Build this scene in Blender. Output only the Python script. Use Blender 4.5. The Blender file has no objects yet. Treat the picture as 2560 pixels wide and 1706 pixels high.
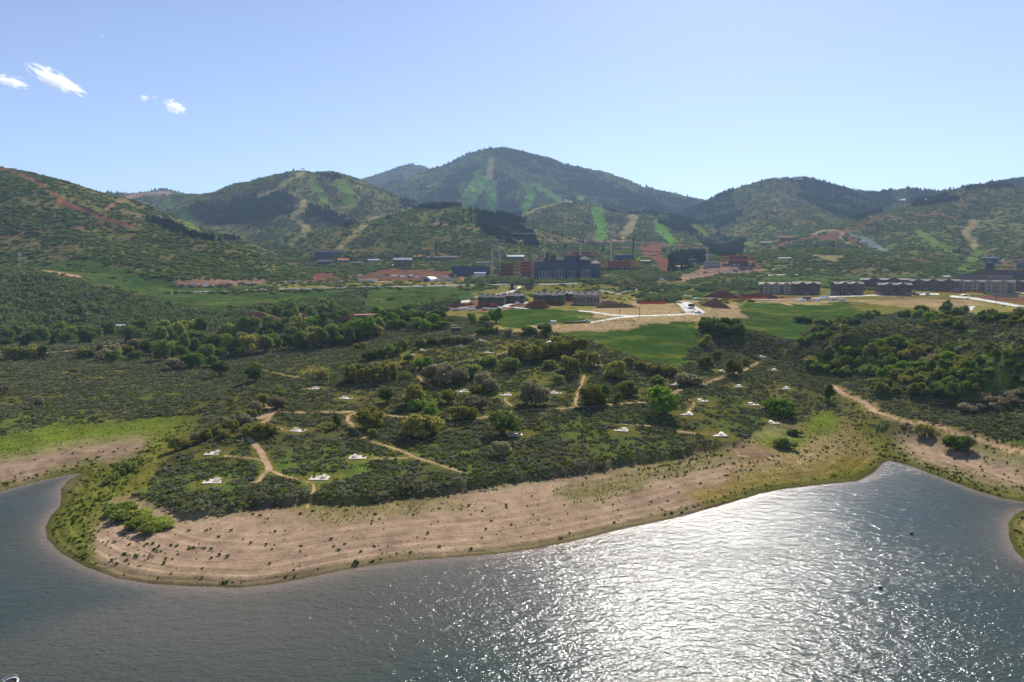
import bpy, bmesh, math, random
import numpy as np
from math import radians as R

scene = bpy.context.scene
col = scene.collection

# ------------------------------------------------------------------ camera
CAMZ = 65.0
PITCH = R(5.45)
F = 1708.0            # focal length in pixels of a 2560 wide frame
cam_data = bpy.data.cameras.new('camera')
cam_data.sensor_width = 36.0
cam_data.lens = 36.0 * F / 2560.0
cam_data.clip_start = 1.0
cam_data.clip_end = 60000.0
camera = bpy.data.objects.new('camera', cam_data)
camera.location = (0, 0, CAMZ)
camera.rotation_euler = (R(90) - PITCH, 0, 0)
col.objects.link(camera)
scene.camera = camera

# ------------------------------------------------------------------ light
SUN_EL, SUN_AZ = R(37), R(16.8)      # azimuth measured to the right of the view
world = bpy.data.worlds.new('World')
scene.world = world
world.use_nodes = True
wn = world.node_tree.nodes
wl = world.node_tree.links
bg = wn['Background']
sky = wn.new('ShaderNodeTexSky')
sky.sky_type = 'NISHITA'
sky.sun_disc = False
sky.sun_elevation = SUN_EL
sky.sun_rotation = SUN_AZ
sky.altitude = 2000
sky.air_density = 1.05
sky.dust_density = 0.9
sky.ozone_density = 4.2
hs = wn.new('ShaderNodeHueSaturation'); hs.inputs['Saturation'].default_value = .86; hs.inputs['Hue'].default_value = .508
wl.new(sky.outputs[0], hs.inputs['Color']); wl.new(hs.outputs[0], bg.inputs[0])
bg.inputs[1].default_value = 0.10

sun_data = bpy.data.lights.new('sun', 'SUN')
sun_data.energy = 5.0
sun_data.angle = R(0.5)
sun_data.color = (1.0, 0.95, 0.885)
sun = bpy.data.objects.new('sun', sun_data)
sun.rotation_euler = (R(90) - SUN_EL, 0, -SUN_AZ + math.pi)
sun.rotation_euler = (-(R(90) - SUN_EL), 0, -SUN_AZ)
col.objects.link(sun)

scene.view_settings.view_transform = 'Standard'
scene.view_settings.look = 'None'
scene.view_settings.exposure = 0.58
scene.view_settings.gamma = 1.0
scene.view_settings.use_curve_mapping = False
cy = scene.cycles
cy.max_bounces = 8
cy.diffuse_bounces = 2
cy.glossy_bounces = 2
cy.transmission_bounces = 2
cy.transparent_max_bounces = 8
cy.volume_bounces = 6
cy.sample_clamp_indirect = 8.0
cy.use_denoising = True

rng = np.random.default_rng(11)
random.seed(5)

# ------------------------------------------------------------------ projection helpers
CP, SP = math.cos(PITCH), math.sin(PITCH)

def ray(x, y):
    u = (np.asarray(x, float) - 1280.0) / F
    v = (853.0 - np.asarray(y, float)) / F
    return u, CP + v * SP, -SP + v * CP

def at_z(x, y, z):
    dx, dy, dz = ray(x, y)
    t = (z - CAMZ) / dz
    return dx * t, dy * t, np.full_like(np.asarray(t, float), 1.0) * z

def at_d(x, y, D):
    dx, dy, dz = ray(x, y)
    t = D / dy
    return dx * t, dy * t, CAMZ + dz * t

def to_px(X, Y, Z):
    z = Z - CAMZ
    fwd = Y * CP - z * SP
    up = Y * SP + z * CP
    fwd = np.maximum(fwd, 1e-3)
    return 1280.0 + F * X / fwd, 853.0 - F * up / fwd

# ------------------------------------------------------------------ numpy noise
def _hash(ix, iy, seed):
    n = (ix.astype(np.int64) * 374761393 + iy.astype(np.int64) * 668265263 + seed * 982451653) & 0xFFFFFFFF
    n = ((n ^ (n >> 13)) * 1274126177) & 0xFFFFFFFF
    n = (n ^ (n >> 16)) & 0xFFFFFFFF
    return n.astype(np.float64) / 4294967295.0

def vnoise(x, y, seed=0):
    x = np.asarray(x, float); y = np.asarray(y, float)
    ix = np.floor(x); iy = np.floor(y)
    fx = x - ix; fy = y - iy
    ux = fx * fx * (3 - 2 * fx); uy = fy * fy * (3 - 2 * fy)
    a = _hash(ix, iy, seed); b = _hash(ix + 1, iy, seed)
    c = _hash(ix, iy + 1, seed); d = _hash(ix + 1, iy + 1, seed)
    return (a + (b - a) * ux + (c - a) * uy + (a - b - c + d) * ux * uy) * 2 - 1

def fbm(x, y, octv=4, seed=0, gain=0.5):
    s = 0; a = 1.0; t = 0
    for k in range(octv):
        s = s + a * vnoise(x, y, seed + k * 17)
        t += a; a *= gain
        x = np.asarray(x) * 2.03 + 13.7; y = np.asarray(y) * 2.03 - 7.1
    return s / t

def ridged(x, y, octv=4, seed=0):
    s = 0; a = 1.0; t = 0
    for k in range(octv):
        s = s + a * (1 - np.abs(vnoise(x, y, seed + k * 31)) * 2)
        t += a; a *= 0.5
        x = np.asarray(x) * 2.1 + 3.7; y = np.asarray(y) * 2.1 - 9.1
    return s / t

def sstep(a, b, x):
    t = np.clip((x - a) / (b - a), 0, 1)
    return t * t * (3 - 2 * t)

def in_poly(X, Y, P):
    P = np.asarray(P, float)
    res = np.zeros(X.shape, bool)
    bb = (X >= P[:, 0].min()) & (X <= P[:, 0].max()) & (Y >= P[:, 1].min()) & (Y <= P[:, 1].max())
    idx = np.nonzero(bb)
    if len(idx[0]) == 0: return res
    x = X[idx]; y = Y[idx]
    r = np.zeros(x.shape, bool)
    n = len(P)
    for i in range(n):
        x1, y1 = P[i]; x2, y2 = P[(i + 1) % n]
        if y1 == y2: continue
        c = ((y1 > y) != (y2 > y)) & (x < (x2 - x1) * (y - y1) / (y2 - y1) + x1)
        r ^= c
    res[idx] = r
    return res

def line_dist(X, Y, P, reach=None):
    """distance to an open polyline; only worked out within REACH of its box"""
    P = np.asarray(P, float)
    out = np.full(X.shape, 1e9)
    if reach is not None:
        bb = (X >= P[:, 0].min() - reach) & (X <= P[:, 0].max() + reach) & (Y >= P[:, 1].min() - reach) & (Y <= P[:, 1].max() + reach)
        idx = np.nonzero(bb)
        if len(idx[0]) == 0: return out
        x = X[idx]; y = Y[idx]
    else:
        idx = None; x = X; y = Y
    best = np.full(x.shape, 1e18)
    for i in range(len(P) - 1):
        ax, ay = P[i]; bx, by = P[i + 1]
        vx, vy = bx - ax, by - ay
        L2 = vx * vx + vy * vy + 1e-9
        t = np.clip(((x - ax) * vx + (y - ay) * vy) / L2, 0, 1)
        d = (x - ax - t * vx) ** 2 + (y - ay - t * vy) ** 2
        best = np.minimum(best, d)
    best = np.sqrt(best)
    if idx is None: return best
    out[idx] = best
    return out

# ------------------------------------------------------------------ the shape of the land
SHORE = [(-500, 1330), (-200, 1268), (0, 1230), (60, 1213), (120, 1198), (185, 1185), (208, 1183), (172, 1200), (152, 1222), (153, 1245),
         (149, 1266), (126, 1290), (113, 1320), (118, 1348), (150, 1382), (210, 1416), (290, 1446), (380, 1461), (500, 1467),
         (600, 1470), (680, 1462), (760, 1447), (850, 1428), (950, 1411), (1050, 1400), (1150, 1393), (1250, 1385), (1350, 1371),
         (1450, 1350), (1550, 1325), (1640, 1306), (1700, 1293), (1810, 1262), (1905, 1234), (1956, 1223), (2065, 1211),
         (2146, 1203), (2186, 1181), (2208, 1158), (2222, 1152), (2277, 1165), (2321, 1183), (2394, 1210), (2449, 1230),
         (2504, 1246), (2560, 1255), (2760, 1278), (3100, 1300)]
TONGUE = [(3100, 1316), (2760, 1296), (2600, 1276), (2560, 1275), (2535, 1286), (2520, 1307), (2523, 1347), (2537, 1377), (2560, 1400), (2700, 1470), (3000, 1560)]
lake = [tuple(float(c) for c in at_z(x, y, 0.0)[:2]) for x, y in SHORE + TONGUE]
lake += [(600, -50), (600, -400), (-700, -400), (-700, 100)]
lake = np.array(lake)
lake_closed = np.vstack([lake, lake[:1]])

# ground anchors: (px, py, elevation)
ANC = [
 (540,1205,2.2),(800,1195,2.4),(535,1133,3.2),(895,1145,3.4),(745,1077,4.8),(1290,1086,5.5),(1555,1075,5.6),(1795,1087,4.6),
 (1715,1035,7.5),(865,995,8.8),(785,970,10),(1155,978,10.5),(1265,988,10),(1390,982,10.4),(1880,1012,7.5),(1755,1002,8.5),
 (1800,930,13.5),(1210,885,20),(1500,930,14.5),(1050,930,14),(1400,1150,3.2),(1100,1190,2.6),(1700,1110,3.6),
 (1000,885,18.5),(1100,845,24.5),(1300,835,26.5),(1500,850,24),(1300,815,29),(1600,800,33),(1700,860,22),(1650,900,17),(1400,775,36),(1230,765,38),(1450,765,38),
 (1640,780,36),(1800,770,37),(1880,830,27),(2000,738,42),(2200,742,42),(2500,735,42),(2300,760,38.5),(2560,760,39),(1700,745,41),(1100,760,37.5),
 (500,776,28),(700,775,28.5),(900,772,29.5),(1050,762,33),
 (200,900,6),(500,880,8),(0,870,9.5),(350,866,10),(300,838,11),(100,842,10.5),(600,850,11),(750,850,14),(850,845,17),(905,815,22.5),(1010,806,24),(960,840,19),(500,812,17),(650,805,20),
 (100,1130,1.8),(300,1092,2.0),(480,1050,3.2),(50,1050,3.6),(300,1000,4.6),(550,960,6),(100,960,5.4),(300,920,6.4),(600,920,7.4),(750,880,10.5),(900,862,14.5),
 (430,1105,1.2),(560,1040,6.2),(650,980,9),(700,935,11.4),(420,1125,2.4),(330,1160,1.8),(250,1215,1.1),(480,1085,4.2),
 (2050,1085,2.0),(2050,1025,4.5),(1990,950,9),(1975,900,13),(1950,855,18.5),(1905,805,27),
 (2110,985,8),(2250,1045,8),(2400,1085,8.2),(2550,1128,8.2),(2110,900,17),(2300,950,15.5),(2500,790,39),(2300,800,37),(2120,840,30),(2400,880,26),(2500,1000,13.5),(2200,870,24),(2560,900,30),
 (2350,1130,3.2),(2500,1185,3.0),(2230,1110,2.4),(2640,1330,1.6),(2800,1380,3),
 (-600,1050,4),(-600,900,8),(-300,980,5),(3100,900,36),(3000,1150,7),
]
AW = []
for x, y, z in ANC:
    X, Y, Z = at_z(x, y, z); AW.append((float(X), float(Y), z))
for x, y, D in [(420,735,840),(700,723,890),(1000,717,910),(1100,715,920),(1240,713,930),(1500,708,980),(1800,705,1030),(2100,705,1040),(2400,700,1080)]:
    X, Y, Z = at_d(x, y, D); AW.append((float(X), float(Y), float(Z)))
for px, D, z in [(-700,1150,75),(0,1250,70),(500,1150,58),(900,1080,56),(1000,1250,68),(1300,1150,61),(1450,1170,61),(1700,1120,62),(1850,1250,72),(2100,1120,60),(2500,1100,62),(3200,1100,70),
                 (-700,1700,110),(500,1700,95),(900,1450,93),(1250,1500,95),(1600,1500,100),(1900,1500,95),(2300,1500,90),(3200,1600,110),
                 (-700,3000,200),(600,2600,170),(1280,2600,170),(1900,2600,180),(3200,3000,220),
                 (-700,7500,400),(1280,7500,420),(3200,7500,420),(1280,4500,300)]:
    X, Y, Z = at_d(px, 690, D); AW.append((float(X), float(Y), z))
# lake shore itself, and a shallow bed
for i in range(0, len(SHORE), 3):
    X, Y = lake[i]; AW.append((float(X), float(Y), 0.1))
AW += [(0, 60, -6), (-300, 60, -6), (300, 60, -6), (0, -200, -10)]
AW = np.array(AW)

def tps_fit(P, v, lam=0.5):
    n = len(P)
    S = 1000.0
    Q = P / S
    d2 = ((Q[:, None, :] - Q[None, :, :]) ** 2).sum(-1)
    K = 0.5 * d2 * np.log(d2 + 1e-12)
    K[np.arange(n), np.arange(n)] = lam * 1e-5
    T = np.hstack([np.ones((n, 1)), Q])
    A = np.zeros((n + 3, n + 3)); A[:n, :n] = K; A[:n, n:] = T; A[n:, :n] = T.T
    b = np.concatenate([v, np.zeros(3)])
    w = np.linalg.solve(A, b)
    def f(X, Y):
        x = X / S; y = Y / S
        o = w[n] + w[n + 1] * x + w[n + 2] * y
        for i in range(n):
            q = (x - Q[i, 0]) ** 2 + (y - Q[i, 1]) ** 2
            o = o + w[i] * 0.5 * q * np.log(q + 1e-12)
        return o
    return f
base_tps = tps_fit(AW[:, :2], AW[:, 2])

BLUFF = [(326,1238),(392,1268),(468,1289),(544,1286),(653,1273),(762,1260),(925,1257),(1088,1246),(1197,1227),(1284,1210),(1360,1202),(1447,1186),(1523,1175),(1632,1159),(1741,1137),(1828,1121),(1874,1099)]
PLAT = [(1960,1030),(1930,930),(1800,880),(1000,880),(720,920),(640,985),(540,1055),(430,1120),(330,1190)]
bluff_w = np.array([tuple(float(c) for c in at_z(x, y, 2.0)[:2]) for x, y in BLUFF])
_b2 = []
for i in range(len(bluff_w) - 1):            # a crumbling, uneven edge
    for k in range(8):
        p = bluff_w[i] + (bluff_w[i + 1] - bluff_w[i]) * k / 8
        _b2.append((p[0], p[1] + 5.0 * float(fbm(p[0] * .07, 3.3, 3, 5))))
_b2.append(tuple(bluff_w[-1]))
bluff_w = np.array(_b2)
plat_w = np.array([tuple(float(c) for c in at_z(x, y, 5.0)[:2]) for x, y in PLAT])
plat_poly = np.vstack([bluff_w, plat_w])
plat_rest = np.vstack([bluff_w[-1:], plat_w, bluff_w[:1]])

# mountain and hill crests: (px, py, depth), slope of their sides, roundness, gully size
RIDGES = [
 # left hill
 dict(p=[(-500,330,1750),(-250,380,1650),(0,419,1500),(40,428,1480),(65,437,1450),(109,458,1420),(175,485,1380),(218,512,1350),(285,545,1300),(360,568,1250),(440,582,1200),(520,607,1150),(610,648,1100),(695,680,1060),(760,702,1020)], s=.36, r=45, g=26, L=170),
 # lower shoulder of the left hill
 dict(p=[(-300,600,1250),(0,610,1180),(150,600,1160),(300,612,1120),(430,635,1060)], s=.30, r=60, g=10, L=120),
 # dark wooded hill at the left
 dict(p=[(-600,640,1000),(-200,655,930),(0,669,900),(110,674,880),(196,697,860),(272,728,840),(360,740,820),(435,756,790),(490,778,760),(530,800,730)], s=.24, r=50, g=7, L=90),
 # long ridge behind, with the lift peak
 dict(p=[(-300,470,3300),(100,480,3250),(200,482,3200),(330,484,3200),(430,487,3200),(500,486,3150),(610,478,3100),(655,468,3050),(707,447,3000),(735,434,2980),(751,427.5,2970),(767,430,2970),(779,437,2980),(795,438,2980),(808,430,2970),(822,429,2970),(838,434,2960),(860,448,2940),(905,468,2880),(958,491,2800),(1010,512,2720),(1060,540,2600),(1110,570,2450)], s=.42, r=40, g=60, L=330),
 dict(p=[(760,432,2960),(792,500,2600),(770,555,2300),(700,600,2050),(620,625,1900)], s=.40, r=50, g=40, L=240),
 dict(p=[(560,482,3100),(500,520,2700),(560,560,2350),(540,600,2050)], s=.40, r=50, g=36, L=240),
 dict(p=[(330,486,3180),(300,520,2700),(360,560,2300),(430,590,2000)], s=.36, r=50, g=36, L=240),
 dict(p=[(905,470,2870),(930,540,2400),(880,590,2100),(820,620,1900)], s=.38, r=50, g=30, L=200),
 # small knob far left behind the ridge
 dict(p=[(370,484,4600),(392,477,4600),(410,474,4600),(425,476,4600),(445,484,4600)], s=.3, r=20, g=5, L=200),
 dict(p=[(560,486,4800),(620,474,4800),(660,466,4800),(720,462,4800)], s=.3, r=20, g=5, L=200),
 # far shoulder left of the big mountain
 dict(p=[(840,466,6300),(868,450,6300),(880,447,6300),(900,450,6300),(925,450,6300),(945,443,6200),(985,430,6200),(1015,416,6200),(1030,412,6200),(1050,415,6200),(1075,424,6100),(1100,440,6000)], s=.42, r=40, g=50, L=500),
 # the big mountain
 dict(p=[(900,500,4700),(960,470,4800),(1010,448,4900),(1060,432,5000),(1100,419,5000),(1140,401,5000),(1185,382,5000),(1215,375.5,5000),(1245,372,5000),(1262,373,5000),(1305,381,5000),(1350,394,5000),(1387,408,5000),(1436,416,4950),(1490,427,4900),(1545,443,4800),(1610,465,4700),(1675,482,4600),(1730,495,4500),(1784,508,4400),(1850,530,4300),(1950,560,4100)], s=.47, r=50, g=130, L=560),
 dict(p=[(1225,374,4990),(1232,430,4600),(1215,480,4200),(1190,520,3900),(1180,560,3500)], s=.47, r=60, g=80, L=420),
 dict(p=[(1340,393,4990),(1370,430,4600),(1385,470,4200),(1420,500,3700),(1400,505,3200)], s=.44, r=60, g=80, L=420),
 dict(p=[(1500,430,4870),(1530,470,4400),(1590,500,4000),(1640,530,3600)], s=.42, r=60, g=60, L=420),
 dict(p=[(1100,420,5000),(1080,460,4500),(1040,490,4100),(1000,520,3800)], s=.42, r=60, g=60, L=420),
 # lift saddle hill
 dict(p=[(1290,548,2900),(1345,523,2950),(1385,508,3000),(1415,503,3000),(1440,507,3000),(1470,520,3000),(1510,532,2950),(1560,538,2900),(1610,532,2850),(1660,538,2800),(1710,552,2700),(1760,566,2600),(1830,590,2400),(1870,620,2200)], s=.38, r=45, g=34, L=200),
 dict(p=[(1415,504,2990),(1430,560,2500),(1400,600,2200)], s=.36, r=60, g=24, L=180),
 dict(p=[(1610,534,2850),(1620,580,2400),(1560,610,2100)], s=.34, r=60, g=22, L=180),
 dict(p=[(1710,553,2700),(1700,600,2250),(1740,640,1800)], s=.34, r=60, g=20, L=180),
 # round middle hill
 dict(p=[(800,640,1500),(870,605,1650),(940,570,1850),(1000,546,1950),(1045,527,2000),(1090,516,2000),(1120,514,2000),(1155,519,2000),(1195,527,2000),(1250,544,1980),(1300,562,1950),(1345,588,1900),(1380,615,1800)], s=.31, r=60, g=26, L=170),
 # right hand mountain
 dict(p=[(1740,540,3700),(1775,518,3650),(1800,503,3600),(1838,484,3560),(1882,462,3530),(1925,449,3500),(1960,445.5,3500),(2000,447,3500),(2030,452,3480),(2075,463,3450),(2130,477,3400),(2190,484,3350),(2220,478,3350),(2262,472,3350),(2300,476,3300),(2345,481,3300),(2372,475,3300),(2430,466,3300),(2500,452,3300),(2560,446,3300),(2800,430,3300)], s=.43, r=45, g=50, L=330),
 dict(p=[(1935,448,3500),(1960,490,3100),(1930,530,2700),(1890,580,2300),(1870,620,2000)], s=.42, r=50, g=36, L=220),
 dict(p=[(2100,470,3440),(2060,500,3000),(2030,540,2600),(1990,590,2200)], s=.40, r=50, g=34, L=220),
 # right front hill with the switchback road
 dict(p=[(1985,618,1900),(2030,590,1950),(2096,571,2050),(2166,551,2150),(2222,535,2200),(2276,520,2250),(2349,495,2350),(2433,471,2400),(2489,463,2400),(2560,472,2350),(2750,480,2300)], s=.33, r=60, g=30, L=190),
 dict(p=[(2349,497,2340),(2330,560,1950),(2290,620,1600),(2230,655,1380)], s=.32, r=60, g=22, L=150),
 dict(p=[(2560,480,2300),(2520,560,1900),(2500,620,1600)], s=.32, r=60, g=22, L=150),
 dict(p=[(1830,655,1400),(1940,628,1500),(2050,622,1500),(2150,630,1450),(2260,655,1300),(2330,668,1250)], s=.20, r=80, g=8, L=120),
 dict(p=[(1560,680,1400),(1640,650,1500),(1740,640,1550),(1800,650,1480)], s=.22, r=60, g=8, L=120),
 dict(p=[(760,690,1250),(850,668,1350),(1000,655,1400),(1150,650,1450),(1300,655,1450)], s=.18, r=80, g=8, L=120),
]
for k, rd in enumerate(RIDGES):
    pts = []
    for x, y, D in rd['p']:
        X, Y, Z = at_d(x, y, D); pts.append((float(X), float(Y), float(Z)))
    rd['w'] = np.array(pts)

def height(X, Y):
    X = np.asarray(X, float); Y = np.asarray(Y, float)
    shp = X.shape
    X = X.ravel(); Y = Y.ravel()
    z = base_tps(X, Y)
    far = np.hypot(X, Y)
    z = np.where(far > 1300, z + 10 * fbm(X / 260, Y / 260, 4, 90) * sstep(1300, 1800, far), z)
    # hills
    idx = np.nonzero(far > 600)[0]
    x = X[idx]; y = Y[idx]; zb = z[idx]
    for k, rd in enumerate(RIDGES):
        W = rd['w']; s = rd['s']; r = rd['r']
        top = W[:, 2].max() - 20
        reach = top / s + 50
        m = np.nonzero((x > W[:, 0].min() - reach) & (x < W[:, 0].max() + reach) & (y > W[:, 1].min() - reach) & (y < W[:, 1].max() + reach))[0]
        if len(m) == 0: continue
        xx = x[m]; yy = y[m]
        best = np.full(xx.shape, -1e9); bd = np.zeros(xx.shape); bu = np.zeros(xx.shape); bz = np.zeros(xx.shape)
        u0 = 0.0
        for i in range(len(W) - 1):
            ax, ay, az = W[i]; bx, by, bzz = W[i + 1]
            vx, vy = bx - ax, by - ay
            L = math.hypot(vx, vy) + 1e-6
            t = np.clip(((xx - ax) * vx + (yy - ay) * vy) / (L * L), 0, 1)
            d = np.hypot(xx - ax - t * vx, yy - ay - t * vy)
            v = az + t * (bzz - az) - s * (np.sqrt(d * d + r * r) - r)
            b = v > best
            best = np.where(b, v, best); bd = np.where(b, d, bd); bu = np.where(b, u0 + t * L, bu)
            u0 += L
        Lg = rd['L']
        wx = 0.35 * Lg * fbm(xx / (Lg * 1.3), yy / (Lg * 1.3), 3, 40 + k)
        gu = ridged((bu + wx) / Lg, bd / (Lg * 3.2), 3, 60 + k)
        iso = fbm(xx / (Lg * .7), yy / (Lg * .7), 5, 70 + k)
        a = (1.55 if rd['s'] > .35 else 1.25) * rd['g'] * np.clip(bd / (Lg * 1.6), 0, 1)
        best = best + a * (0.55 * gu - .25) + a * 0.55 * iso
        cur = zb[m]
        kk = 6.0 + rd['g'] * .25                       # smooth maximum
        h = np.clip(0.5 + 0.5 * (best - cur) / kk, 0, 1)
        zb[m] = cur * (1 - h) + best * h + kk * h * (1 - h) * np.clip((far[idx][m] - 650) / 200, 0, 1)
    z[idx] = zb
    # small relief near by
    z = z + 0.22 * fbm(X / 14, Y / 14, 3, 3) * (far < 1400)
    # shore
    nr = np.nonzero(far < 700)[0]
    x = X[nr]; y = Y[nr]
    d = line_dist(x, y, lake_closed)
    water = in_poly(x, y, lake)
    land = 0.02 + 0.062 * d + 0.05 * fbm(x / 5, y / 5, 3, 8) * np.clip(d / 3, 0, 1)
    k = sstep(18, 60, d)
    zl = land * (1 - k) + np.maximum(z[nr], 0.6) * k
    zl = np.where(water, -0.03 - 0.09 * d, zl)
    # strand terraces on the beach
    terr = (~water) & (d < 55)
    zl = zl + np.where(terr, 0.05 * np.sin(d * 1.9 + 1.5 * fbm(x / 40, y / 40, 2, 12)) * np.clip(d / 2, 0, 1) * (1 - d / 60), 0)
    ins = in_poly(x, y, plat_poly)
    db = line_dist(x, y, bluff_w, 60)
    dr = line_dist(x, y, plat_rest, 60)
    zl = zl + np.where(ins, 2.0 * sstep(0, 1.8, db) * np.clip(dr / 40, 0, 1) * (1 - sstep(60, 160, np.minimum(db, 400)) * .6), 0)
    z[nr] = zl
    return z.reshape(shp)

# ------------------------------------------------------------------ terrain grid (rings round the viewpoint)
az = np.concatenate([np.linspace(-56, -40.2, 40), np.linspace(-40, 40, 960), np.linspace(40.2, 56, 40)])
az = np.radians(az)
rr = [92.0]
while rr[-1] < 7600:
    r_ = rr[-1]
    if r_ < 700: st = min(max(r_ * r_ / (58 * F) * 2.4, 0.35), 2.6)
    elif r_ < 1600: st = 4.2
    elif r_ < 3600: st = 11.0
    else: st = 17.0
    rr.append(r_ + st)
rr = np.array(rr)
NR, NA = len(rr), len(az)
GX = rr[:, None] * np.sin(az)[None, :]
GY = rr[:, None] * np.cos(az)[None, :]
GZ = height(GX, GY)
print('terrain grid', NR, NA)

def ground_z(X, Y):
    """elevation of the built terrain mesh (bilinear)"""
    X = np.atleast_1d(np.asarray(X, float)); Y = np.atleast_1d(np.asarray(Y, float))
    r = np.hypot(X, Y); a = np.arctan2(X, Y)
    i = np.clip(np.searchsorted(rr, r) - 1, 0, NR - 2)
    j = np.clip(np.searchsorted(az, a) - 1, 0, NA - 2)
    fi = np.clip((r - rr[i]) / (rr[i + 1] - rr[i]), 0, 1)
    fj = np.clip((a - az[j]) / (az[j + 1] - az[j]), 0, 1)
    return (GZ[i, j] * (1 - fi) * (1 - fj) + GZ[i + 1, j] * fi * (1 - fj) + GZ[i, j + 1] * (1 - fi) * fj + GZ[i + 1, j + 1] * fi * fj)

def hit(px, py):
    """where the sight line through a pixel of the 2560 wide photograph meets the land"""
    dx, dy, dz = (float(c) for c in ray(px, py))
    hl = math.hypot(dx, dy)
    t = rr / hl
    Z = CAMZ + dz * t
    g = ground_z(dx * t, dy * t)
    below = np.nonzero(Z <= g)[0]
    if len(below) == 0:
        k = len(rr) - 1
        # nothing met: take the highest point of land along this bearing
        k = int(np.argmax((g - CAMZ) / t))
        return float(dx * t[k]), float(dy * t[k]), float(g[k])
    k = below[0]
    if k == 0: return float(dx * t[0]), float(dy * t[0]), float(g[0])
    a = (Z[k - 1] - g[k - 1]); b = (g[k] - Z[k])
    tt = t[k - 1] + (t[k] - t[k - 1]) * a / (a + b + 1e-9)
    X, Y = dx * tt, dy * tt
    return X, Y, float(ground_z(X, Y)[0])

PX, PY = to_px(GX, GY, GZ)
elev = (GZ - CAMZ) / rr[:, None]
cm = np.maximum.accumulate(elev, axis=0)
VIS = elev >= cm - 1e-6
def seen_with(h):
    """grid points where something H metres tall would show"""
    return (GZ + h - CAMZ) / rr[:, None] >= cm - 1e-6
INFRAME = (PX > -140) & (PX < 2700) & (PY < 1760)
# ------------------------------------------------------------------ what covers the land
FAR = np.broadcast_to(rr[:, None], GX.shape)
N1 = fbm(GX / 9, GY / 9, 4, 101); N2 = fbm(GX / 9, GY / 9, 4, 102)
M1 = fbm(GX / 120, GY / 120, 5, 103); M2 = fbm(GX / 120, GY / 120, 5, 104)
farw = sstep(500, 1500, FAR)
M3 = fbm(GX / 38, GY / 38, 6, 113, .62); M4 = fbm(GX / 38, GY / 38, 6, 114, .62)
QX = PX + 14 * (N1 + M3 * 2.4) * (1 - farw) + 12 * M3 * farw
QY = PY + 7 * (N2 + M4 * 2.4) * (1 - farw) + 5 * M4 * farw
N3 = fbm(GX / 3.1, GY / 3.1, 3, 111)
K1 = fbm(GX / 34, GY / 34, 4, 112)

def lin(r, g, b):
    return np.array([((c / 255 + .055) / 1.055) ** 2.4 if c > 10 else c / 255 / 12.92 for c in (r, g, b)])
PAL = dict(
    sage=lin(78, 78, 44), hill=lin(100, 96, 56), sand=lin(148, 125, 101), mud=lin(134, 112, 92),
    weedgrass=lin(96, 98, 42), bright=lin(98, 110, 38), olive=lin(108, 102, 46), gold=lin(116, 102, 44), dryweed=lin(128, 112, 70),
    meadow=lin(56, 80, 30), meadow2=lin(66, 86, 38), drygrass=lin(124, 116, 62), tandirt=lin(160, 136, 100), trail=lin(164, 136, 108),
    reddirt=lin(114, 74, 58), pinkdirt=lin(136, 106, 86), brown=lin(110, 78, 58), road=lin(212, 206, 198), asphalt=lin(150, 146, 142),
    run=lin(96, 118, 44), tanrun=lin(140, 126, 82), brightrun=lin(88, 130, 36), grey=lin(112, 126, 118), scar=lin(176, 138, 110), white=lin(225, 222, 215))
ALB = np.zeros(GX.shape + (3,))
nearm = (FAR < 700)
ALB[:] = PAL['hill']
ALB[nearm] = PAL['sage']
SAGE = np.where(nearm, 1.0, 0.0)
SCRUB = np.where(nearm, 0.0, 1.0)
CON = np.zeros(GX.shape); THICK = np.zeros(GX.shape); WEED = np.zeros(GX.shape); TUFT = np.zeros(GX.shape)

def put(m, c, sage=0.0, scrub=0.0, con=0.0, thick=0.0, weed=0.0, tuft=0.0, mix=1.0):
    ALB[m] = ALB[m] * (1 - mix) + PAL[c] * mix
    SAGE[m] = sage; SCRUB[m] = scrub; CON[m] = con; THICK[m] = thick; WEED[m] = weed; TUFT[m] = tuft

def poly(P, c, soft=True, **kw):
    m = in_poly(QX if soft else PX, QY if soft else PY, P) & VIS
    put(m, c, **kw); return m

def stroke(P, w, c, soft=True, squash=0.6, **kw):
    if c in ('run', 'brightrun'): w = w * 1.15
    if P[0][0] > 1050 and P[0][0] < 1500 and P[-1][1] < 532 and c in ('run', 'brightrun', 'tanrun'):
        d = line_dist(PX + 3 * M3, (PY + 2 * M4) / squash, [(x, y / squash) for x, y in P], w)
        m = (d < w * .42) & VIS
        put(m, 'brightrun' if c == 'run' else c, **kw); return m
    """a strip drawn along P, W wide"""
    X = QX if soft else PX; Y = QY if soft else PY
    Q = [(x, y / squash) for x, y in P]
    d = line_dist(X, Y / squash, Q, w)
    m = (d < w / 2) & VIS
    put(m, c, **kw); return m

def wstroke(P, w, c, **kw):
    """a path W metres wide on the ground through the points seen at P"""
    Q = []
    H = [hit(x, y)[:2] for x, y in P]
    for i in range(len(H) - 1):                # smooth curve
        p0 = np.array(H[max(i - 1, 0)]); p1 = np.array(H[i]); p2 = np.array(H[i + 1]); p3 = np.array(H[min(i + 2, len(H) - 1)])
        for t in np.linspace(0, 1, 8, endpoint=False):
            Q.append(tuple(0.5 * ((2 * p1) + (-p0 + p2) * t + (2 * p0 - 5 * p1 + 4 * p2 - p3) * t * t + (-p0 + 3 * p1 - 3 * p2 + p3) * t ** 3)))
    Q.append(H[-1])
    d = line_dist(GX, GY, Q, w + 2)
    m = d < w / 2 * (1 + .35 * N3)
    put(m, c, **kw); return m

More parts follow.
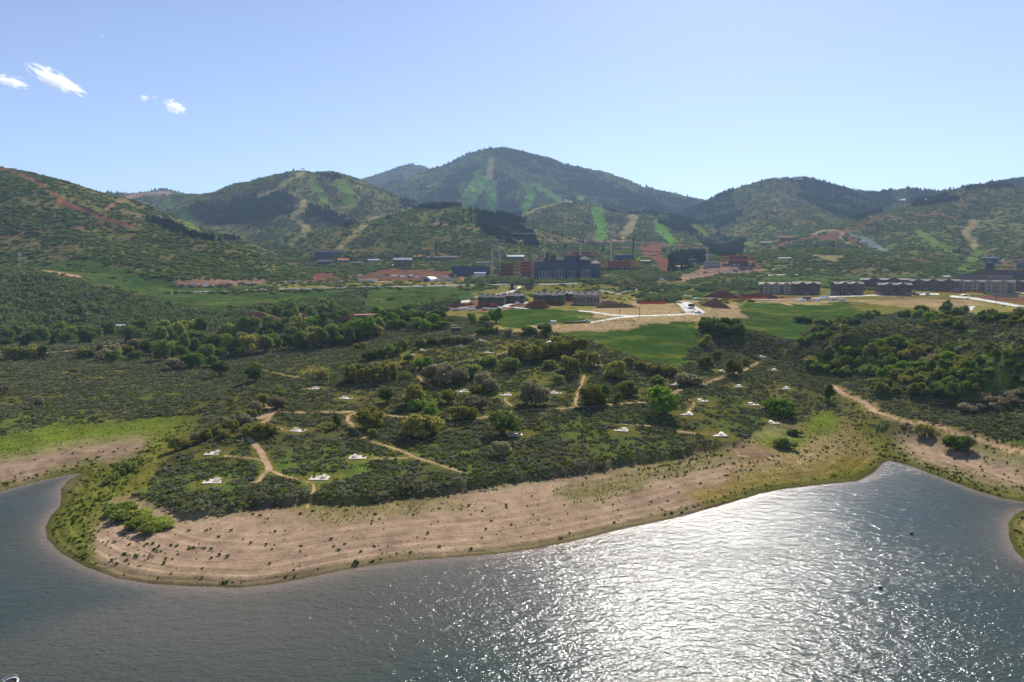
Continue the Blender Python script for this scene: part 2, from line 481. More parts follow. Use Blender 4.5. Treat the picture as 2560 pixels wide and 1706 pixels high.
# --- valley floor and development (beyond about 560 m)
poly([(1080,790),(1100,745),(1250,718),(1500,708),(1900,705),(2700,700),(2700,800),(2430,790),(2100,770),(1900,775),(1700,830),(1400,838),(1250,835),(1180,800)], 'drygrass', scrub=.06)
poly([(380,738),(1120,717),(1195,728),(1180,742),(1130,752),(1000,772),(700,778),(540,782),(480,770),(430,758)], 'meadow2', scrub=.01)
poly([(55,668),(153,652),(256,645),(285,672),(347,683),(424,702),(446,716),(329,713),(256,702),(201,691),(110,680)], 'meadow2', scrub=.03)
poly([(190,697),(260,703),(330,713),(446,716),(640,712),(640,722),(430,731),(380,740),(300,722)], 'meadow2')
poly([(600,700),(1120,700),(1260,690),(1290,711),(1000,716),(700,722)], 'drygrass', scrub=.25)
poly([(1480,712),(1700,705),(1900,690),(2300,690),(2450,715),(2300,728),(1900,722),(1500,728)], 'meadow2', scrub=.15)
poly([(1350,712),(1560,708),(1700,725),(1560,745),(1300,735),(1250,722)], 'olive', scrub=.12)
poly([(1600,735),(1900,728),(1900,744),(1750,748),(1600,746)], 'meadow', scrub=.05)
poly([(1900,730),(2060,720),(2400,725),(2400,745),(1900,745)], 'olive')
poly([(440,700),(640,697),(700,704),(640,712),(446,716)], 'pinkdirt')
poly([(1880,752),(2000,748),(2240,745),(2420,748),(2480,768),(2380,772),(2200,775),(2050,765),(1900,764)], 'tandirt', mix=.7, tuft=.3)
poly([(2420,740),(2600,740),(2600,760),(2480,752)], 'brown')
poly([(2200,745),(2420,742),(2420,752),(2200,750)], 'brown', mix=.6)
poly([(1085,760),(1180,752),(1250,752),(1310,750),(1520,748),(1560,760),(1300,770),(1180,775),(1090,778)], 'brown', mix=.85)
poly([(1100,768),(1260,768),(1300,775),(1180,782),(1060,785)], 'pinkdirt')
poly([(1560,748),(1700,750),(1800,748),(1810,758),(1600,762)], 'tandirt')
poly([(1179,786),(1249,774),(1334,771),(1419,776),(1493,787),(1472,791),(1397,802),(1334,810),(1281,818),(1249,806),(1230,792)], 'meadow')
poly([(1281,825),(1312,812),(1355,806),(1482,806),(1600,791),(1700,780),(1780,765),(1830,762),(1900,775),(1860,800),(1740,802),(1600,816),(1500,826),(1400,834),(1330,832)], 'tandirt', tuft=.5)
poly([(1480,788),(1530,768),(1600,758),(1690,758),(1720,776),(1700,784),(1600,786),(1530,792)], 'tandirt', tuft=.2)
poly([(1380,838),(1531,826),(1648,804),(1747,800),(1764,846),(1737,872),(1704,916),(1648,908),(1565,886),(1498,864),(1420,856)], 'meadow', tuft=.2)
poly([(1830,765),(1900,757),(2020,764),(2130,757),(2200,767),(2190,790),(2090,800),(2050,822),(2000,847),(1950,850),(1910,832),(1850,822),(1790,806),(1750,800),(1860,790)], 'meadow', tuft=.2)
poly([(2130,757),(2300,770),(2450,776),(2330,785),(2200,790),(2150,780)], 'olive', tuft=.2)
poly([(905,690),(960,672),(1040,675),(1130,680),(1150,702),(1080,707),(900,704)], 'reddirt', mix=.85)
poly([(780,684),(830,684),(860,701),(770,706)], 'reddirt')
poly([(1150,690),(1330,690),(1330,706),(1150,706)], 'pinkdirt')
poly([(1500,716),(1540,704),(1570,703),(1600,716)], 'brown')
poly([(1640,703),(1720,685),(1760,665),(1830,650),(1885,648),(1895,665),(1900,678),(1800,686),(1700,704)], 'pinkdirt')
poly([(1860,660),(1890,652),(1905,672),(1880,678)], 'reddirt')
poly([(2240,712),(2330,700),(2360,708),(2300,716)], 'drygrass')
poly([(2440,655),(2600,640),(2600,690),(2480,680)], 'reddirt', mix=.5, scrub=.2)
# --- hills
poly([(1589,626),(1617,612),(1655,612),(1650,626),(1668,650),(1682,680),(1650,680),(1635,655),(1610,640)], 'reddirt')
stroke([(1553,602),(1600,606),(1660,612),(1720,615),(1775,627)], 9, 'reddirt', scrub=.1)
stroke([(1290,600),(1400,602),(1500,600),(1560,604)], 8, 'pinkdirt')
stroke([(1040,566),(1090,560),(1140,566),(1230,577)], 5, 'pinkdirt')
stroke([(1010,551),(1043,559)], 9, 'reddirt')
stroke([(11,419),(37,431),(73,447),(110,469),(146,494),(175,513),(219,531),(274,549),(336,566)], 15, 'reddirt')
stroke([(140,498),(190,522)], 16, 'reddirt')
stroke([(0,594),(73,581),(146,573),(219,568),(256,572)], 8, 'reddirt', scrub=.3)
stroke([(268,522),(292,505),(329,491),(384,484),(420,484)], 15, 'pinkdirt')
stroke([(285,522),(329,537),(358,549)], 7, 'pinkdirt')
stroke([(424,504),(446,526),(471,548),(482,576)], 24, 'run')
stroke([(760,504),(760,525),(735,538),(765,563),(762,582),(740,600),(728,612)], 22, 'tanrun')
stroke([(715,540),(690,546)], 12, 'run')
stroke([(757,431),(716,457),(676,480),(650,486)], 15, 'tanrun')
stroke([(804,442),(860,453),(900,470)], 8, 'tanrun')
stroke([(782,444),(799,476),(812,504)], 20, 'run')
stroke([(853,456),(867,483),(877,512)], 30, 'run')
stroke([(955,542),(925,552),(900,575),(875,595),(846,620)], 15, 'tanrun')
stroke([(1016,448),(1060,440)], 14, 'run')
stroke([(1227,398),(1226,418),(1224,445)], 20, 'tanrun')
stroke([(1183,425),(1152,456),(1115,483),(1096,503)], 24, 'brightrun')
stroke([(1205,450),(1183,486),(1168,512)], 38, 'brightrun')
stroke([(1232,460),(1230,490),(1225,526)], 26, 'run')
stroke([(1248,430),(1256,450),(1260,470)], 18, 'run')
stroke([(1312,456),(1331,488),(1318,510),(1308,528)], 24, 'run')
stroke([(1335,462),(1366,479),(1402,503)], 20, 'brightrun')
stroke([(1262, 425), (1290, 446), (1335, 458)], 9, 'run')
stroke([(1198, 425), (1186, 452), (1150, 500)], 12, 'run')
stroke([(1296, 478), (1284, 512)], 12, 'run')
stroke([(1142, 430), (1110, 452), (1070, 470)], 12, 'run')
stroke([(1385, 425), (1400, 450), (1420, 470)], 9, 'run')
stroke([(1474,442),(1460,473),(1450,502)], 20, 'brightrun')
stroke([(1400,506),(1350,520),(1300,542)], 8, 'tanrun')
stroke([(1388,503),(1440,506)], 7, 'tanrun')
stroke([(1492,528),(1500,555),(1508,575),(1500,590)], 30, 'brightrun')
stroke([(1582,543),(1576,568),(1556,592)], 24, 'tanrun')
stroke([(1645,558),(1660,584),(1680,604)], 24, 'brightrun')
stroke([(1655,533),(1684,555)], 20, 'run')
stroke([(1735,565),(1765,590)], 14, 'run')
stroke([(1860,610),(1900,585),(1930,570)], 18, 'run', scrub=.3)
stroke([(1945,612),(2000,600),(2060,590),(2110,582)], 10, 'reddirt')
poly([(2040,592),(2090,580),(2100,590),(2095,600),(2050,602)], 'reddirt')
poly([(2110,582),(2130,592),(2158,612),(2125,606)], 'reddirt')
stroke([(2029,588),(2054,577),(2094,576),(2108,585),(2099,595),(2113,606),(2150,615)], 6.5, 'tandirt', soft=False)
stroke([(2108,577),(2166,559),(2222,540)], 8, 'reddirt')
stroke([(2293,537),(2349,535),(2395,547)], 12, 'reddirt')
stroke([(2425,553),(2490,552)], 8, 'tanrun')
poly([(2117,582),(2166,594),(2200,612),(2235,634),(2195,624),(2150,604)], 'grey')
stroke([(2433,556),(2413,582),(2435,606),(2440,625)], 22, 'tanrun')
stroke([(2445,632),(2430,655),(2405,672)], 24, 'run')
stroke([(2300,652),(2320,641),(2345,632)], 11, 'reddirt')
poly([(2023,637),(2108,640),(2096,657),(2060,650)], 'tanrun')
stroke([(2293,580),(2335,606),(2380,628)], 20, 'run')
stroke([(102,678),(150,684),(197,692)], 10, 'scar', soft=False)
poly([(1560,640),(1620,640),(1600,655),(1560,650)], 'run', scrub=.2)
# --- evergreen woods
for P in [[(1215,374),(1262,371),(1350,392),(1440,414),(1500,445),(1560,470),(1600,500),(1500,500),(1420,470),(1370,440),(1300,425),(1255,400)],
          [(1236,425),(1275,445),(1300,520),(1310,560),(1240,560),(1250,500)], [(1160,420),(1195,415),(1180,450),(1140,470),(1150,500),(1090,500),(1110,450)],
          [(1560,480),(1680,490),(1784,510),(1790,560),(1700,560),(1640,545),(1580,530),(1540,520)],
          [(2000,446),(2075,462),(2150,484),(2230,480),(2240,500),(2200,530),(2150,552),(2100,540),(2040,515),(2000,495)],
          [(1785,520),(1830,512),(1855,530),(1830,560),(1785,575)], [(1700,560),(1760,590),(1800,585),(1860,600),(1855,645),(1790,640),(1760,615)],
          [(1685,640),(1760,632),(1765,662),(1700,680)], [(1665,650),(1690,640),(1690,682),(1665,682)],
          [(480,512),(620,492),(700,482),(745,500),(735,530),(600,562),(520,562),(470,530)], [(745,500),(850,538),(900,550),(870,570),(770,545)],
          [(360,545),(430,560),(480,590),(600,600),(540,608),(450,590)],
          [(1000,498),(1100,500),(1160,515),(1090,522),(1000,520)], [(1195,528),(1262,546),(1345,590),(1345,622),(1260,606),(1200,575)],
          [(1640,530),(1700,545),(1745,585),(1690,580),(1650,560)], [(1500,505),(1600,520),(1600,540),(1520,530)],
          [(1940,446),(2000,446),(2010,458),(1950,458)], [(2270,470),(2345,480),(2400,500),(2300,515),(2265,500)], [(2390,470),(2560,446),(2560,462),(2440,474)],
          [(1790,385+85),(1840,470),(1820,500),(1790,510)], [(795,436),(835,432),(860,446),(830,452)]]:
    m = in_poly(QX, QY, P) & VIS & (ALB[:, :, 0] < .16)
    CON[m] = 1.0; SCRUB[m] = .3; ALB[m] = ALB[m] * .25 + lin(40, 56, 36) * .75
CON = np.where((CON == 0) & (FAR > 1700) & (SCRUB > .5) & (M1 > .2), .035, CON)
CON = np.where((CON == 0) & (FAR > 3600) & (SCRUB > .5), .04 + .35 * (M2 > .16), CON)
# --- thickets along the creek and the wooded hill at the left
for P, t in [([(0,770),(0,680),(110,690),(200,705),(290,735),(370,750),(450,765),(500,790),(480,815),(300,835),(0,845)], .8),
             ([(560,790),(720,760),(830,742),(905,732),(905,762),(880,775),(980,790),(900,800),(700,790),(560,812),(500,815)], 1.0),
             ([(300,835),(500,800),(560,810),(620,800),(560,830),(420,850)], .5),
             ([(1060,775),(1130,742),(1160,748),(1100,790),(1000,800)], .3),
             ([(1430,700),(1560,700),(1560,712),(1430,708)], .5), ([(1170,696),(1330,700),(1330,712),(1170,710)], .6),
             ([(1740,715),(1880,708),(1900,725),(1740,728)], .6), ([(1560,712),(1720,720),(1720,730),(1560,726)], .6), ([(2080,718),(2400,700),(2420,715),(2080,728)], .7),
             ([(1610,742),(1700,742),(1680,756),(1600,756)], .6),
             ([(1580,690),(1660,680),(1700,700),(1600,705)], .8)]:
    m = in_poly(QX, QY, P) & VIS
    THICK[m] = t; SAGE[m] *= .2; SCRUB[m] = .2

# --- shore, beach and cove (near)
mud = poly([(-500,1160),(0,1130),(160,1115),(400,1092),(440,1098),(330,1135),(205,1190),(100,1220),(0,1245),(-500,1350)], 'mud', weed=.15)
poly([(-500,1100),(0,1085),(160,1058),(480,1040),(470,1070),(430,1088),(400,1097),(160,1118),(0,1145),(-500,1190)], 'bright', tuft=1.0)
poly([(60,1205),(120,1165),(200,1150),(240,1140),(260,1160),(190,1182),(120,1200)], 'weedgrass', weed=.6)
poly([(-200,1225),(40,1195),(0,1232),(-200,1270)], 'weedgrass', weed=.7)
poly([(140,1265),(100,1320),(110,1350),(150,1390),(210,1422),(290,1455),(380,1468),(500,1475),(600,1480),(680,1470),(850,1435),(1050,1408),(1250,1392),(1350,1380),(1550,1335),(1700,1303),(1905,1244),(2070,1218),
      (2120,1085),(1990,1060),(1900,1080),(1874,1099),(1828,1121),(1741,1137),(1632,1159),(1523,1175),(1447,1186),(1360,1202),(1284,1210),(1197,1227),(1088,1246),(925,1257),(762,1260),(653,1273),(544,1286),(468,1289),(392,1268),(326,1238),(300,1190),(250,1170),(160,1220)], 'sand', soft=False, weed=.28)
poly([(140,1265),(100,1320),(110,1350),(150,1390),(200,1420),(270,1440),(240,1400),(235,1350),(260,1280),(330,1190),(430,1110),(520,1050),(470,1060),(330,1130),(190,1183),(150,1225)], 'weedgrass', weed=1.0)
poly([(270,1250),(340,1180),(430,1110),(520,1060),(500,1085),(420,1150),(340,1235)], 'olive', tuft=.8, weed=.2)
m = poly([(235,1300),(330,1340),(420,1360),(560,1365),(560,1385),(400,1400),(280,1420),(230,1370)], 'sand', weed=.5); 
poly([(700,1275),(800,1262),(930,1258),(1100,1248),(1190,1255),(1160,1275),(1000,1290),(850,1310),(780,1300)], 'olive', weed=.25, tuft=1.0, mix=.55)
poly([(1385,1225),(1460,1200),(1560,1185),(1620,1175),(1650,1190),(1600,1225),(1500,1250),(1420,1255),(1390,1240)], 'weedgrass', weed=.2, tuft=1.0, mix=.6)
poly([(1580,1180),(1700,1150),(1830,1125),(1850,1140),(1760,1175),(1650,1200)], 'weedgrass', weed=.6, tuft=.6, mix=.6)
poly([(1870,1110),(1960,1075),(2050,1030),(2120,1040),(2200,1075),(2232,1100),(2200,1150),(2100,1130),(1990,1165),(1880,1200),(1800,1195)], 'dryweed', weed=.38, tuft=.3, mix=.75)
poly([(1700,1225),(1900,1180),(2000,1165),(2100,1128),(2180,1140),(2212,1160),(2190,1186),(2150,1212),(2065,1222),(1956,1234),(1850,1262),(1760,1270)], 'gold', tuft=.6, mix=.8)
poly([(1850,1235),(1960,1205),(2070,1190),(2140,1170),(2206,1158),(2190,1188),(2146,1212),(2065,1222),(1956,1234),(1850,1262)], 'weedgrass', weed=.5, tuft=.8)
poly([(1985,1078),(2039,1044),(2074,1018),(2120,1045),(2095,1080),(2030,1092)], 'bright', tuft=1.2)
poly([(1881,1112),(1950,1080),(2020,1095),(2013,1118),(1950,1130),(1900,1128)], 'bright', tuft=1.0)
poly([(1860,1125),(1900,1110),(1960,1130),(1900,1150),(1850,1145)], 'pinkdirt')
poly([(2208,1150),(2190,1110),(2235,1085),(2330,1100),(2380,1115),(2560,1160),(2900,1240),(3000,1320),(2760,1290),(2560,1262),(2394,1215),(2277,1170)], 'weedgrass', weed=1.0, mix=.8)
poly([(2232,1098),(2271,1082),(2324,1098),(2378,1115),(2467,1134),(2560,1161),(2900,1240),(2900,1270),(2700,1238),(2560,1215),(2467,1202),(2360,1170),(2271,1138)], 'sand', weed=.29)
poly([(2500,1262),(2700,1280),(3100,1340),(3100,1700),(2700,1500),(2500,1400)], 'weedgrass', weed=1.0, tuft=.5)
poly([(2545,1300),(2600,1300),(2620,1370),(2550,1370)], 'dryweed', weed=.5)
wstroke([(2150,1060),(2180,1090),(2215,1130)], 7, 'weedgrass', weed=.9)
# grey green meadow patches in the sage
for P in [[(700,915),(800,905),(850,925),(760,935)],[(1000,870),(1150,870),(1230,890),(1100,905),(990,900)],[(1300,930),(1360,925),(1380,960),(1320,965)],
          [(100,920),(230,935),(300,960),(200,960)],[(380,910),(520,905),(560,930),(430,940)],[(0,1015),(30,1020),(20,1040),(0,1040)],[(930,900),(1010,880),(1060,890),(1000,920)],
          [(1750,1010),(1830,1020),(1850,1040),(1790,1040)],[(1500,1160),(1700,1140),(1700,1150),(1540,1170)],[(1200,860),(1400,838),(1420,860),(1240,880)]]:
    poly(P, 'olive', sage=.35, tuft=.6)
greenish = (SAGE > .5) & (K1 > .22)
ALB[greenish] = ALB[greenish] * .45 + lin(82, 108, 40) * .55
TUFT[greenish] = .5
thin = (SAGE > .5) & (K1 < -.34); SAGE[thin] = .45
ALB[thin] = ALB[thin] * .6 + PAL['olive'] * .4

def blur(A, k, i1):
    B_ = A[:i1].copy()
    for ax in (0, 1):
        c = np.cumsum(np.concatenate([np.repeat(np.take(B_, [0], ax), k + 1, ax), B_, np.repeat(np.take(B_, [-1], ax), k, ax)], ax), ax)
        B_ = (np.take(c, range(2 * k + 1, c.shape[ax]), ax) - np.take(c, range(0, c.shape[ax] - 2 * k - 1), ax)) / (2 * k + 1)
    A = A.copy(); A[:i1] = B_
    return A
i700 = int(np.searchsorted(rr, 430))
ALB = blur(ALB, 5, i700)
ALB[i700:] = blur(ALB, 1, NR)[i700:]
land_ = GZ > 0.03
_d = np.full(GX.shape, 99.0); _m = FAR < 420
_d[_m] = line_dist(GX[_m], GY[_m], lake_closed)
# a fringe of damp, weedy ground along the water
fr_ = (sstep(6.5, 1.0, _d + 3.2 * M3 + 1.5 * N1) * land_ * (FAR < 400))
ALB = ALB * (1 - .62 * fr_[:, :, None]) + lin(84, 84, 42) * .62 * fr_[:, :, None]
WEED = np.maximum(WEED, fr_ * .9)
# ------------------------------------------------------------------ footpaths
# flanks of the trail on the right bank
wstroke([(2080,965),(2110,985),(2160,1007),(2210,1037),(2270,1055),(2330,1063),(2400,1087),(2480,1112),(2560,1130),(2800,1190)], 8, 'dryweed', sage=.12, tuft=.5, mix=.8)
wstroke([(2070,960),(2110,985),(2160,1007),(2210,1037),(2270,1055),(2330,1063),(2400,1087),(2480,1112),(2560,1130),(2800,1190)], 3.0, 'trail')
wstroke([(2120,990),(2210,1040),(2330,1066),(2560,1133),(2800,1193)], .7, 'olive')
PATHS = [
 ([(668,1012),(678,1030),(672,1045),(655,1060),(625,1083),(622,1095),(640,1115),(655,1135),(668,1160),(674,1175)], 2.6),
 ([(674,1175),(660,1185),(646,1203),(630,1208)], 1.7), ([(674,1175),(690,1182),(720,1193),(760,1203),(780,1206)], 1.7),
 ([(678,1030),(700,1031),(760,1031),(830,1031),(890,1031),(920,1034),(960,1037),(1010,1043),(1060,1050),(1130,1058),(1190,1048),(1250,1035),(1330,1025),(1400,1022),(1500,1014),(1580,1008),(1640,1003),(1700,975),(1750,963),(1800,945)], 2.2),
 ([(890,1031),(868,1045),(880,1062),(905,1088),(925,1103),(960,1113),(1010,1130),(1035,1142),(1060,1150),(1100,1163),(1165,1185)], 1.6),
 ([(1035,1142),(990,1146),(930,1147)], 1.4), ([(690,1065),(715,1077),(745,1080)], 1.6), ([(1800,945),(1850,930),(1880,915),(1905,900)], 1.6),
 ([(1280,1015),(1262,1000),(1275,985)], 1.5), ([(1440,1015),(1440,1000),(1450,970),(1460,940)], 1.5), ([(1500,1058),(1570,1062),(1660,1070),(1720,1082),(1780,1086)], 1.6),
 ([(1140,985),(1100,975),(1060,955),(1040,930),(1050,915)], 1.4), ([(1050,915),(1150,905),(1230,890),(1300,870)], 1.6), ([(782,1210),(785,1225),(775,1255),(768,1268)], 1.0),
 ([(560,895),(620,893),(670,891)], 1.2), ([(640,915),(700,935),(760,945)], 1.0), ([(1720,1030),(1735,1010),(1725,1000)], 1.2),
 ([(560,1140),(620,1145),(655,1150)], 1.3), ([(1040,870),(1080,862),(1150,850),(1200,832)], 1.2), ([(1900,1180),(2000,1155),(1800,1135)], .8)]
for P, w in PATHS:
    wstroke(P, w * 1.2 + 2.3, 'olive', sage=.0, tuft=.4, mix=.6)
for P, w in PATHS:
    wstroke(P, w * .75, 'trail')
wstroke([(640,1045),(660,1042),(676,1036)], 4.5, 'trail')

# ------------------------------------------------------------------ roads
for P, w, c in [([(1140,751),(1170,747),(1198,744),(1249,736),(1280,729),(1291,724),(1300,717)], 6, 'road'), ([(1253,767),(1281,760),(1317,757)], 5.5, 'road'), ([(1262,766),(1290,769),(1320,772)], 4, 'road'),
                ([(1448,777),(1478,780),(1504,784),(1533,788),(1599,790),(1684,788),(1730,784)], 4.5, 'road'), ([(1480,806),(1514,800),(1557,793),(1600,790)], 6, 'road'),
                ([(1690,757),(1720,771),(1738,782)], 3.0, 'road'),
                ([(2380,741),(2419,745),(2445,748),(2491,756),(2560,768),(2700,792)], 8, 'road'), ([(1880,749),(1977,750),(2101,741),(2187,739),(2260,739),(2345,735)], 4, 'road'), ([(2250,739),(2290,733),(2345,736)], 5, 'road'),
                ([(430,733),(700,723),(1000,717),(1270,711)], 4.5, 'asphalt'), ([(1350,711),(1540,707)], 4, 'asphalt'), ([(1500,726),(1545,735),(1600,722)], 6, 'asphalt'),
                ([(700,706),(860,705),(1000,704)], 2.6, 'tandirt'), ([(560,716),(620,712),(640,706),(655,705)], 4, 'tandirt'), ([(968,657),(985,664),(1010,669)], 3, 'road'),
                ([(1610,716),(1640,704),(1760,690),(1880,676),(1960,672),(2050,674),(2120,678)], 3.6, 'tandirt'), ([(1830,692),(1960,687),(2010,687)], 2.5, 'road'),
                ([(2350,688),(2370,691),(2410,683),(2440,675)], 3.6, 'road'), ([(2480,652),(2520,648)], 3, 'road'), ([(2550,735),(2600,730)], 3, 'road'),
                ([(0,886),(60,885),(170,879),(215,870),(270,865),(322,860)], 6, 'trail'), ([(1240,818),(1285,830),(1330,832)], 4, 'tandirt'), ([(1920,750),(1950,757),(1980,764)], 5, 'tandirt'),
                ([(2170,735),(2200,737),(2240,742)], 3, 'tandirt'), ([(1600,741),(1680,737),(1740,741)], 3, 'tandirt')]:
    stroke(P, w, c, soft=False)
poly([(1692,757),(1722,755),(1765,781),(1745,788),(1720,786)], 'road', soft=False)
poly([(1133,753),(1150,746),(1180,748),(1172,756),(1145,757)], 'road', soft=False)
poly([(2410,768),(2439,765),(2428,777)], 'road', soft=False)
poly([(1905,752),(1985,748),(2005,753),(1985,759),(1920,758)], 'tandirt', soft=False, mix=.6)
poly([(1820,742),(1960,738),(2090,742),(2060,750),(1880,750)], 'reddirt', mix=.5)
stroke([(1460,786),(1540,800),(1600,800)], 3, 'meadow')
stroke([(1700,757),(1735,776),(1728,782),(1690,786)], 3, 'meadow')

# ------------------------------------------------------------------ picnic sites
SITES = [  # px, py, pad width m, heading, where
 (534,1204,6.2,.1,'in the lowest left clearing'), (800,1196,6.2,-.02,'beside the end of the trail above the bluff'),
 (535,1134,6.2,.1,'on the grassy ledge left of the winding trail'), (895,1144,6.2,.05,'in the long grass clearing above the bluff'),
 (745,1077,6.0,-.3,'on the short spur behind the olive bush'), (785,972,5.6,.2,'highest on the left knoll beside the bare slope'),
 (865,996,6.0,-.1,'just above the long level trail'), (1157,979,5.8,.4,'below the bare grey thicket'), (1265,988,5.6,-.3,'left of the large half bare shrub'),
 (1390,983,5.6,.1,'right of the large half bare shrub'), (1287,1087,6.2,.2,'under the big round willow'), (1553,1076,5.6,-.25,'alone in the middle of the sage flat'),
 (1797,1088,6.2,.1,'nearest the gravel cove on the right'), (1716,1036,5.6,-.15,'below the tall willow with bare stems'), (1755,1003,5.4,.2,'on the loop path above the tall willow'),
 (1882,1012,5.4,-.1,'left of the bright green spreading bush'), (1933,1058,5.0,.2,'below the bright green spreading bush'), (1843,967,4.8,.1,'in the upper right sage with a short grass verge'),
 (1963,972,4.8,.2,'beside the dark tree at the gully'), (1906,893,4.6,.1,'at the head of the upper right path'), (1806,930,4.8,-.2,'under the olive trees at the path junction'),
 (1687,962,5.0,.1,'tucked behind the tall willow top'), (1222,882,5.6,.1,'in the dry clearing above the grey thicket'), (1148,865,5.2,-.2,'in the dry grass behind the round green tree'),
 (1028,889,5.2,.2,'beside the path behind the aspen row'), (1058,876,5.0,.1,'on the dry slope above the aspen row'), (1205,852,4.4,.1,'highest on the dry flat by the brown hedge'), (1495,913,4.6,.3,'between the two olive groves'), (1933,941-15,4.2,.0,'nearest the gully head')]
site_pos = []
for s in SITES:
    X, Y, Z = hit(s[0], s[1]); site_pos.append((X, Y, Z))
    d = np.hypot(GX - X, (GY - Y))
    a = s[2]
    a_ = a * (1 + .5 * M3)
    m = (((GX - X + 2.0 * N1) / (a_ * 1.15)) ** 2 + ((GY - Y + 2.0 * N2) / (a_ * .95)) ** 2) < 1
    put(m, 'olive', sage=0.0, tuft=.6, mix=.6)
    m = (np.abs(GX - X) < a * .7) & (GY - Y < 2) & (GY - Y > -7) & (FAR < 330)
    SAGE[m] = 0
DRY = GZ > .12
for q_ in (SAGE, WEED, TUFT): q_ *= DRY
SAGE *= (in_poly(GX, GY, plat_poly) | (FAR > 330) | (GZ > 4))
print('painted')

# colour variation of the ground itself
v = 1 + .16 * N1[:, :, None] + .10 * K1[:, :, None] + .10 * N3[:, :, None] * (FAR < 500)[:, :, None]
ALB2 = np.clip(ALB * v, 0.005, .9)
hillish = (SCRUB > .5)
mead = (ALB[:, :, 1] > ALB[:, :, 0] * 1.45)
stripe = .8 * sstep(-.05, .55, fbm(GX / 26, GY / 11, 5, 131, .6))[:, :, None] * .75
ALB2 = np.where(mead[:, :, None], ALB2 * (1 - stripe) + lin(112, 112, 50) * stripe, ALB2)
dk = sstep(-.1, .45, fbm(GX / 19, GY / 8, 5, 132, .6))[:, :, None] * .55
ALB2 = np.where(mead[:, :, None], ALB2 * (1 - dk) + lin(44, 64, 26) * dk, ALB2)
lawn = sstep(-.2, .5, M3)[:, :, None] * .5
ALB2 = np.where(((~mead) & (FAR > 500) & (FAR < 1500))[:, :, None], ALB2 * (1 - lawn) + ALB2 * np.array([.86, .9, .8]) * lawn, ALB2)
warm = sstep(-.25, .35, M2)[:, :, None]
ALB2 = np.where(hillish[:, :, None], ALB2 * (1 - .5 * warm) + lin(112, 96, 62) * .5 * warm, ALB2)
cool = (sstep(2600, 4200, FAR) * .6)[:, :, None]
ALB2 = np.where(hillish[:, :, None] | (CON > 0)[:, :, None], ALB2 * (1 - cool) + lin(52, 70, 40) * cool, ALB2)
lush = (sstep(.05, .4, fbm(GX / 300, GY / 300, 4, 141)) * .4)[:, :, None]
ALB2 = np.where(hillish[:, :, None], ALB2 * (1 - lush) + lin(94, 112, 44) * lush, ALB2)
# a darker, wet line at the water
dsh = np.full(GX.shape, 99.0)
m = FAR < 420
dsh[m] = line_dist(GX[m], GY[m], lake_closed)
wet = (np.exp(-(dsh / 1.3) ** 2) * .45)[:, :, None]
ALB2 = ALB2 * (1 - wet)
strand = (.15 * np.sin(dsh * 1.5 + 2.6 * fbm(GX / 30, GY / 30, 3, 12)) + .11 * np.sin(dsh * 3.9 + 3 * M3) + .22 * (fbm(dsh * .9, (GX - GY) / 60, 4, 19)) + .16 * M4) * np.clip(1 - dsh / 45, 0, 1)
ALB2 = ALB2 * (1 + strand[:, :, None] * (FAR < 420)[:, :, None])

# ------------------------------------------------------------------ materials
def new_mat(name):
    m = bpy.data.materials.new(name); m.use_nodes = True
    nt = m.node_tree
    b = nt.nodes['Principled BSDF']
    return m, nt, b

def N(nt, t, **kw):
    n = nt.nodes.new(t)
    for k, v_ in kw.items():
        if k in n.inputs: n.inputs[k].default_value = v_
        else: setattr(n, k, v_)
    return n

def flat(name, rgb, rough=.7, metal=0.0, var=.12, scale=2.0):
    m, nt, b = new_mat(name)
    c = lin(*rgb)
    tc = N(nt, 'ShaderNodeTexCoord'); no = N(nt, 'ShaderNodeTexNoise'); no.inputs['Scale'].default_value = scale; no.inputs['Detail'].default_value = 5
    nt.links.new(tc.outputs['Object'], no.inputs['Vector'])
    mr = N(nt, 'ShaderNodeMapRange'); mr.inputs[1].default_value = .3; mr.inputs[2].default_value = .7; mr.inputs[3].default_value = 1 - var; mr.inputs[4].default_value = 1 + var
    nt.links.new(no.outputs[0], mr.inputs[0])
    mx = N(nt, 'ShaderNodeVectorMath', operation='SCALE'); mx.inputs[0].default_value = tuple(c)
    nt.links.new(mr.outputs[0], mx.inputs['Scale'])
    nt.links.new(mx.outputs[0], b.inputs['Base Color'])
    b.inputs['Roughness'].default_value = rough; b.inputs['Metallic'].default_value = metal
    if rough > .6: b.inputs['Specular IOR Level'].default_value = .1
    return m

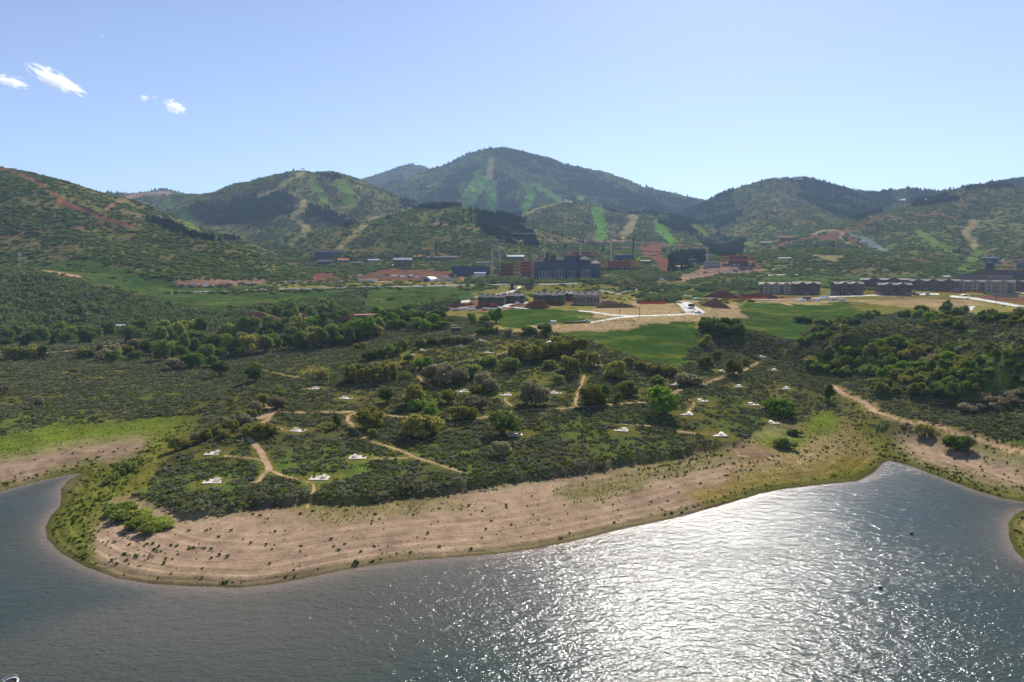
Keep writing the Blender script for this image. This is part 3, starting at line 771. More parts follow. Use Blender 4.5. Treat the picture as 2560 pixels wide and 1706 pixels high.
def terrain_mat(name, s1, s2, bump):
    m, nt, b = new_mat(name)
    at = N(nt, 'ShaderNodeAttribute'); at.attribute_name = 'albedo'
    geo = N(nt, 'ShaderNodeNewGeometry')
    n1 = N(nt, 'ShaderNodeTexNoise'); n1.inputs['Scale'].default_value = s1; n1.inputs['Detail'].default_value = 8; n1.inputs['Roughness'].default_value = .62
    n2 = N(nt, 'ShaderNodeTexNoise'); n2.inputs['Scale'].default_value = s2; n2.inputs['Detail'].default_value = 6; n2.inputs['Roughness'].default_value = .7
    nt.links.new(geo.outputs['Position'], n1.inputs['Vector']); nt.links.new(geo.outputs['Position'], n2.inputs['Vector'])
    r1 = N(nt, 'ShaderNodeMapRange'); r1.inputs[1].default_value = .3; r1.inputs[2].default_value = .7; r1.inputs[3].default_value = .72; r1.inputs[4].default_value = 1.28
    r2 = N(nt, 'ShaderNodeMapRange'); r2.inputs[1].default_value = .3; r2.inputs[2].default_value = .7; r2.inputs[3].default_value = .72; r2.inputs[4].default_value = 1.28
    nt.links.new(n1.outputs[0], r1.inputs[0]); nt.links.new(n2.outputs[0], r2.inputs[0])
    mu = N(nt, 'ShaderNodeMath', operation='MULTIPLY'); nt.links.new(r1.outputs[0], mu.inputs[0]); nt.links.new(r2.outputs[0], mu.inputs[1])
    sc = N(nt, 'ShaderNodeVectorMath', operation='SCALE'); nt.links.new(at.outputs['Color'], sc.inputs[0]); nt.links.new(mu.outputs[0], sc.inputs['Scale'])
    nt.links.new(sc.outputs[0], b.inputs['Base Color'])
    b.inputs['Roughness'].default_value = .95
    b.inputs['Specular IOR Level'].default_value = 0.0
    bp = N(nt, 'ShaderNodeBump'); bp.inputs['Strength'].default_value = .8; bp.inputs['Distance'].default_value = bump
    nt.links.new(n2.outputs[0], bp.inputs['Height']); nt.links.new(bp.outputs[0], b.inputs['Normal'])
    return m
MAT_GROUND = terrain_mat('ground', .22, 1.4, .16)
MAT_HILLS = terrain_mat('hillside', .035, .16, 3.0)

def grid_mesh(name, i0, i1, mat):
    ni = i1 - i0
    co = np.stack([GX[i0:i1], GY[i0:i1], GZ[i0:i1]], -1).reshape(-1, 3)
    idx = np.arange(ni * NA).reshape(ni, NA)
    q = np.stack([idx[:-1, :-1], idx[1:, :-1], idx[1:, 1:], idx[:-1, 1:]], -1).reshape(-1, 4)
    q = q[:, ::-1]
    me = bpy.data.meshes.new(name)
    me.vertices.add(len(co)); me.vertices.foreach_set('co', co.ravel())
    me.loops.add(q.size); me.loops.foreach_set('vertex_index', q.ravel().astype(np.int32))
    me.polygons.add(len(q)); me.polygons.foreach_set('loop_start', np.arange(0, q.size, 4, dtype=np.int32))
    me.polygons.foreach_set('use_smooth', np.ones(len(q), bool))
    me.update()
    ca = me.color_attributes.new('albedo', 'FLOAT_COLOR', 'POINT')
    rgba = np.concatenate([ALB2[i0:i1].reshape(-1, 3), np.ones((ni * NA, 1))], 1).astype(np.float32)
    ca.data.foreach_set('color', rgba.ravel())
    me.materials.append(mat)
    o = bpy.data.objects.new(name, me); col.objects.link(o)
    o['kind'] = 'structure'
    return o
isplit = int(np.searchsorted(rr, 700))
ground = grid_mesh('ground', 0, isplit + 1, MAT_GROUND)
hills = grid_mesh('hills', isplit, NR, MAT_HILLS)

# ------------------------------------------------------------------ water
def make_water():
    m, nt, b = new_mat('lake_water')
    at = N(nt, 'ShaderNodeAttribute'); at.attribute_name = 'silt'
    geo = N(nt, 'ShaderNodeNewGeometry')
    cr = N(nt, 'ShaderNodeMix', data_type='RGBA')
    cr.inputs[6].default_value = (*lin(46, 60, 52), 1); cr.inputs[7].default_value = (*lin(118, 104, 88), 1)
    nt.links.new(at.outputs['Fac'], cr.inputs[0])
    nt.links.new(cr.outputs[2], b.inputs['Base Color'])
    b.inputs['Roughness'].default_value = .13
    b.inputs['IOR'].default_value = 1.33
    b.inputs['Specular IOR Level'].default_value = .36
    # wind waves: a short chop on a longer one running across the view
    mp = N(nt, 'ShaderNodeMapping'); mp.inputs['Rotation'].default_value = (0, 0, R(-14)); mp.inputs['Scale'].default_value = (.58, 1.0, 1.0)
    nt.links.new(geo.outputs['Position'], mp.inputs['Vector'])
    na = N(nt, 'ShaderNodeTexNoise'); na.inputs['Scale'].default_value = .5; na.inputs['Detail'].default_value = 3; na.inputs['Roughness'].default_value = .55; na.inputs['Distortion'].default_value = .4
    nb = N(nt, 'ShaderNodeTexNoise'); nb.inputs['Scale'].default_value = 1.7; nb.inputs['Detail'].default_value = 3; nb.inputs['Roughness'].default_value = .6
    nt.links.new(mp.outputs[0], na.inputs['Vector']); nt.links.new(mp.outputs[0], nb.inputs['Vector'])
    # gusts change the height of the chop
    ng = N(nt, 'ShaderNodeTexNoise'); ng.inputs['Scale'].default_value = .022; ng.inputs['Detail'].default_value = 4
    nt.links.new(mp.outputs[0], ng.inputs['Vector'])
    rg = N(nt, 'ShaderNodeMapRange'); rg.inputs[1].default_value = .35; rg.inputs[2].default_value = .65; rg.inputs[3].default_value = .7; rg.inputs[4].default_value = 1.1
    nt.links.new(ng.outputs[0], rg.inputs[0])
    b1 = N(nt, 'ShaderNodeBump'); b1.inputs['Distance'].default_value = .46
    b2 = N(nt, 'ShaderNodeBump'); b2.inputs['Distance'].default_value = .25
    nt.links.new(rg.outputs[0], b1.inputs['Strength']); nt.links.new(rg.outputs[0], b2.inputs['Strength'])
    nt.links.new(na.outputs[0], b1.inputs['Height']); nt.links.new(nb.outputs[0], b2.inputs['Height'])
    nt.links.new(b1.outputs[0], b2.inputs['Normal']); nt.links.new(b2.outputs[0], b.inputs['Normal'])
    # rings of vertices from close under the viewpoint out past the shore
    wa = np.radians(np.linspace(-75, 75, 420)); wr = np.geomspace(20, 420, 330)
    X = wr[:, None] * np.sin(wa); Y = wr[:, None] * np.cos(wa)
    d = line_dist(X, Y, lake_closed)
    inside = in_poly(X, Y, lake)
    px, py = to_px(X, Y, 0 * X)
    silt = np.exp(-d / 1.6) * .95 + .30 * np.exp(-d / 7)
    # plume of stirred up mud off the point: the deeper left water stays clear of it
    side = (X + 95 + 14 * fbm(X / 25, Y / 25, 3, 44)) - (138 - Y) * -.35
    plume = sstep(-6, 10, X - (-76) + (135 - Y) * .9 + 8 * fbm(X / 18, Y / 18, 4, 45)) * (1 - sstep(-30, 40, X - 10 + 10 * fbm(X / 25, Y / 25, 3, 46))) * (1 - sstep(10, 60, d))
    silt = np.clip(silt + .05 + .30 * plume + .05 * fbm(X / 30, Y / 12, 3, 47), 0, 1)
    silt = np.where(inside, silt, 1)
    co = np.stack([X, Y, 0 * X], -1).reshape(-1, 3)
    nr_, na_ = X.shape
    idx = np.arange(nr_ * na_).reshape(nr_, na_)
    q = np.stack([idx[:-1, :-1], idx[:-1, 1:], idx[1:, 1:], idx[1:, :-1]], -1).reshape(-1, 4)
    # leave out what lies under dry land
    zc = np.where(inside | (d < 6), 1, 0).ravel()
    keep = zc[q].max(1) > 0
    q = q[keep]
    me = bpy.data.meshes.new('water')
    me.vertices.add(len(co)); me.vertices.foreach_set('co', co.ravel())
    me.loops.add(q.size); me.loops.foreach_set('vertex_index', q.ravel().astype(np.int32))
    me.polygons.add(len(q)); me.polygons.foreach_set('loop_start', np.arange(0, q.size, 4, dtype=np.int32))
    me.update()
    fa = me.attributes.new('silt', 'FLOAT', 'POINT'); fa.data.foreach_set('value', silt.ravel().astype(np.float32))
    me.materials.append(m)
    o = bpy.data.objects.new('water', me); col.objects.link(o); o['kind'] = 'structure'
    return o
water = make_water()
# ------------------------------------------------------------------ foliage materials
def leaf_mat(name, dark, light, trans=.25, huevar=.03, rough=.7):
    m = bpy.data.materials.new(name); m.use_nodes = True
    nt = m.node_tree; nt.nodes.remove(nt.nodes['Principled BSDF'])
    out = nt.nodes['Material Output']
    oi = N(nt, 'ShaderNodeObjectInfo'); geo = N(nt, 'ShaderNodeNewGeometry')
    no = N(nt, 'ShaderNodeTexNoise'); no.inputs['Scale'].default_value = .9; no.inputs['Detail'].default_value = 3
    nt.links.new(geo.outputs['Position'], no.inputs['Vector'])
    ad = N(nt, 'ShaderNodeMath', operation='ADD'); nt.links.new(oi.outputs['Random'], ad.inputs[0]); nt.links.new(no.outputs[0], ad.inputs[1])
    ad2 = N(nt, 'ShaderNodeMath', operation='MULTIPLY'); ad2.inputs[1].default_value = .5; nt.links.new(ad.outputs[0], ad2.inputs[0])
    isl = N(nt, 'ShaderNodeMath', operation='MULTIPLY_ADD'); isl.inputs[1].default_value = .35; nt.links.new(geo.outputs['Random Per Island'], isl.inputs[0]); nt.links.new(ad2.outputs[0], isl.inputs[2])
    mr = N(nt, 'ShaderNodeMapRange'); mr.inputs[1].default_value = .3; mr.inputs[2].default_value = 1.0
    nt.links.new(isl.outputs[0], mr.inputs[0])
    mx = N(nt, 'ShaderNodeMix', data_type='RGBA'); mx.inputs[6].default_value = (*lin(*dark), 1); mx.inputs[7].default_value = (*lin(*light), 1)
    nt.links.new(mr.outputs[0], mx.inputs[0])
    d = N(nt, 'ShaderNodeBsdfDiffuse'); t = N(nt, 'ShaderNodeBsdfTranslucent')
    nt.links.new(mx.outputs[2], d.inputs[0]); nt.links.new(mx.outputs[2], t.inputs[0])
    ms = N(nt, 'ShaderNodeMixShader'); ms.inputs[0].default_value = trans
    nt.links.new(d.outputs[0], ms.inputs[1]); nt.links.new(t.outputs[0], ms.inputs[2]); nt.links.new(ms.outputs[0], out.inputs['Surface'])
    return m
L_SAGE = leaf_mat('sage_leaf', (72, 74, 52), (156, 156, 120), .3)
L_SAGE2 = leaf_mat('sage_leaf_green', (60, 70, 30), (134, 140, 70), .3)
L_THICK = leaf_mat('creek_wood_leaf', (64, 76, 40), (134, 142, 86), .32)
L_OLIVE = leaf_mat('olive_new_leaf', (92, 94, 38), (166, 160, 78), .42)
L_DARK = leaf_mat('dark_green_leaf', (50, 68, 26), (112, 130, 54), .4)
L_MID = leaf_mat('mid_green_leaf', (80, 96, 42), (150, 160, 82), .42)
L_BRIGHT = leaf_mat('bright_green_leaf', (76, 104, 28), (134, 160, 54), .4)
L_LIME = leaf_mat('pale_willow_leaf', (104, 118, 48), (172, 178, 84), .5)
L_GREY = leaf_mat('bare_twig', (108, 100, 74), (170, 160, 122), .35)
L_HILL = leaf_mat('hill_scrub_leaf', (68, 84, 34), (132, 146, 70), .38)
L_CON = leaf_mat('evergreen_needle', (26, 42, 32), (62, 80, 54), .15)
L_WEED = leaf_mat('shore_weed_leaf', (40, 58, 24), (92, 116, 42), .25)
L_GRASS = leaf_mat('grass_blade', (104, 112, 52), (158, 158, 88), .35)
L_GRASSB = leaf_mat('green_grass_blade', (88, 106, 34), (144, 156, 60), .35)
BARK = flat('bark', (96, 84, 70), .9)

def ico(sub):
    bm = bmesh.new(); bmesh.ops.create_icosphere(bm, subdivisions=sub, radius=1.0)
    v = np.array([p.co[:] for p in bm.verts]); f = np.array([[q.index for q in t.verts] for t in bm.faces]); bm.free()
    return v, f
ICO1 = ico(1); ICO2 = ico(2)

def build(name, V, Fc, mat, smooth=False):
    me = bpy.data.meshes.new(name)
    me.from_pydata([tuple(p) for p in V], [], [tuple(int(i) for i in f) for f in Fc])
    if isinstance(mat, (list, tuple)):
        for k in mat: me.materials.append(k)
    else: me.materials.append(mat)
    if smooth: me.polygons.foreach_set('use_smooth', np.ones(len(me.polygons), bool))
    me.update()
    return me

def blob(lobes, rng_, sub=1, rough=.25, flat_=.8):
    V = []; Fc = []; o = 0
    v0, f0 = ICO1 if sub == 1 else ICO2
    for cx, cy, cz, r in lobes:
        v = v0 * (1 + rough * (rng_.random((len(v0), 1)) * 2 - 1)) * r * np.array([1, 1, flat_]) + np.array([cx, cy, cz])
        V.append(v); Fc.append(f0 + o); o += len(v)
    return np.vstack(V), np.vstack(Fc)

def leaves(lobes, n, size, rng_, flat_=.85, up=.35):
    """N small leaf sprays over the skins of the lobes"""
    L = np.array(lobes); w = L[:, 3] ** 2; w = w / w.sum()
    k = rng_.choice(len(L), n, p=w)
    d = rng_.normal(size=(n, 3)); d /= np.linalg.norm(d, axis=1)[:, None]
    d[:, 2] = np.where(d[:, 2] < -.35, -d[:, 2], d[:, 2])
    rad = L[k, 3] * (.74 + .55 * rng_.random(n) ** 1.3)
    p = L[k, :3] + d * rad[:, None] * np.array([1, 1, flat_])
    nrm = d + .75 * rng_.normal(size=(n, 3)) + np.array([0, 0, up]); nrm /= np.linalg.norm(nrm, axis=1)[:, None]
    a = np.cross(nrm, rng_.normal(size=(n, 3))); a /= np.linalg.norm(a, axis=1)[:, None]
    b = np.cross(nrm, a)
    s = size * (.6 + .8 * rng_.random(n))[:, None]
    q = np.stack([p - a * s - b * s * .6, p + a * s * .2 - b * s, p + a * s + b * s * .5, p - a * s * .3 + b * s], 1)
    V = q.reshape(-1, 3); Fc = np.arange(4 * n).reshape(n, 4)
    return V, Fc

def crown_mesh(name, kind, seed, mat):
    """unit crown: width 2, height about 1.7 with its base at z = 0"""
    r = np.random.default_rng(seed)
    lobes = []
    if kind == 'round':
        for i in range(20):
            a = r.random() * 6.283; q = math.sqrt(r.random()) * .72; h = .34 + r.random() * .9
            rr_ = .20 + r.random() * .24
            q *= 1 - max(0, h - .8) * .6
            lobes.append((math.cos(a) * q, math.sin(a) * q, h, rr_))
    elif kind == 'shrub':
        for i in range(18):
            a = r.random() * 6.283; q = math.sqrt(r.random()) * .72; h = .22 + r.random() * .55 * (1 - q * .5)
            lobes.append((math.cos(a) * q, math.sin(a) * q, h, .24 + r.random() * .16))
    elif kind == 'tall':
        for i in range(18):
            h = .3 + r.random() * 1.55; a = r.random() * 6.283
            q = .55 * math.sqrt(r.random()) * (1 - abs(h - 1.0) * .4)
            lobes.append((math.cos(a) * q, math.sin(a) * q, h, .24 + r.random() * .16))
    V, Fc = leaves(lobes, 1700 if kind != 'shrub' else 1300, .07, r)
    inner = [(x, y, z, q * .72) for x, y, z, q in lobes]  # solid core added inside the leaf sprays to stop light passing through
    V2, F2 = blob(inner, r, 1, .2)
    o = len(V)
    me = build(name, np.vstack([V, V2]), list(Fc) + list(F2 + o), mat)
    return me

def stems_mesh(name, seed, n, h, spread, mat, rad=.022):
    """a fan of tapered stems forking upward"""
    r = np.random.default_rng(seed); V = []; Fc = []
    for i in range(n):
        a = r.random() * 6.283; q = spread * (.3 + .7 * r.random())
        p0 = np.array([math.cos(a) * .08, math.sin(a) * .08, -.05]); p2 = np.array([math.cos(a) * q, math.sin(a) * q, h * (.75 + .35 * r.random())])
        p1 = (p0 + p2) / 2 + r.normal(size=3) * .06
        base = len(V)
        for p, w in ((p0, rad * 1.6), (p1, rad), (p2, rad * .35)):
            for k in range(4):
                V.append(p + np.array([math.cos(k * 1.571) * w, math.sin(k * 1.571) * w, 0]))
        for s in range(2):
            for k in range(4):
                b0 = base + s * 4
                Fc.append((b0 + k, b0 + (k + 1) % 4, b0 + 4 + (k + 1) % 4, b0 + 4 + k))
        for f in range(3):                       # side twigs
            t = .4 + .5 * r.random(); c = p0 + (p2 - p0) * t; e = c + np.array([r.normal() * .2, r.normal() * .2, .18 + .2 * r.random()])
            b0 = len(V)
            V += [c + (rad * .5, 0, 0), c - (rad * .5, 0, 0), c + (0, rad * .5, 0), e]
            Fc += [(b0, b0 + 1, b0 + 3), (b0 + 1, b0 + 2, b0 + 3), (b0 + 2, b0, b0 + 3)]
    return build(name, V, Fc, mat)

def conifer_mesh(name, seed, mat, trunk=BARK):
    r = np.random.default_rng(seed); V = []; Fc = []
    tiers = 9
    for t in range(tiers):
        z = .12 + .86 * t / tiers; w = .30 * (1 - t / tiers) ** .85 + .02; n = 9
        b = len(V); V.append(np.array([0, 0, z + .20 * (1 - t / tiers) + .05]))
        for k in range(n * 2):
            a = k * math.pi / n + r.random() * .2; ww = w * (1.1 if k % 2 else .55) * (.8 + .4 * r.random())
            V.append(np.array([math.cos(a) * ww, math.sin(a) * ww, z - (.035 if k % 2 else -.01)]))
        for k in range(n * 2): Fc.append((b, b + 1 + k, b + 1 + (k + 1) % (n * 2)))
    return build(name, V, Fc, mat)

# ------------------------------------------------------------------ scattered growth
def proto_collection(name, meshes):
    c = bpy.data.collections.new(name)
    for i, me in enumerate(meshes):
        o = bpy.data.objects.new('%s_form' % name, me); c.objects.link(o)
    return c

def scatter(name, label, pts, scl, protos, mat_unused=None, rngs=0, zs=None):
    me = bpy.data.meshes.new(name)
    pts = np.asarray(pts, np.float32)
    me.vertices.add(len(pts)); me.vertices.foreach_set('co', pts.ravel())
    r = np.random.default_rng(900 + rngs)
    sc3 = np.stack([scl, scl, scl * (zs if zs is not None else 1.0)], -1).astype(np.float32)
    a = me.attributes.new('size', 'FLOAT_VECTOR', 'POINT'); a.data.foreach_set('vector', sc3.ravel())
    rot = np.zeros((len(pts), 3), np.float32); rot[:, 2] = r.random(len(pts)) * 6.283
    a = me.attributes.new('turn', 'FLOAT_VECTOR', 'POINT'); a.data.foreach_set('vector', rot.ravel())
    o = bpy.data.objects.new(name, me); col.objects.link(o)
    ng = bpy.data.node_groups.new(name, 'GeometryNodeTree')
    ng.interface.new_socket('Geometry', in_out='INPUT', socket_type='NodeSocketGeometry')
    ng.interface.new_socket('Geometry', in_out='OUTPUT', socket_type='NodeSocketGeometry')
    gi = ng.nodes.new('NodeGroupInput'); go = ng.nodes.new('NodeGroupOutput')
    ip = ng.nodes.new('GeometryNodeInstanceOnPoints')
    ci = ng.nodes.new('GeometryNodeCollectionInfo'); ci.inputs['Collection'].default_value = protos
    ci.inputs['Separate Children'].default_value = True; ci.inputs['Reset Children'].default_value = True
    ip.inputs['Pick Instance'].default_value = True
    s = ng.nodes.new('GeometryNodeInputNamedAttribute'); s.data_type = 'FLOAT_VECTOR'; s.inputs['Name'].default_value = 'size'
    t = ng.nodes.new('GeometryNodeInputNamedAttribute'); t.data_type = 'FLOAT_VECTOR'; t.inputs['Name'].default_value = 'turn'
    ng.links.new(gi.outputs[0], ip.inputs['Points']); ng.links.new(ci.outputs[0], ip.inputs['Instance'])
    ng.links.new(s.outputs['Attribute'], ip.inputs['Scale']); ng.links.new(t.outputs['Attribute'], ip.inputs['Rotation'])
    ng.links.new(ip.outputs[0], go.inputs[0])
    md = o.modifiers.new(name, 'NODES'); md.node_group = ng
    o['kind'] = 'stuff'; o['label'] = label
    return o

CELL = np.zeros(GX.shape)
dr_ = np.gradient(rr); da_ = np.gradient(az)
CELL = rr[:, None] * dr_[:, None] * da_[None, :]
WIDE = (PX > -260) & (PX < 2820)

def sample(dens, h, seed, rmin=90, rmax=9000, cap=None):
    """points with DENS per square metre where something H tall can be seen"""
    r = np.random.default_rng(seed)
    lam = dens * CELL * seen_with(h) * WIDE * (FAR > rmin) * (FAR < rmax)
    tot = lam.sum(); print('wanted', seed, int(tot))
    if cap and tot > cap: lam = lam * (cap / tot)
    n = r.poisson(lam)
    i, j = np.nonzero(n)
    reps = n[i, j]; i = np.repeat(i, reps); j = np.repeat(j, reps)
    R_ = rr[i] + (r.random(len(i)) - .5) * dr_[i]; A_ = az[j] + (r.random(len(i)) - .5) * da_[j]
    X = R_ * np.sin(A_); Y = R_ * np.cos(A_)
    Z = ground_z(X, Y)
    print('sample', seed, len(X))
    return np.stack([X, Y, Z], -1), R_

rp = np.random.default_rng(77)
def lump_meshes(n, nl, sub, mat, flat_, name, nleaf=0, ls=.2, spread=.6):
    out = []
    for k in range(n):
        L = [(rp.normal() * spread * .6, rp.normal() * spread * .6, .35 + .25 * rp.random(), .42 + .3 * rp.random()) for _ in range(nl)]
        V, Fc = blob([(x, y, z, q * .9) for x, y, z, q in L], rp, sub, .3, flat_)
        fl = list(Fc)
        if nleaf:
            V2, F2 = leaves(L, nleaf, ls, rp, flat_)
            fl += list(F2 + len(V)); V = np.vstack([V, V2])
        out.append(build(name, V, fl, mat))
    return out
def patch_meshes(n, count, radius, mat, nleaf):
    """a few square metres of separate bushes"""
    out = []
    for k in range(n):
        V = []; fl = []; o = 0
        for b_ in range(count):
            a = rp.random() * 6.283; q = radius * math.sqrt(rp.random()); s = .28 + .34 * rp.random()
            cx, cy = math.cos(a) * q, math.sin(a) * q
            L = [(cx + rp.normal() * s * .5, cy + rp.normal() * s * .5, s * (.55 + .3 * rp.random()), s * (.5 + .3 * rp.random())) for _ in range(2)]
            v1, f1 = blob([(x, y, z, q_ * .88) for x, y, z, q_ in L], rp, 1, .35, .75)
            v2, f2 = leaves(L, nleaf, s * .17, rp, .75)
            V += [v1, v2]; fl += list(f1 + o) + list(f2 + o + len(v1)); o += len(v1) + len(v2)
        out.append(build('sage_shape', np.vstack(V), fl, mat))
    return out
sage_near = proto_collection('sage_shapes', patch_meshes(5, 6, 1.5, L_SAGE, 26) + patch_meshes(3, 6, 1.5, L_SAGE2, 26))
hill_near = proto_collection('scrub_shapes', lump_meshes(5, 5, 1, L_HILL, .8, 'scrub_shape', 50, .16, .9))
thick_c = proto_collection('thicket_shapes', lump_meshes(4, 6, 1, L_THICK, 1.1, 'thicket_shape', 110, .12, .8) + lump_meshes(1, 6, 1, L_DARK, 1.1, 'thicket_shape', 110, .12, .8))
con_c = proto_collection('evergreen_shapes', [conifer_mesh('evergreen_shape', s, L_CON) for s in (1, 2, 3)])

# sagebrush: thick on the flats, in drifts
clump = fbm(GX / 6.5, GY / 6.5, 3, 201)
nb_ = np.zeros(GX.shape); mb_ = FAR < 330
nb_[mb_] = line_dist(GX[mb_], GY[mb_], bluff_w) < 5
dens = SAGE * (sstep(-.62, -.05, clump) * .42 * (.45 + .75 * sstep(-.3, .25, M4)) + .3 * nb_ * in_poly(GX, GY, plat_poly))
pts, R_ = sample(dens, 1, 301, cap=62000)
scatter('sagebrush', 'low grey green sagebrush covering the slopes above the lake', pts, (.72 + .5 * np.random.default_rng(1).random(len(pts))) * (1 + .45 * sstep(300, 650, R_)), sage_near, rngs=1)
# scrub oak on the hills
c2 = fbm(GX / 55, GY / 55, 4, 203); c3 = fbm(GX / 190, GY / 190, 3, 204)
dens = SCRUB * (.22 + .9 * sstep(-.30, .25, c2 + .4 * c3))
px_area = (FAR / 683.0) ** 2
dens = dens / (9 + 4.6 * px_area)
pts, R_ = sample(dens, 3, 302, rmin=640, cap=62000)
scatter('hill_scrub', 'scrub oak and brush growing over the hillsides', pts, (1.5 + 2.6 * np.random.default_rng(2).random(len(pts)) ** 2) * (.8 + R_ / 3400), hill_near, rngs=2, zs=.62)
# creek thickets and the wooded hill
dens = THICK * (.25 + sstep(-.4, .2, c2)) / 6.5
pts, R_ = sample(dens, 7, 303, rmin=540, cap=12500)
scatter('thicket', 'dense green thickets and young woods along the creek and the lower hill', pts, (1.5 + 2.2 * np.random.default_rng(3).random(len(pts)) ** 2), thick_c, rngs=3, zs=1.1)
# evergreen woods on the mountains
dens = CON * sstep(-.35, .15, fbm(GX / 75, GY / 75, 4, 205)) / (11 + 1.9 * px_area)
pts, R_ = sample(dens, 16, 304, rmin=900, cap=19000)
scatter('evergreen_wood', 'dark evergreen woods on the mountain slopes', pts, (8 + 8 * np.random.default_rng(4).random(len(pts))) * (.8 + R_ / 11000), con_c, rngs=4)
# weeds dotted over the beach
weed_c = proto_collection('weed_shapes', lump_meshes(4, 3, 1, L_WEED, .7, 'weed_shape', 36, .2))
dens = WEED * (.2 + 1.3 * sstep(.0, .45, fbm(GX / 2.6, GY / 1.5, 3, 206) + .25 * np.sin(dsh * 1.6)) * (WEED > .3)) 
pts, R_ = sample(dens, .5, 305, rmax=430, cap=26000)
scatter('shore_weeds', 'dark green weeds dotted in rows along the beach', pts, .16 + .38 * np.random.default_rng(5).random(len(pts)) ** 2.2, weed_c, rngs=5)

def tuft_mesh(seed, mat, n=26):
    r = np.random.default_rng(seed); V = []; Fc = []
    for i in range(n):
        a = r.random() * 6.283; b = r.random() * 6.283; q = .35 * math.sqrt(r.random())
        c = np.array([math.cos(b) * q, math.sin(b) * q, 0]); w = .05 + .04 * r.random()
        d = np.array([math.cos(a), math.sin(a), 0]) * w
        e = c + np.array([r.normal() * .22, r.normal() * .22, .5 + .6 * r.random()])
        k = len(V); V += [c - d, c + d, e]; Fc.append((k, k + 1, k + 2))
    return build('tuft_shape', V, Fc, mat)
tuft_c = proto_collection('tuft_shapes', [tuft_mesh(s, L_GRASS) for s in (1, 2, 3)] + [tuft_mesh(s, L_GRASSB) for s in (4,)])
dens = TUFT * 1.2 * sstep(-.4, .3, N3)
pts, R_ = sample(dens, .5, 306, rmax=640, cap=22000)
scatter('grass', 'tufts of pale and green grass between the sage and along the paths', pts, .25 + .35 * np.random.default_rng(6).random(len(pts)) ** 2, tuft_c, rngs=6)
# ------------------------------------------------------------------ things: helpers
def tag(o, label=None, cat=None, group=None, kind=None):
    if label: o['label'] = label
    if cat: o['category'] = cat
    if group: o['group'] = group
    if kind: o['kind'] = kind
    return o

def mesh_obj(name, me, parent=None, loc=(0, 0, 0), rz=0.0, scale=None):
    o = bpy.data.objects.new(name, me); col.objects.link(o)
    o.parent = parent; o.location = loc; o.rotation_euler = (0, 0, rz)
    if scale is not None: o.scale = scale
    return o

def empty(name, loc, rz=0.0, label=None, cat=None, group=None, scale=None):
    o = bpy.data.objects.new(name, None); col.objects.link(o)
    o.location = loc; o.rotation_euler = (0, 0, rz); o.empty_display_size = .5
    if scale is not None: o.scale = scale
    return tag(o, label, cat, group)

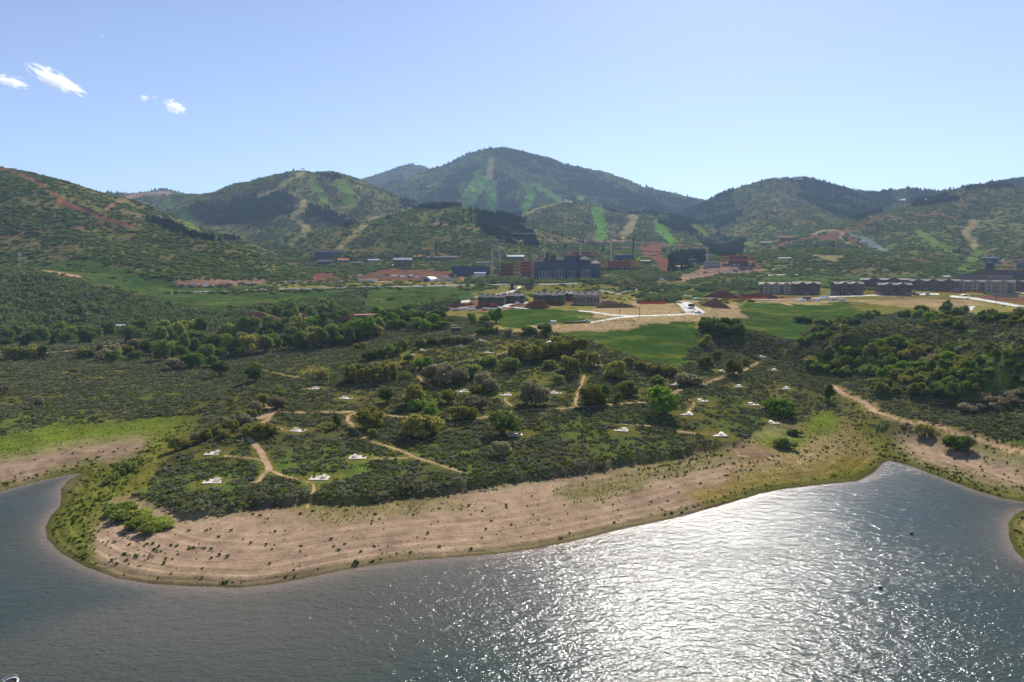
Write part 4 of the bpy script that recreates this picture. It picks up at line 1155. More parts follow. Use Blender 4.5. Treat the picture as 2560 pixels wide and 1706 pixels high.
class MB:
    """collects boxes, prisms and bars, builds them as one mesh"""
    def __init__(s): s.V = []; s.F = []; s.M = []
    def add(s, V, Fc, m=0):
        o = len(s.V); s.V += [tuple(v) for v in V]; s.F += [tuple(i + o for i in f) for f in Fc]; s.M += [m] * len(Fc); return s
    def box(s, x0, x1, y0, y1, z0, z1, m=0):
        V = [(x, y, z) for x in (x0, x1) for y in (y0, y1) for z in (z0, z1)]
        return s.add(V, [(0, 1, 3, 2), (4, 6, 7, 5), (0, 4, 5, 1), (2, 3, 7, 6), (0, 2, 6, 4), (1, 5, 7, 3)], m)
    def bar(s, a, b, w, m=0):
        a = np.array(a, float); b = np.array(b, float); d = b - a; L = np.linalg.norm(d) + 1e-9; d /= L
        u = np.cross(d, (0, 0, 1.0));
        if np.linalg.norm(u) < .1: u = np.array([1.0, 0, 0])
        u /= np.linalg.norm(u); v = np.cross(d, u); w /= 2
        V = [p + u * sx * w + v * sy * w for p in (a, b) for sx, sy in ((-1, -1), (1, -1), (1, 1), (-1, 1))]
        return s.add(V, [(0, 3, 2, 1), (4, 5, 6, 7), (0, 1, 5, 4), (1, 2, 6, 5), (2, 3, 7, 6), (3, 0, 4, 7)], m)
    def gable(s, x0, x1, y0, y1, z0, h, over=.5, thick=.3, along='x', m=0):
        """pitched roof slab, its ridge along x or y"""
        if along == 'x':
            ym = (y0 + y1) / 2; P = [(y0 - over, z0), (ym, z0 + h), (y1 + over, z0), (y1 + over, z0 + thick), (ym, z0 + h + thick), (y0 - over, z0 + thick)]
            V = [(x, y, z) for x in (x0 - over, x1 + over) for y, z in P]
        else:
            xm = (x0 + x1) / 2; P = [(x0 - over, z0), (xm, z0 + h), (x1 + over, z0), (x1 + over, z0 + thick), (xm, z0 + h + thick), (x0 - over, z0 + thick)]
            V = [(x, y, z) for y in (y0 - over, y1 + over) for x, z in P]
        Fq = [(0, 1, 4, 5), (1, 2, 3, 4), (6, 11, 10, 7), (7, 10, 9, 8), (0, 6, 7, 1), (1, 7, 8, 2), (5, 4, 10, 11), (4, 3, 9, 10), (0, 5, 11, 6), (2, 8, 9, 3)]
        return s.add(V, Fq, m)
    def gable_wall(s, x0, x1, y0, y1, z0, h, along='x', m=0):
        """the wedge of wall under a pitched roof"""
        if along == 'x':
            ym = (y0 + y1) / 2
            V = [(x0, y0, z0), (x0, y1, z0), (x0, ym, z0 + h), (x1, y0, z0), (x1, y1, z0), (x1, ym, z0 + h)]
        else:
            xm = (x0 + x1) / 2
            V = [(x0, y0, z0), (x1, y0, z0), (xm, y0, z0 + h), (x0, y1, z0), (x1, y1, z0), (xm, y1, z0 + h)]
        return s.add(V, [(0, 1, 2), (3, 5, 4), (0, 2, 5, 3), (1, 4, 5, 2), (0, 3, 4, 1)], m)
    def hip(s, x0, x1, y0, y1, z0, h, over=.6, m=0):
        x0 -= over; x1 += over; y0 -= over; y1 += over; i = min((x1 - x0), (y1 - y0)) * .42
        ym = (y0 + y1) / 2
        V = [(x0, y0, z0), (x1, y0, z0), (x1, y1, z0), (x0, y1, z0), (x0 + i, ym, z0 + h), (x1 - i, ym, z0 + h)]
        return s.add(V, [(0, 1, 5, 4), (1, 2, 5), (2, 3, 4, 5), (3, 0, 4), (3, 2, 1, 0)], m)
    def mesh(s, name, mats):
        me = bpy.data.meshes.new(name); me.from_pydata(s.V, [], s.F)
        for k in (mats if isinstance(mats, (list, tuple)) else [mats]): me.materials.append(k)
        me.polygons.foreach_set('material_index', s.M); 
        bm = bmesh.new(); bm.from_mesh(me); bmesh.ops.recalc_face_normals(bm, faces=bm.faces); bm.to_mesh(me); bm.free()
        me.update(); return me
    def build(s, name, mats, parent=None, **kw):
        return mesh_obj(name, s.mesh(name, mats), parent, **kw)

def dist_px(p):
    """metres per pixel of the 2560 wide frame at a point"""
    return (p[1] * CP - (p[2] - CAMZ) * SP) / F

# ------------------------------------------------------------------ trees and large shrubs
CR = {}
for kind_, shp_, mat_ in (('olive', 'round', L_OLIVE), ('mid', 'round', L_MID), ('dark', 'round', L_DARK), ('bright', 'round', L_BRIGHT), ('grey', 'round', L_GREY),
                          ('oak', 'shrub', L_DARK), ('oakmid', 'shrub', L_MID), ('oakolive', 'shrub', L_OLIVE), ('low', 'shrub', L_BRIGHT), ('lime', 'shrub', L_LIME), ('greylow', 'shrub', L_GREY), ('tall', 'tall', L_DARK), ('aspen', 'tall', L_OLIVE)):
    CR[kind_] = [crown_mesh('crown', shp_, 50 + 7 * i + len(CR), mat_) for i in range(3)]
STEM = [stems_mesh('trunk', 5 + i, 9, 1.15, .55, BARK) for i in range(3)]
STEMT = [stems_mesh('trunk', 15 + i, 7, 1.6, .35, BARK, .028) for i in range(2)]
CONM = [conifer_mesh('crown', 31 + i, L_CON) for i in range(2)]
tm = MB(); 
for k in range(5):
    a0 = k * 1.2566; a1 = a0 + 1.2566
    tm.add([(0, 0, .9), (math.cos(a0) * .03, math.sin(a0) * .03, -.02), (math.cos(a1) * .03, math.sin(a1) * .03, -.02)], [(0, 1, 2)])
CONT = tm.mesh('trunk', BARK)
rt = random.Random(9)
ORD = 'first second third fourth fifth sixth seventh eighth ninth tenth eleventh twelfth thirteenth fourteenth fifteenth sixteenth seventeenth eighteenth nineteenth twentieth'.split()
ORD += ['twenty-' + o for o in ORD[:9]] + ['thirtieth'] + ['thirty-' + o for o in ORD[:9]] + ['fortieth']
def rank(things, what, where, rows=1):
    """give each of the THINGS (object, px, py, look) a label by its look, row and place in the row"""
    names = {1: [''], 2: ['front row of ', 'back row of '], 3: ['front row of ', 'middle row of ', 'back row of ']}[rows]
    srt = sorted(things, key=lambda q: -q[2]); n = len(srt)
    for r in range(rows):
        row = sorted(srt[r * n // rows:(r + 1) * n // rows], key=lambda q: q[1])
        for i, (o, x, y, look) in enumerate(row):
            o['label'] = ('%s %s, %s from left, %s%s' % (look, what, ORD[i], names[r], where)).replace(' ,', ',')
LOOK = dict(mid='grey green', dark='dark green', bright='bright green', olive='olive', grey='bare brownish', oak='dark green', oakmid='mid green', oakolive='olive', greylow='bare brownish', tall='narrow dark', aspen='yellow green', low='lime green', lime='pale lime')
tree_n = {}
def tree(px, py, w, h, kind, name, label, cat, group=None):
    """w, h: size in pixels of the 2560 wide frame at the place where the foot stands"""
    X, Y, Z = hit(px, py)
    mpp = dist_px((X, Y, Z))
    W = w * mpp / 2; H = h * mpp
    rz = rt.random() * 6.283
    t = empty(name, (X, Y, Z - .05), rz, label, cat, group)
    if kind == 'conifer':
        c = mesh_obj('crown', CONM[rt.randrange(2)], t, scale=(W / .33, W / .33, H / 1.1)); mesh_obj('trunk', CONT, t, scale=(H, H, H))
        return t
    k = rt.randrange(3)
    hz = 1.62 if kind in ('olive', 'mid', 'dark', 'bright', 'grey') else (1.02 if kind in ('oak', 'oakmid', 'oakolive', 'low', 'greylow', 'lime') else 2.05)
    mesh_obj('crown', CR[kind][k], t, scale=(W / .98, W / .98, H / hz))
    if kind in ('tall', 'aspen'): mesh_obj('trunk', STEMT[k % 2], t, scale=(W, W, H / 2.05))
    else: mesh_obj('trunk', STEM[k], t, scale=(W, W, H / hz * (1.0 if hz > 1.2 else .6)))
    return t
B = lambda x, y: (640 + x / 3.016, 760 + y / 3.016)
D_ = lambda x, y: (1200 + x / 3.016, 760 + y / 3.016)
E_ = lambda x, y: (1860 + x / 2.8, 740 + y / 2.8)
S3 = 1 / 3.016
ONE = [
 (B, 500, 565, 92, 85, 'olive', 'rounded_shrub', 'round yellow green shrub alone above the left knoll clearing'),
 (B, 702, 612, 80, 68, 'mid', 'rounded_shrub', 'small grey green round shrub in front of the aspen row'),
 (B, 1255, 492, 145, 125, 'bright', 'leafy_tree', 'fresh green spreading tree right of the aspen row'),
 (B, 1330, 590, 160, 150, 'grey', 'bare_thicket', 'grey half bare thicket at the left end of the brown clump'),
 (B, 1420, 610, 180, 190, 'grey', 'bare_thicket', 'tallest grey half bare thicket of the brown clump'),
 (B, 1520, 600, 160, 160, 'grey', 'bare_thicket', 'grey half bare thicket in the middle of the brown clump'),
 (B, 1620, 555, 150, 120, 'mid', 'rounded_shrub', 'leafy grey green shrub behind the brown clump'),
 (B, 1700, 625, 150, 150, 'grey', 'bare_thicket', 'brownish thicket at the lower right of the brown clump'),
 (B, 1780, 665, 130, 140, 'grey', 'bare_thicket', 'dark brown thicket just above the pad left of the big shrub'),
 (B, 1680, 672, 125, 75, 'oakolive', 'rounded_shrub', 'low olive mound beside the concrete pad under the brown clump'),
 (B, 990, 742, 125, 120, 'dark', 'leafy_tree', 'compact dark green tree between two sage clearings'),
 (B, 1200, 765, 170, 195, 'olive', 'leafy_tree', 'tall olive tree standing behind the bright green bush'),
 (B, 1212, 800, 135, 95, 'low', 'rounded_shrub', 'bright lime green bush with a flat rounded top'),
 (B, 1325, 850, 130, 120, 'bright', 'rounded_shrub', 'mid green bush at the right of the lime green bush'),
 (B, 850, 935, 230, 190, 'olive', 'leafy_tree', 'tall olive clump where the long level path forks'),
 (B, 1235, 995, 290, 210, 'olive', 'willow_tree', 'large spreading olive willow just below the long path'),
 (B, 872, 1005, 85, 75, 'mid', 'rounded_shrub', 'small dark green bush at the bend of the path below the fork'),
 (B, 612, 935, 75, 125, 'tall', 'leafy_tree', 'slender dark tree leaning over the level path'),
 (B, 150, 785, 140, 105, 'grey', 'rounded_shrub', 'dark bushy shrub at the top of the winding trail'),
 (B, 165, 705, 115, 85, 'oakmid', 'rounded_shrub', 'bright tipped shrub behind the top of the winding trail'),
 (B, 60, 995, 190, 125, 'olive', 'rounded_shrub', 'wide olive bush left of the winding trail'),
 (B, -60, 985, 120, 100, 'olive', 'rounded_shrub', 'smaller olive bush beside the wide one left of the trail'),
 (B, 1450, 745, 130, 120, 'olive', 'leafy_tree', 'thin olive tree in the hollow behind the curving path'),
 (B, 1560, 870, 210, 125, 'oakolive', 'rounded_shrub', 'low spreading olive shrub above the curving path'),
 (B, 1660, 790, 170, 110, 'greylow', 'bare_thicket', 'grey brown low thicket in the hollow above the curving path'),
 (B, 1865, 985, 270, 205, 'mid', 'willow_tree', 'big round green willow overhanging a concrete pad'),
 (B, 1850, 1145, 135, 155, 'grey', 'bare_thicket', 'dark leafless clump below the big round willow'),
 (B, 1120, 565, 95, 65, 'oakmid', 'rounded_shrub', 'small green shrub at the right end of the aspen row'),
 (B, 785, 345, 115, 68, 'oakolive', 'rounded_shrub', 'olive mound alone on the dark slope below the brick building'),
 (D_, 410, 765, 220, 205, 'grey', 'bare_thicket', 'large half bare shrub between two concrete pads'),
 (D_, 1385, 835, 265, 245, 'bright', 'willow_tree', 'tallest willow with pale bare stems and a green top'),
 (D_, 1025, 565, 180, 170, 'olive', 'leafy_tree', 'round olive tree standing apart right of the long grove'),
 (D_, 850, 770, 200, 200, 'olive', 'leafy_tree', 'dense olive tree above the long path, left of a pair'),
 (D_, 930, 745, 150, 170, 'dark', 'leafy_tree', 'dark tree filling the middle of the grove above the long path'),
 (D_, 1120, 690, 150, 135, 'olive', 'leafy_tree', 'olive tree at the right of the grove above the long path'),
 (D_, 1040, 745, 62, 90, 'bright', 'leafy_tree', 'small bright green tree at the edge of the long path'),
 (D_, 1580, 605, 215, 105, 'greylow', 'bare_thicket', 'wide grey brown thicket above the path junction'),
 (D_, 1350, 592, 110, 65, 'oakmid', 'rounded_shrub', 'low green shrub right of the long grove'),
 (D_, 1705, 492, 120, 120, 'olive', 'leafy_tree', 'left olive tree of the three by the upper right pad'),
 (D_, 1790, 425, 85, 85, 'olive', 'leafy_tree', 'small olive tree behind the three by the upper right pad'),
 (D_, 1910, 535, 135, 150, 'olive', 'leafy_tree', 'largest olive tree of the three by the upper right pad'),
 (D_, 2010, 462, 65, 72, 'oakolive', 'rounded_shrub', 'small round olive shrub at the right of the three trees'),
 (D_, 1700, 320, 105, 110, 'olive', 'leafy_tree', 'olive tree at the foot of the green meadow edge'),
 (D_, 240, 495, 140, 105, 'mid', 'rounded_shrub', 'grey green bush at the lower left of the long grove'),
 (D_, 90, 460, 170, 90, 'oakmid', 'rounded_shrub', 'spreading green bush left of the long grove'),
 (D_, 520, 485, 100, 75, 'mid', 'rounded_shrub', 'leafy bush below the middle of the long grove'),
 (D_, 585, 610, 95, 95, 'mid', 'leafy_tree', 'slim green bush alone in the dark hollow below the grove'),
 (E_, 590, 735, 88, 135, 'tall', 'leafy_tree', 'upright dark green tree where the dirt track starts'),
 (E_, 262, 820, 225, 118, 'low', 'rounded_shrub', 'bright green spreading bush on the right sage slope'),
 (E_, 1490, 1075, 190, 135, 'oak', 'rounded_shrub', 'dark green round tree above the right hand beach'),
 (E_, 1262, 975, 112, 105, 'oakolive', 'rounded_shrub', 'dull olive bush left of the dark round tree on the right bank'),
 (E_, 280, 1068, 165, 85, 'oakmid', 'willow_shrub', 'dome shaped grey green willow at the head of the cove'),
 (E_, 355, 978, 105, 52, 'oakmid', 'willow_shrub', 'small willow above the dome shaped willow at the cove'),
 (E_, 422, 180, 125, 48, 'oak', 'rounded_shrub', 'low dark bush alone in the right green meadow'),
]
for f, x, y, w, h, k, nm, lb in ONE:
    px, py = f(x, y); s = S3 if f is not E_ else 1 / 2.8
    tree(px, py, w * s * 1.08, h * s * .88, k, nm, lb, 'tree' if 'tree' in nm else 'shrub')
# rows and groves
def grove(pts, f, w, h, kinds, name, what, cat, where, rows=1, s=S3):
    got = []
    for i, q in enumerate(pts):
        x, y = q[:2]; px, py = f(x, y); kd = kinds[i % len(kinds)]
        got.append((tree(px, py, w * s, (h + 22 * rt.random()) * s, kd, name, '', cat, where), px, py, LOOK[kd]))
    rank(got, what, where, rows)
ID = lambda x, y: (x, y)
grove([(690, 590), (735, 600), (785, 602), (835, 604), (885, 600), (935, 598), (985, 588), (1035, 578), (760, 575), (860, 575), (960, 570)], B, 95, 112, ['aspen'], 'aspen_tree', 'aspen', 'tree', 'aspen row on the left knoll', 2)
grove([(255, 425), (310, 432), (365, 438), (420, 432), (480, 415), (540, 405), (600, 398), (655, 390), (715, 385), (770, 385), (340, 400), (450, 385), (580, 370), (690, 365), (760, 470), (850, 475), (700, 545), (650, 500)], D_, 118, 118, ['olive'], 'aspen_tree', 'tree', 'tree', 'long grove below the green meadow', 2)
grove([(1120, 465), (1200, 500), (1245, 505), (1295, 525), (1340, 520), (1400, 535), (1450, 540)], D_, 85, 66, ['oakolive'], 'rounded_shrub', 'low shrub', 'shrub', 'line trailing right from the long grove')
grove([(1735, 205), (1790, 235), (1840, 245), (1895, 240), (1950, 232), (1870, 200), (1800, 190)], D_, 120, 92, ['oak'], 'gambel_oak', 'oak', 'tree', 'dense clump between the two green meadows')
grove([(850, 425), (905, 410), (960, 400), (1010, 395), (1060, 385), (1100, 350), (1130, 330)], B, 100, 70, ['oak', 'oakmid'], 'rounded_shrub', 'shrub', 'shrub', 'hedge line above the aspen row')
grove([(1240, 330), (1290, 308), (1330, 312), (1380, 300), (1440, 300), (1500, 298), (1560, 300), (1610, 290)], B, 85, 46, ['oak', 'greylow'], 'rounded_shrub', 'shrub', 'shrub', 'hedge at the top of the dry flat')
grove([(1690, 235), (1740, 232), (1800, 230), (1900, 245), (2040, 245), (2090, 235)], B, 70, 48, ['oak', 'oak', 'oak', 'greylow'], 'rounded_shrub', 'shrub', 'shrub', 'hedge under the bare earth bank')
grove([(440, 1128), (465, 1118), (492, 1105), (515, 1098), (545, 1082), (575, 1066), (600, 1048), (622, 1040), (640, 1030), (582, 1078), (655, 1015), (610, 1060), (560, 1095)], ID, 36, 18, ['oakolive', 'oakolive', 'greylow'], 'rounded_shrub', 'shrub', 'shrub', 'crest line above the left inlet', 1, 1)
grove([(295, 1285), (325, 1296), (360, 1306), (395, 1306), (340, 1320), (378, 1330), (318, 1275), (350, 1290), (412, 1318), (300, 1300)], ID, 64, 12, ['lime'], 'willow_shrub', 'willow', 'shrub', 'patch on the sand of the left point', 1, .92)
grove([(285, 1200), (300, 1190), (318, 1182), (272, 1210), (335, 1176)], ID, 34, 10, ['oakmid'], 'willow_shrub', 'low willow', 'shrub', 'grassy left flank of the point', 1, .9)
# belts of trees beyond the sage flat
def in_p(P):
    P = np.array(P)
    while True:
        x = rt.uniform(P[:, 0].min(), P[:, 0].max()); y = rt.uniform(P[:, 1].min(), P[:, 1].max())
        if in_poly(np.array([x]), np.array([y]), P)[0]: return x, y
def belt(P, n, wr, hr, kinds, name, what, cat, group, gap=.35, where=None, rows=3):
    placed = []; got = []
    for i in range(n):
        for _ in range(12):
            x, y = in_p(P)
            w = rt.uniform(*wr)
            if all(abs(x - a) > w * gap or abs(y - b) > w * gap * .35 for a, b in placed): break
        placed.append((x, y))
        h = rt.uniform(*hr); kd = rt.choice(kinds)
        got.append((tree(x, y, w, h, kd, name, '', cat, group), x, y, LOOK[kd]))
    rank(got, what, where or group, rows)
belt([(400,905),(560,905),(640,895),(760,880),(880,868),(945,855),(960,825),(880,810),(700,815),(560,835),(400,845),(370,880)], 96, (26,56), (26,58), ['mid','dark','dark','mid','bright','olive','dark'], 'cottonwood_tree', 'tree', 'tree', 'broad belt below the brick building', .3)
belt([(0,905),(60,905),(200,905),(340,905),(380,890),(360,872),(200,888),(60,893),(0,893)], 17, (26,46), (20,40), ['mid','dark','olive','grey','dark'], 'cottonwood_tree', 'tree', 'tree', 'line below the pale road', rows=2)
belt([(0,868),(100,864),(250,855),(330,848),(430,840),(500,835),(420,825),(200,835),(0,845)], 32, (20,40), (20,38), ['mid','dark','olive','bright'], 'cottonwood_tree', 'tree', 'tree', 'strip behind the pale road', rows=2)
belt([(940,815),(1010,830),(1090,835),(1140,815),(1130,795),(1060,790),(980,785),(930,790)], 26, (26,48), (22,40), ['dark','mid','dark','bright'], 'cottonwood_tree', 'tree', 'tree', 'clump right of the beige shed', rows=2)
belt([(700,800),(830,790),(840,775),(720,780),(640,795)], 16, (18,30), (20,34), ['bright','mid','tall'], 'cottonwood_tree', 'tree', 'tree', 'group among the tiled roofs', rows=1)
for px, py, w, h, k, lb in [(322,858,24,44,'conifer','dark pointed evergreen beside the pale road'),(20,862,26,36,'conifer','evergreen at the far left of the pale road'),(60,866,24,34,'conifer','second evergreen from the left behind the pale road'),
                            (132,862,18,32,'conifer','narrow evergreen between the leafy trees behind the road'),(222,858,18,30,'conifer','small evergreen left of the white house'),
                            (836,812,18,42,'conifer','tall dark evergreen at the left end of the brick building'),(776,808,13,34,'conifer','thin evergreen among the tiled roofs'),
                            (1240,808,42,46,'bright','round bright tree at the corner of the oval green meadow'),(1212,815,34,28,'dark','dark bush left of the round bright tree'),(1180,812,30,32,'mid','grey green tree two left of the round bright tree'),(1225,822,34,22,'grey','brown bush under the round bright tree'),
                            (185,935,24,18,'grey','brown round shrub alone in the left sage flat'),(98,1012,28,22,'grey','dark lone shrub in the middle of the left sage flat'),(10,985,30,26,'grey','brown shrub at the left edge of the sage flat'),
                            (635,955,44,42,'dark','dark round tree alone on the sage below the belt'),(550,940,46,40,'dark','dark round tree nearest the sage below the belt'),(435,925,44,30,'grey','brown bare shrub in front of the belt'),(480,918,62,36,'bright','wide bright green tree in front of the belt'),
                            (530,918,30,30,'mid','small round tree at the front right of the belt'),(640,930,32,26,'olive','olive tree behind the dark tree on the sage'),
                            (1320,838,36,24,'dark','dark bush on the sage under the bare bank'),(1362,840,40,34,'dark','larger dark bush under the bare bank'),(1020,905,30,20,'mid','small bush beside the aspen row path')]:
    tree(px, py, w, h, k, 'evergreen_tree' if k == 'conifer' else ('leafy_tree' if 'tree' in lb else 'rounded_shrub'), lb, 'tree' if ('tree' in lb or k == 'conifer') else 'shrub')
# oak brush on the right hand hill
G = lambda P: [(1750 + x / 2.614, 700 + y / 2.614) for x, y in P]
OK_ = ['oakmid', 'oak', 'oakolive', 'oakmid', 'low']
belt(G([(700,560),(830,480),(1060,480),(1250,400),(1500,440),(1480,500),(1250,560),(1040,650),(760,640)]), 58, (26,46), (16,30), OK_, 'gambel_oak', 'oak', 'tree', 'large upper right thicket', .3)
belt(G([(1080,690),(1200,630),(1500,560),(1800,520),(1920,600),(1820,720),(1700,790),(1500,770),(1380,760),(1180,760)]), 60, (26,46), (16,30), OK_, 'gambel_oak', 'oak', 'tree', 'lower right thicket above the track', .3)
belt(G([(650,420),(760,300),(900,280),(1100,210),(1140,240),(950,340),(800,400),(700,440)]), 26, (22,40), (14,26), OK_, 'gambel_oak', 'oak', 'tree', 'slanting band beside the right meadow', .4, rows=2)
belt(G([(1280,250),(1420,210),(1640,190),(1760,230),(1700,330),(1560,330),(1460,260)]), 26, (22,40), (14,26), OK_, 'gambel_oak', 'oak', 'tree', 'thicket on the right brow', .4, rows=2)
belt(G([(1630,450),(1760,400),(1800,430),(1650,520),(1400,590),(1290,570),(1500,530)]), 22, (20,38), (12,24), ['oakolive', 'low', 'greylow', 'oakmid'], 'gambel_oak', 'oak', 'tree', 'pale slanting band on the right hill', .5, rows=2)
belt(G([(1780,280),(1900,230),(2200,240),(2200,320),(1950,300)]), 18, (22,40), (14,24), OK_, 'gambel_oak', 'oak', 'tree', 'band at the top right edge', .5, rows=2)
belt(G([(1850,380),(2250,380),(2250,720),(1950,700),(1850,520)]), 26, (20,38), (12,22), ['oakmid', 'oak', 'greylow'], 'gambel_oak', 'oak', 'tree', 'open scatter at the far right', .8, rows=3)
belt(G([(1720,850),(1850,770),(2200,730),(2200,800),(1900,870)]), 15, (34,54), (14,22), ['greylow'], 'bare_thicket', 'shrub', 'shrub', 'dry patch of the right hillside', rows=1)
belt(G([(0,330),(200,360),(270,340),(200,300),(0,290)]), 8, (28,40), (18,28), ['oak'], 'gambel_oak', 'oak', 'tree', 'edge of the dense clump', rows=1)

# ------------------------------------------------------------------ picnic sites
CONC = flat('pale_concrete', (200, 188, 172), .9, var=.07, scale=1.5)
WHITE = flat('white_paint', (214, 212, 206), .45, var=.04)
STEEL = flat('dark_steel', (70, 62, 58), .55, .3)
RUST = flat('fire_ring_steel', (120, 100, 84), .7, .3)
pad_mesh = {}
def make_pad(W, Dp):
    k = MB(); k.box(-W / 2, W / 2, -Dp / 2, Dp / 2, -.7, .1)
    return k.mesh('concrete_pad', CONC)
tt = MB()
for i in range(4): tt.box(-.95, .95, -.38 + .195 * i, -.38 + .195 * i + .175, .72, .77)
M_TOP = tt.mesh('tabletop', WHITE)
M_BENCH = MB().box(-.95, .95, -.13, -.01, .42, .46).box(-.95, .95, .01, .13, .42, .46).mesh('bench', WHITE)
tl = MB()
for s in (-1, 1): tl.bar((.0, -.62, .0), (.0, -.22 * 1, .72), .07).bar((0, .62, 0), (0, .22, .72), .07).bar((0, -.75, .41), (0, .75, .41), .07); break
M_LEG = tl.mesh('leg', STEEL)
fr = MB()
for k in range(14):
    a0 = k * 2 * math.pi / 14; a1 = (k + 1) * 2 * math.pi / 14
    P = lambda a, q, z: (math.cos(a) * q, math.sin(a) * q, z)
    V = [P(a0, .55, 0), P(a1, .55, 0), P(a1, .55, .35), P(a0, .55, .35), P(a0, .49, 0), P(a1, .49, 0), P(a1, .49, .35), P(a0, .49, .35)]
    fr.add(V, [(0, 1, 2, 3), (5, 4, 7, 6), (3, 2, 6, 7)])
M_RING = fr.mesh('ring', RUST)
M_GRATE = MB().box(-.45, .45, -.02, .02, .35, .38).box(-.45, .45, -.2, -.16, .35, .38).box(-.45, .45, .16, .2, .35, .38).box(-.45, -.41, -.2, .2, .352, .377).box(.41, .45, -.2, .2, .352, .377).mesh('grate', STEEL)
for (px, py, W, hd, where), (X, Y, Z) in zip(SITES, site_pos):
    W = W * .92
    Zp = float(np.mean(ground_z([X - W / 2, X + W / 2, X, X, X], [Y, Y, Y - 2, Y + 2, Y]))) + .04
    me = make_pad(W, W * .72)
    o = mesh_obj('concrete_pad', me, None, (X, Y, Zp), hd); tag(o, 'pale concrete pad ' + where, 'concrete pad', 'picnic pads')
    c, s = math.cos(hd), math.sin(hd)
    side = -1 if rt.random() < .5 else 1
    ox, oy = side * W * .2, .3
    rzt = hd + (rt.choice([0, 1.35]) if py > 1000 else 0.05)
    t = empty('picnic_table', (X + ox * c - oy * s, Y + ox * s + oy * c, Zp + .1), rzt, 'white picnic table on the pad ' + where, 'picnic table', 'picnic tables')
    mesh_obj('tabletop', M_TOP, t); mesh_obj('bench', M_BENCH, t, (0, -.72, 0)); mesh_obj('bench', M_BENCH, t, (0, .72, 0))
    mesh_obj('leg', M_LEG, t, (-.65, 0, 0)); mesh_obj('leg', M_LEG, t, (.65, 0, 0))
    ox, oy = -side * W * .33, .5
    g = empty('fire_ring', (X + ox * c - oy * s, Y + ox * s + oy * c, Zp + .1), hd, 'fire ring on the pad ' + where, 'fire ring', 'fire rings')
    mesh_obj('ring', M_RING, g); mesh_obj('grate', M_GRATE, g)
# ------------------------------------------------------------------ buildings
ROOF = flat('brown_roof', (66, 56, 54), .7, var=.1, scale=.6); ROOFB = flat('grey_shingle', (128, 118, 114), .7, var=.1); ROOFD = flat('dark_roof', (74, 68, 72), .7, var=.1)
ROOFM = flat('grey_metal_roof', (150, 150, 156), .45, .2, var=.05); TERRA = flat('terracotta', (190, 112, 78), .8)
WTAN = flat('tan_wall', (168, 148, 130), .85, var=.1); WBROWN = flat('brown_wall', (112, 90, 78), .85, var=.12); WGREY = flat('grey_brown_wall', (112, 98, 88), .85)
WGREEN = flat('green_sheathing', (58, 88, 70), .7); WBLUE = flat('slate_blue_wall', (58, 70, 96), .7, var=.15); WSTONE = flat('stone_base', (136, 128, 128), .9, var=.15, scale=.5)
WBRICK = flat('reddish_brick', (142, 98, 84), .9, var=.1); WBEIGE = flat('beige_cladding', (204, 190, 168), .7); WWHITE = flat('white_wall', (214, 212, 208), .6, var=.04)
TIMBER = flat('raw_timber', (196, 128, 58), .8); ORANGE = flat('orange_red_steel', (214, 78, 42), .6); SLAB = flat('raw_concrete', (160, 144, 134), .9); DARK = flat('dark_opening', (24, 24, 30), .6)
FENCE = flat('orange_mesh', (226, 92, 58), .8); RED = flat('red_paint', (176, 48, 44), .5); GLASS, _nt, _b = new_mat('window_glass'); _b.inputs['Base Color'].default_value = (.03, .04, .055, 1); _b.inputs['Roughness'].default_value = .12
SOIL = flat('bare_soil', (132, 94, 68), .95, var=.25, scale=.35); SOILD = flat('red_soil', (122, 76, 56), .95, var=.25, scale=.35); ROCK = flat('rock', (110, 102, 98), .95, var=.3)
TIN = flat('pale_steel', (176, 172, 164), .5, .3)

_wc = {}
def window_mesh(w, h, frame=True, fm=None):
    key = (round(w, 2), round(h, 2), frame)
    if key not in _wc:
        k = MB().box(-w / 2, w / 2, -.04, .05, 0, h, 0)
        if frame:
            t = .12
            k.box(-w / 2 - t, w / 2 + t, -.09, .04, h, h + t, 1).box(-w / 2 - t, w / 2 + t, -.10, .04, -t, 0, 1).box(-w / 2 - t, -w / 2, -.09, .04, 0, h, 1).box(w / 2, w / 2 + t, -.09, .04, 0, h, 1)
        _wc[key] = k.mesh('window', [GLASS, fm or DARK])
    return _wc[key]

def site(x0, x1, ybase, turn=0.0):
    """ground point under a facade that spans X0..X1 with its foot at YBASE; returns place, heading, metres per pixel"""
    xm = (x0 + x1) / 2
    X, Y, Z = hit(xm, ybase)
    m = dist_px((X, Y, Z))
    return (X, Y, Z), -math.atan2(X, Y) + turn, m

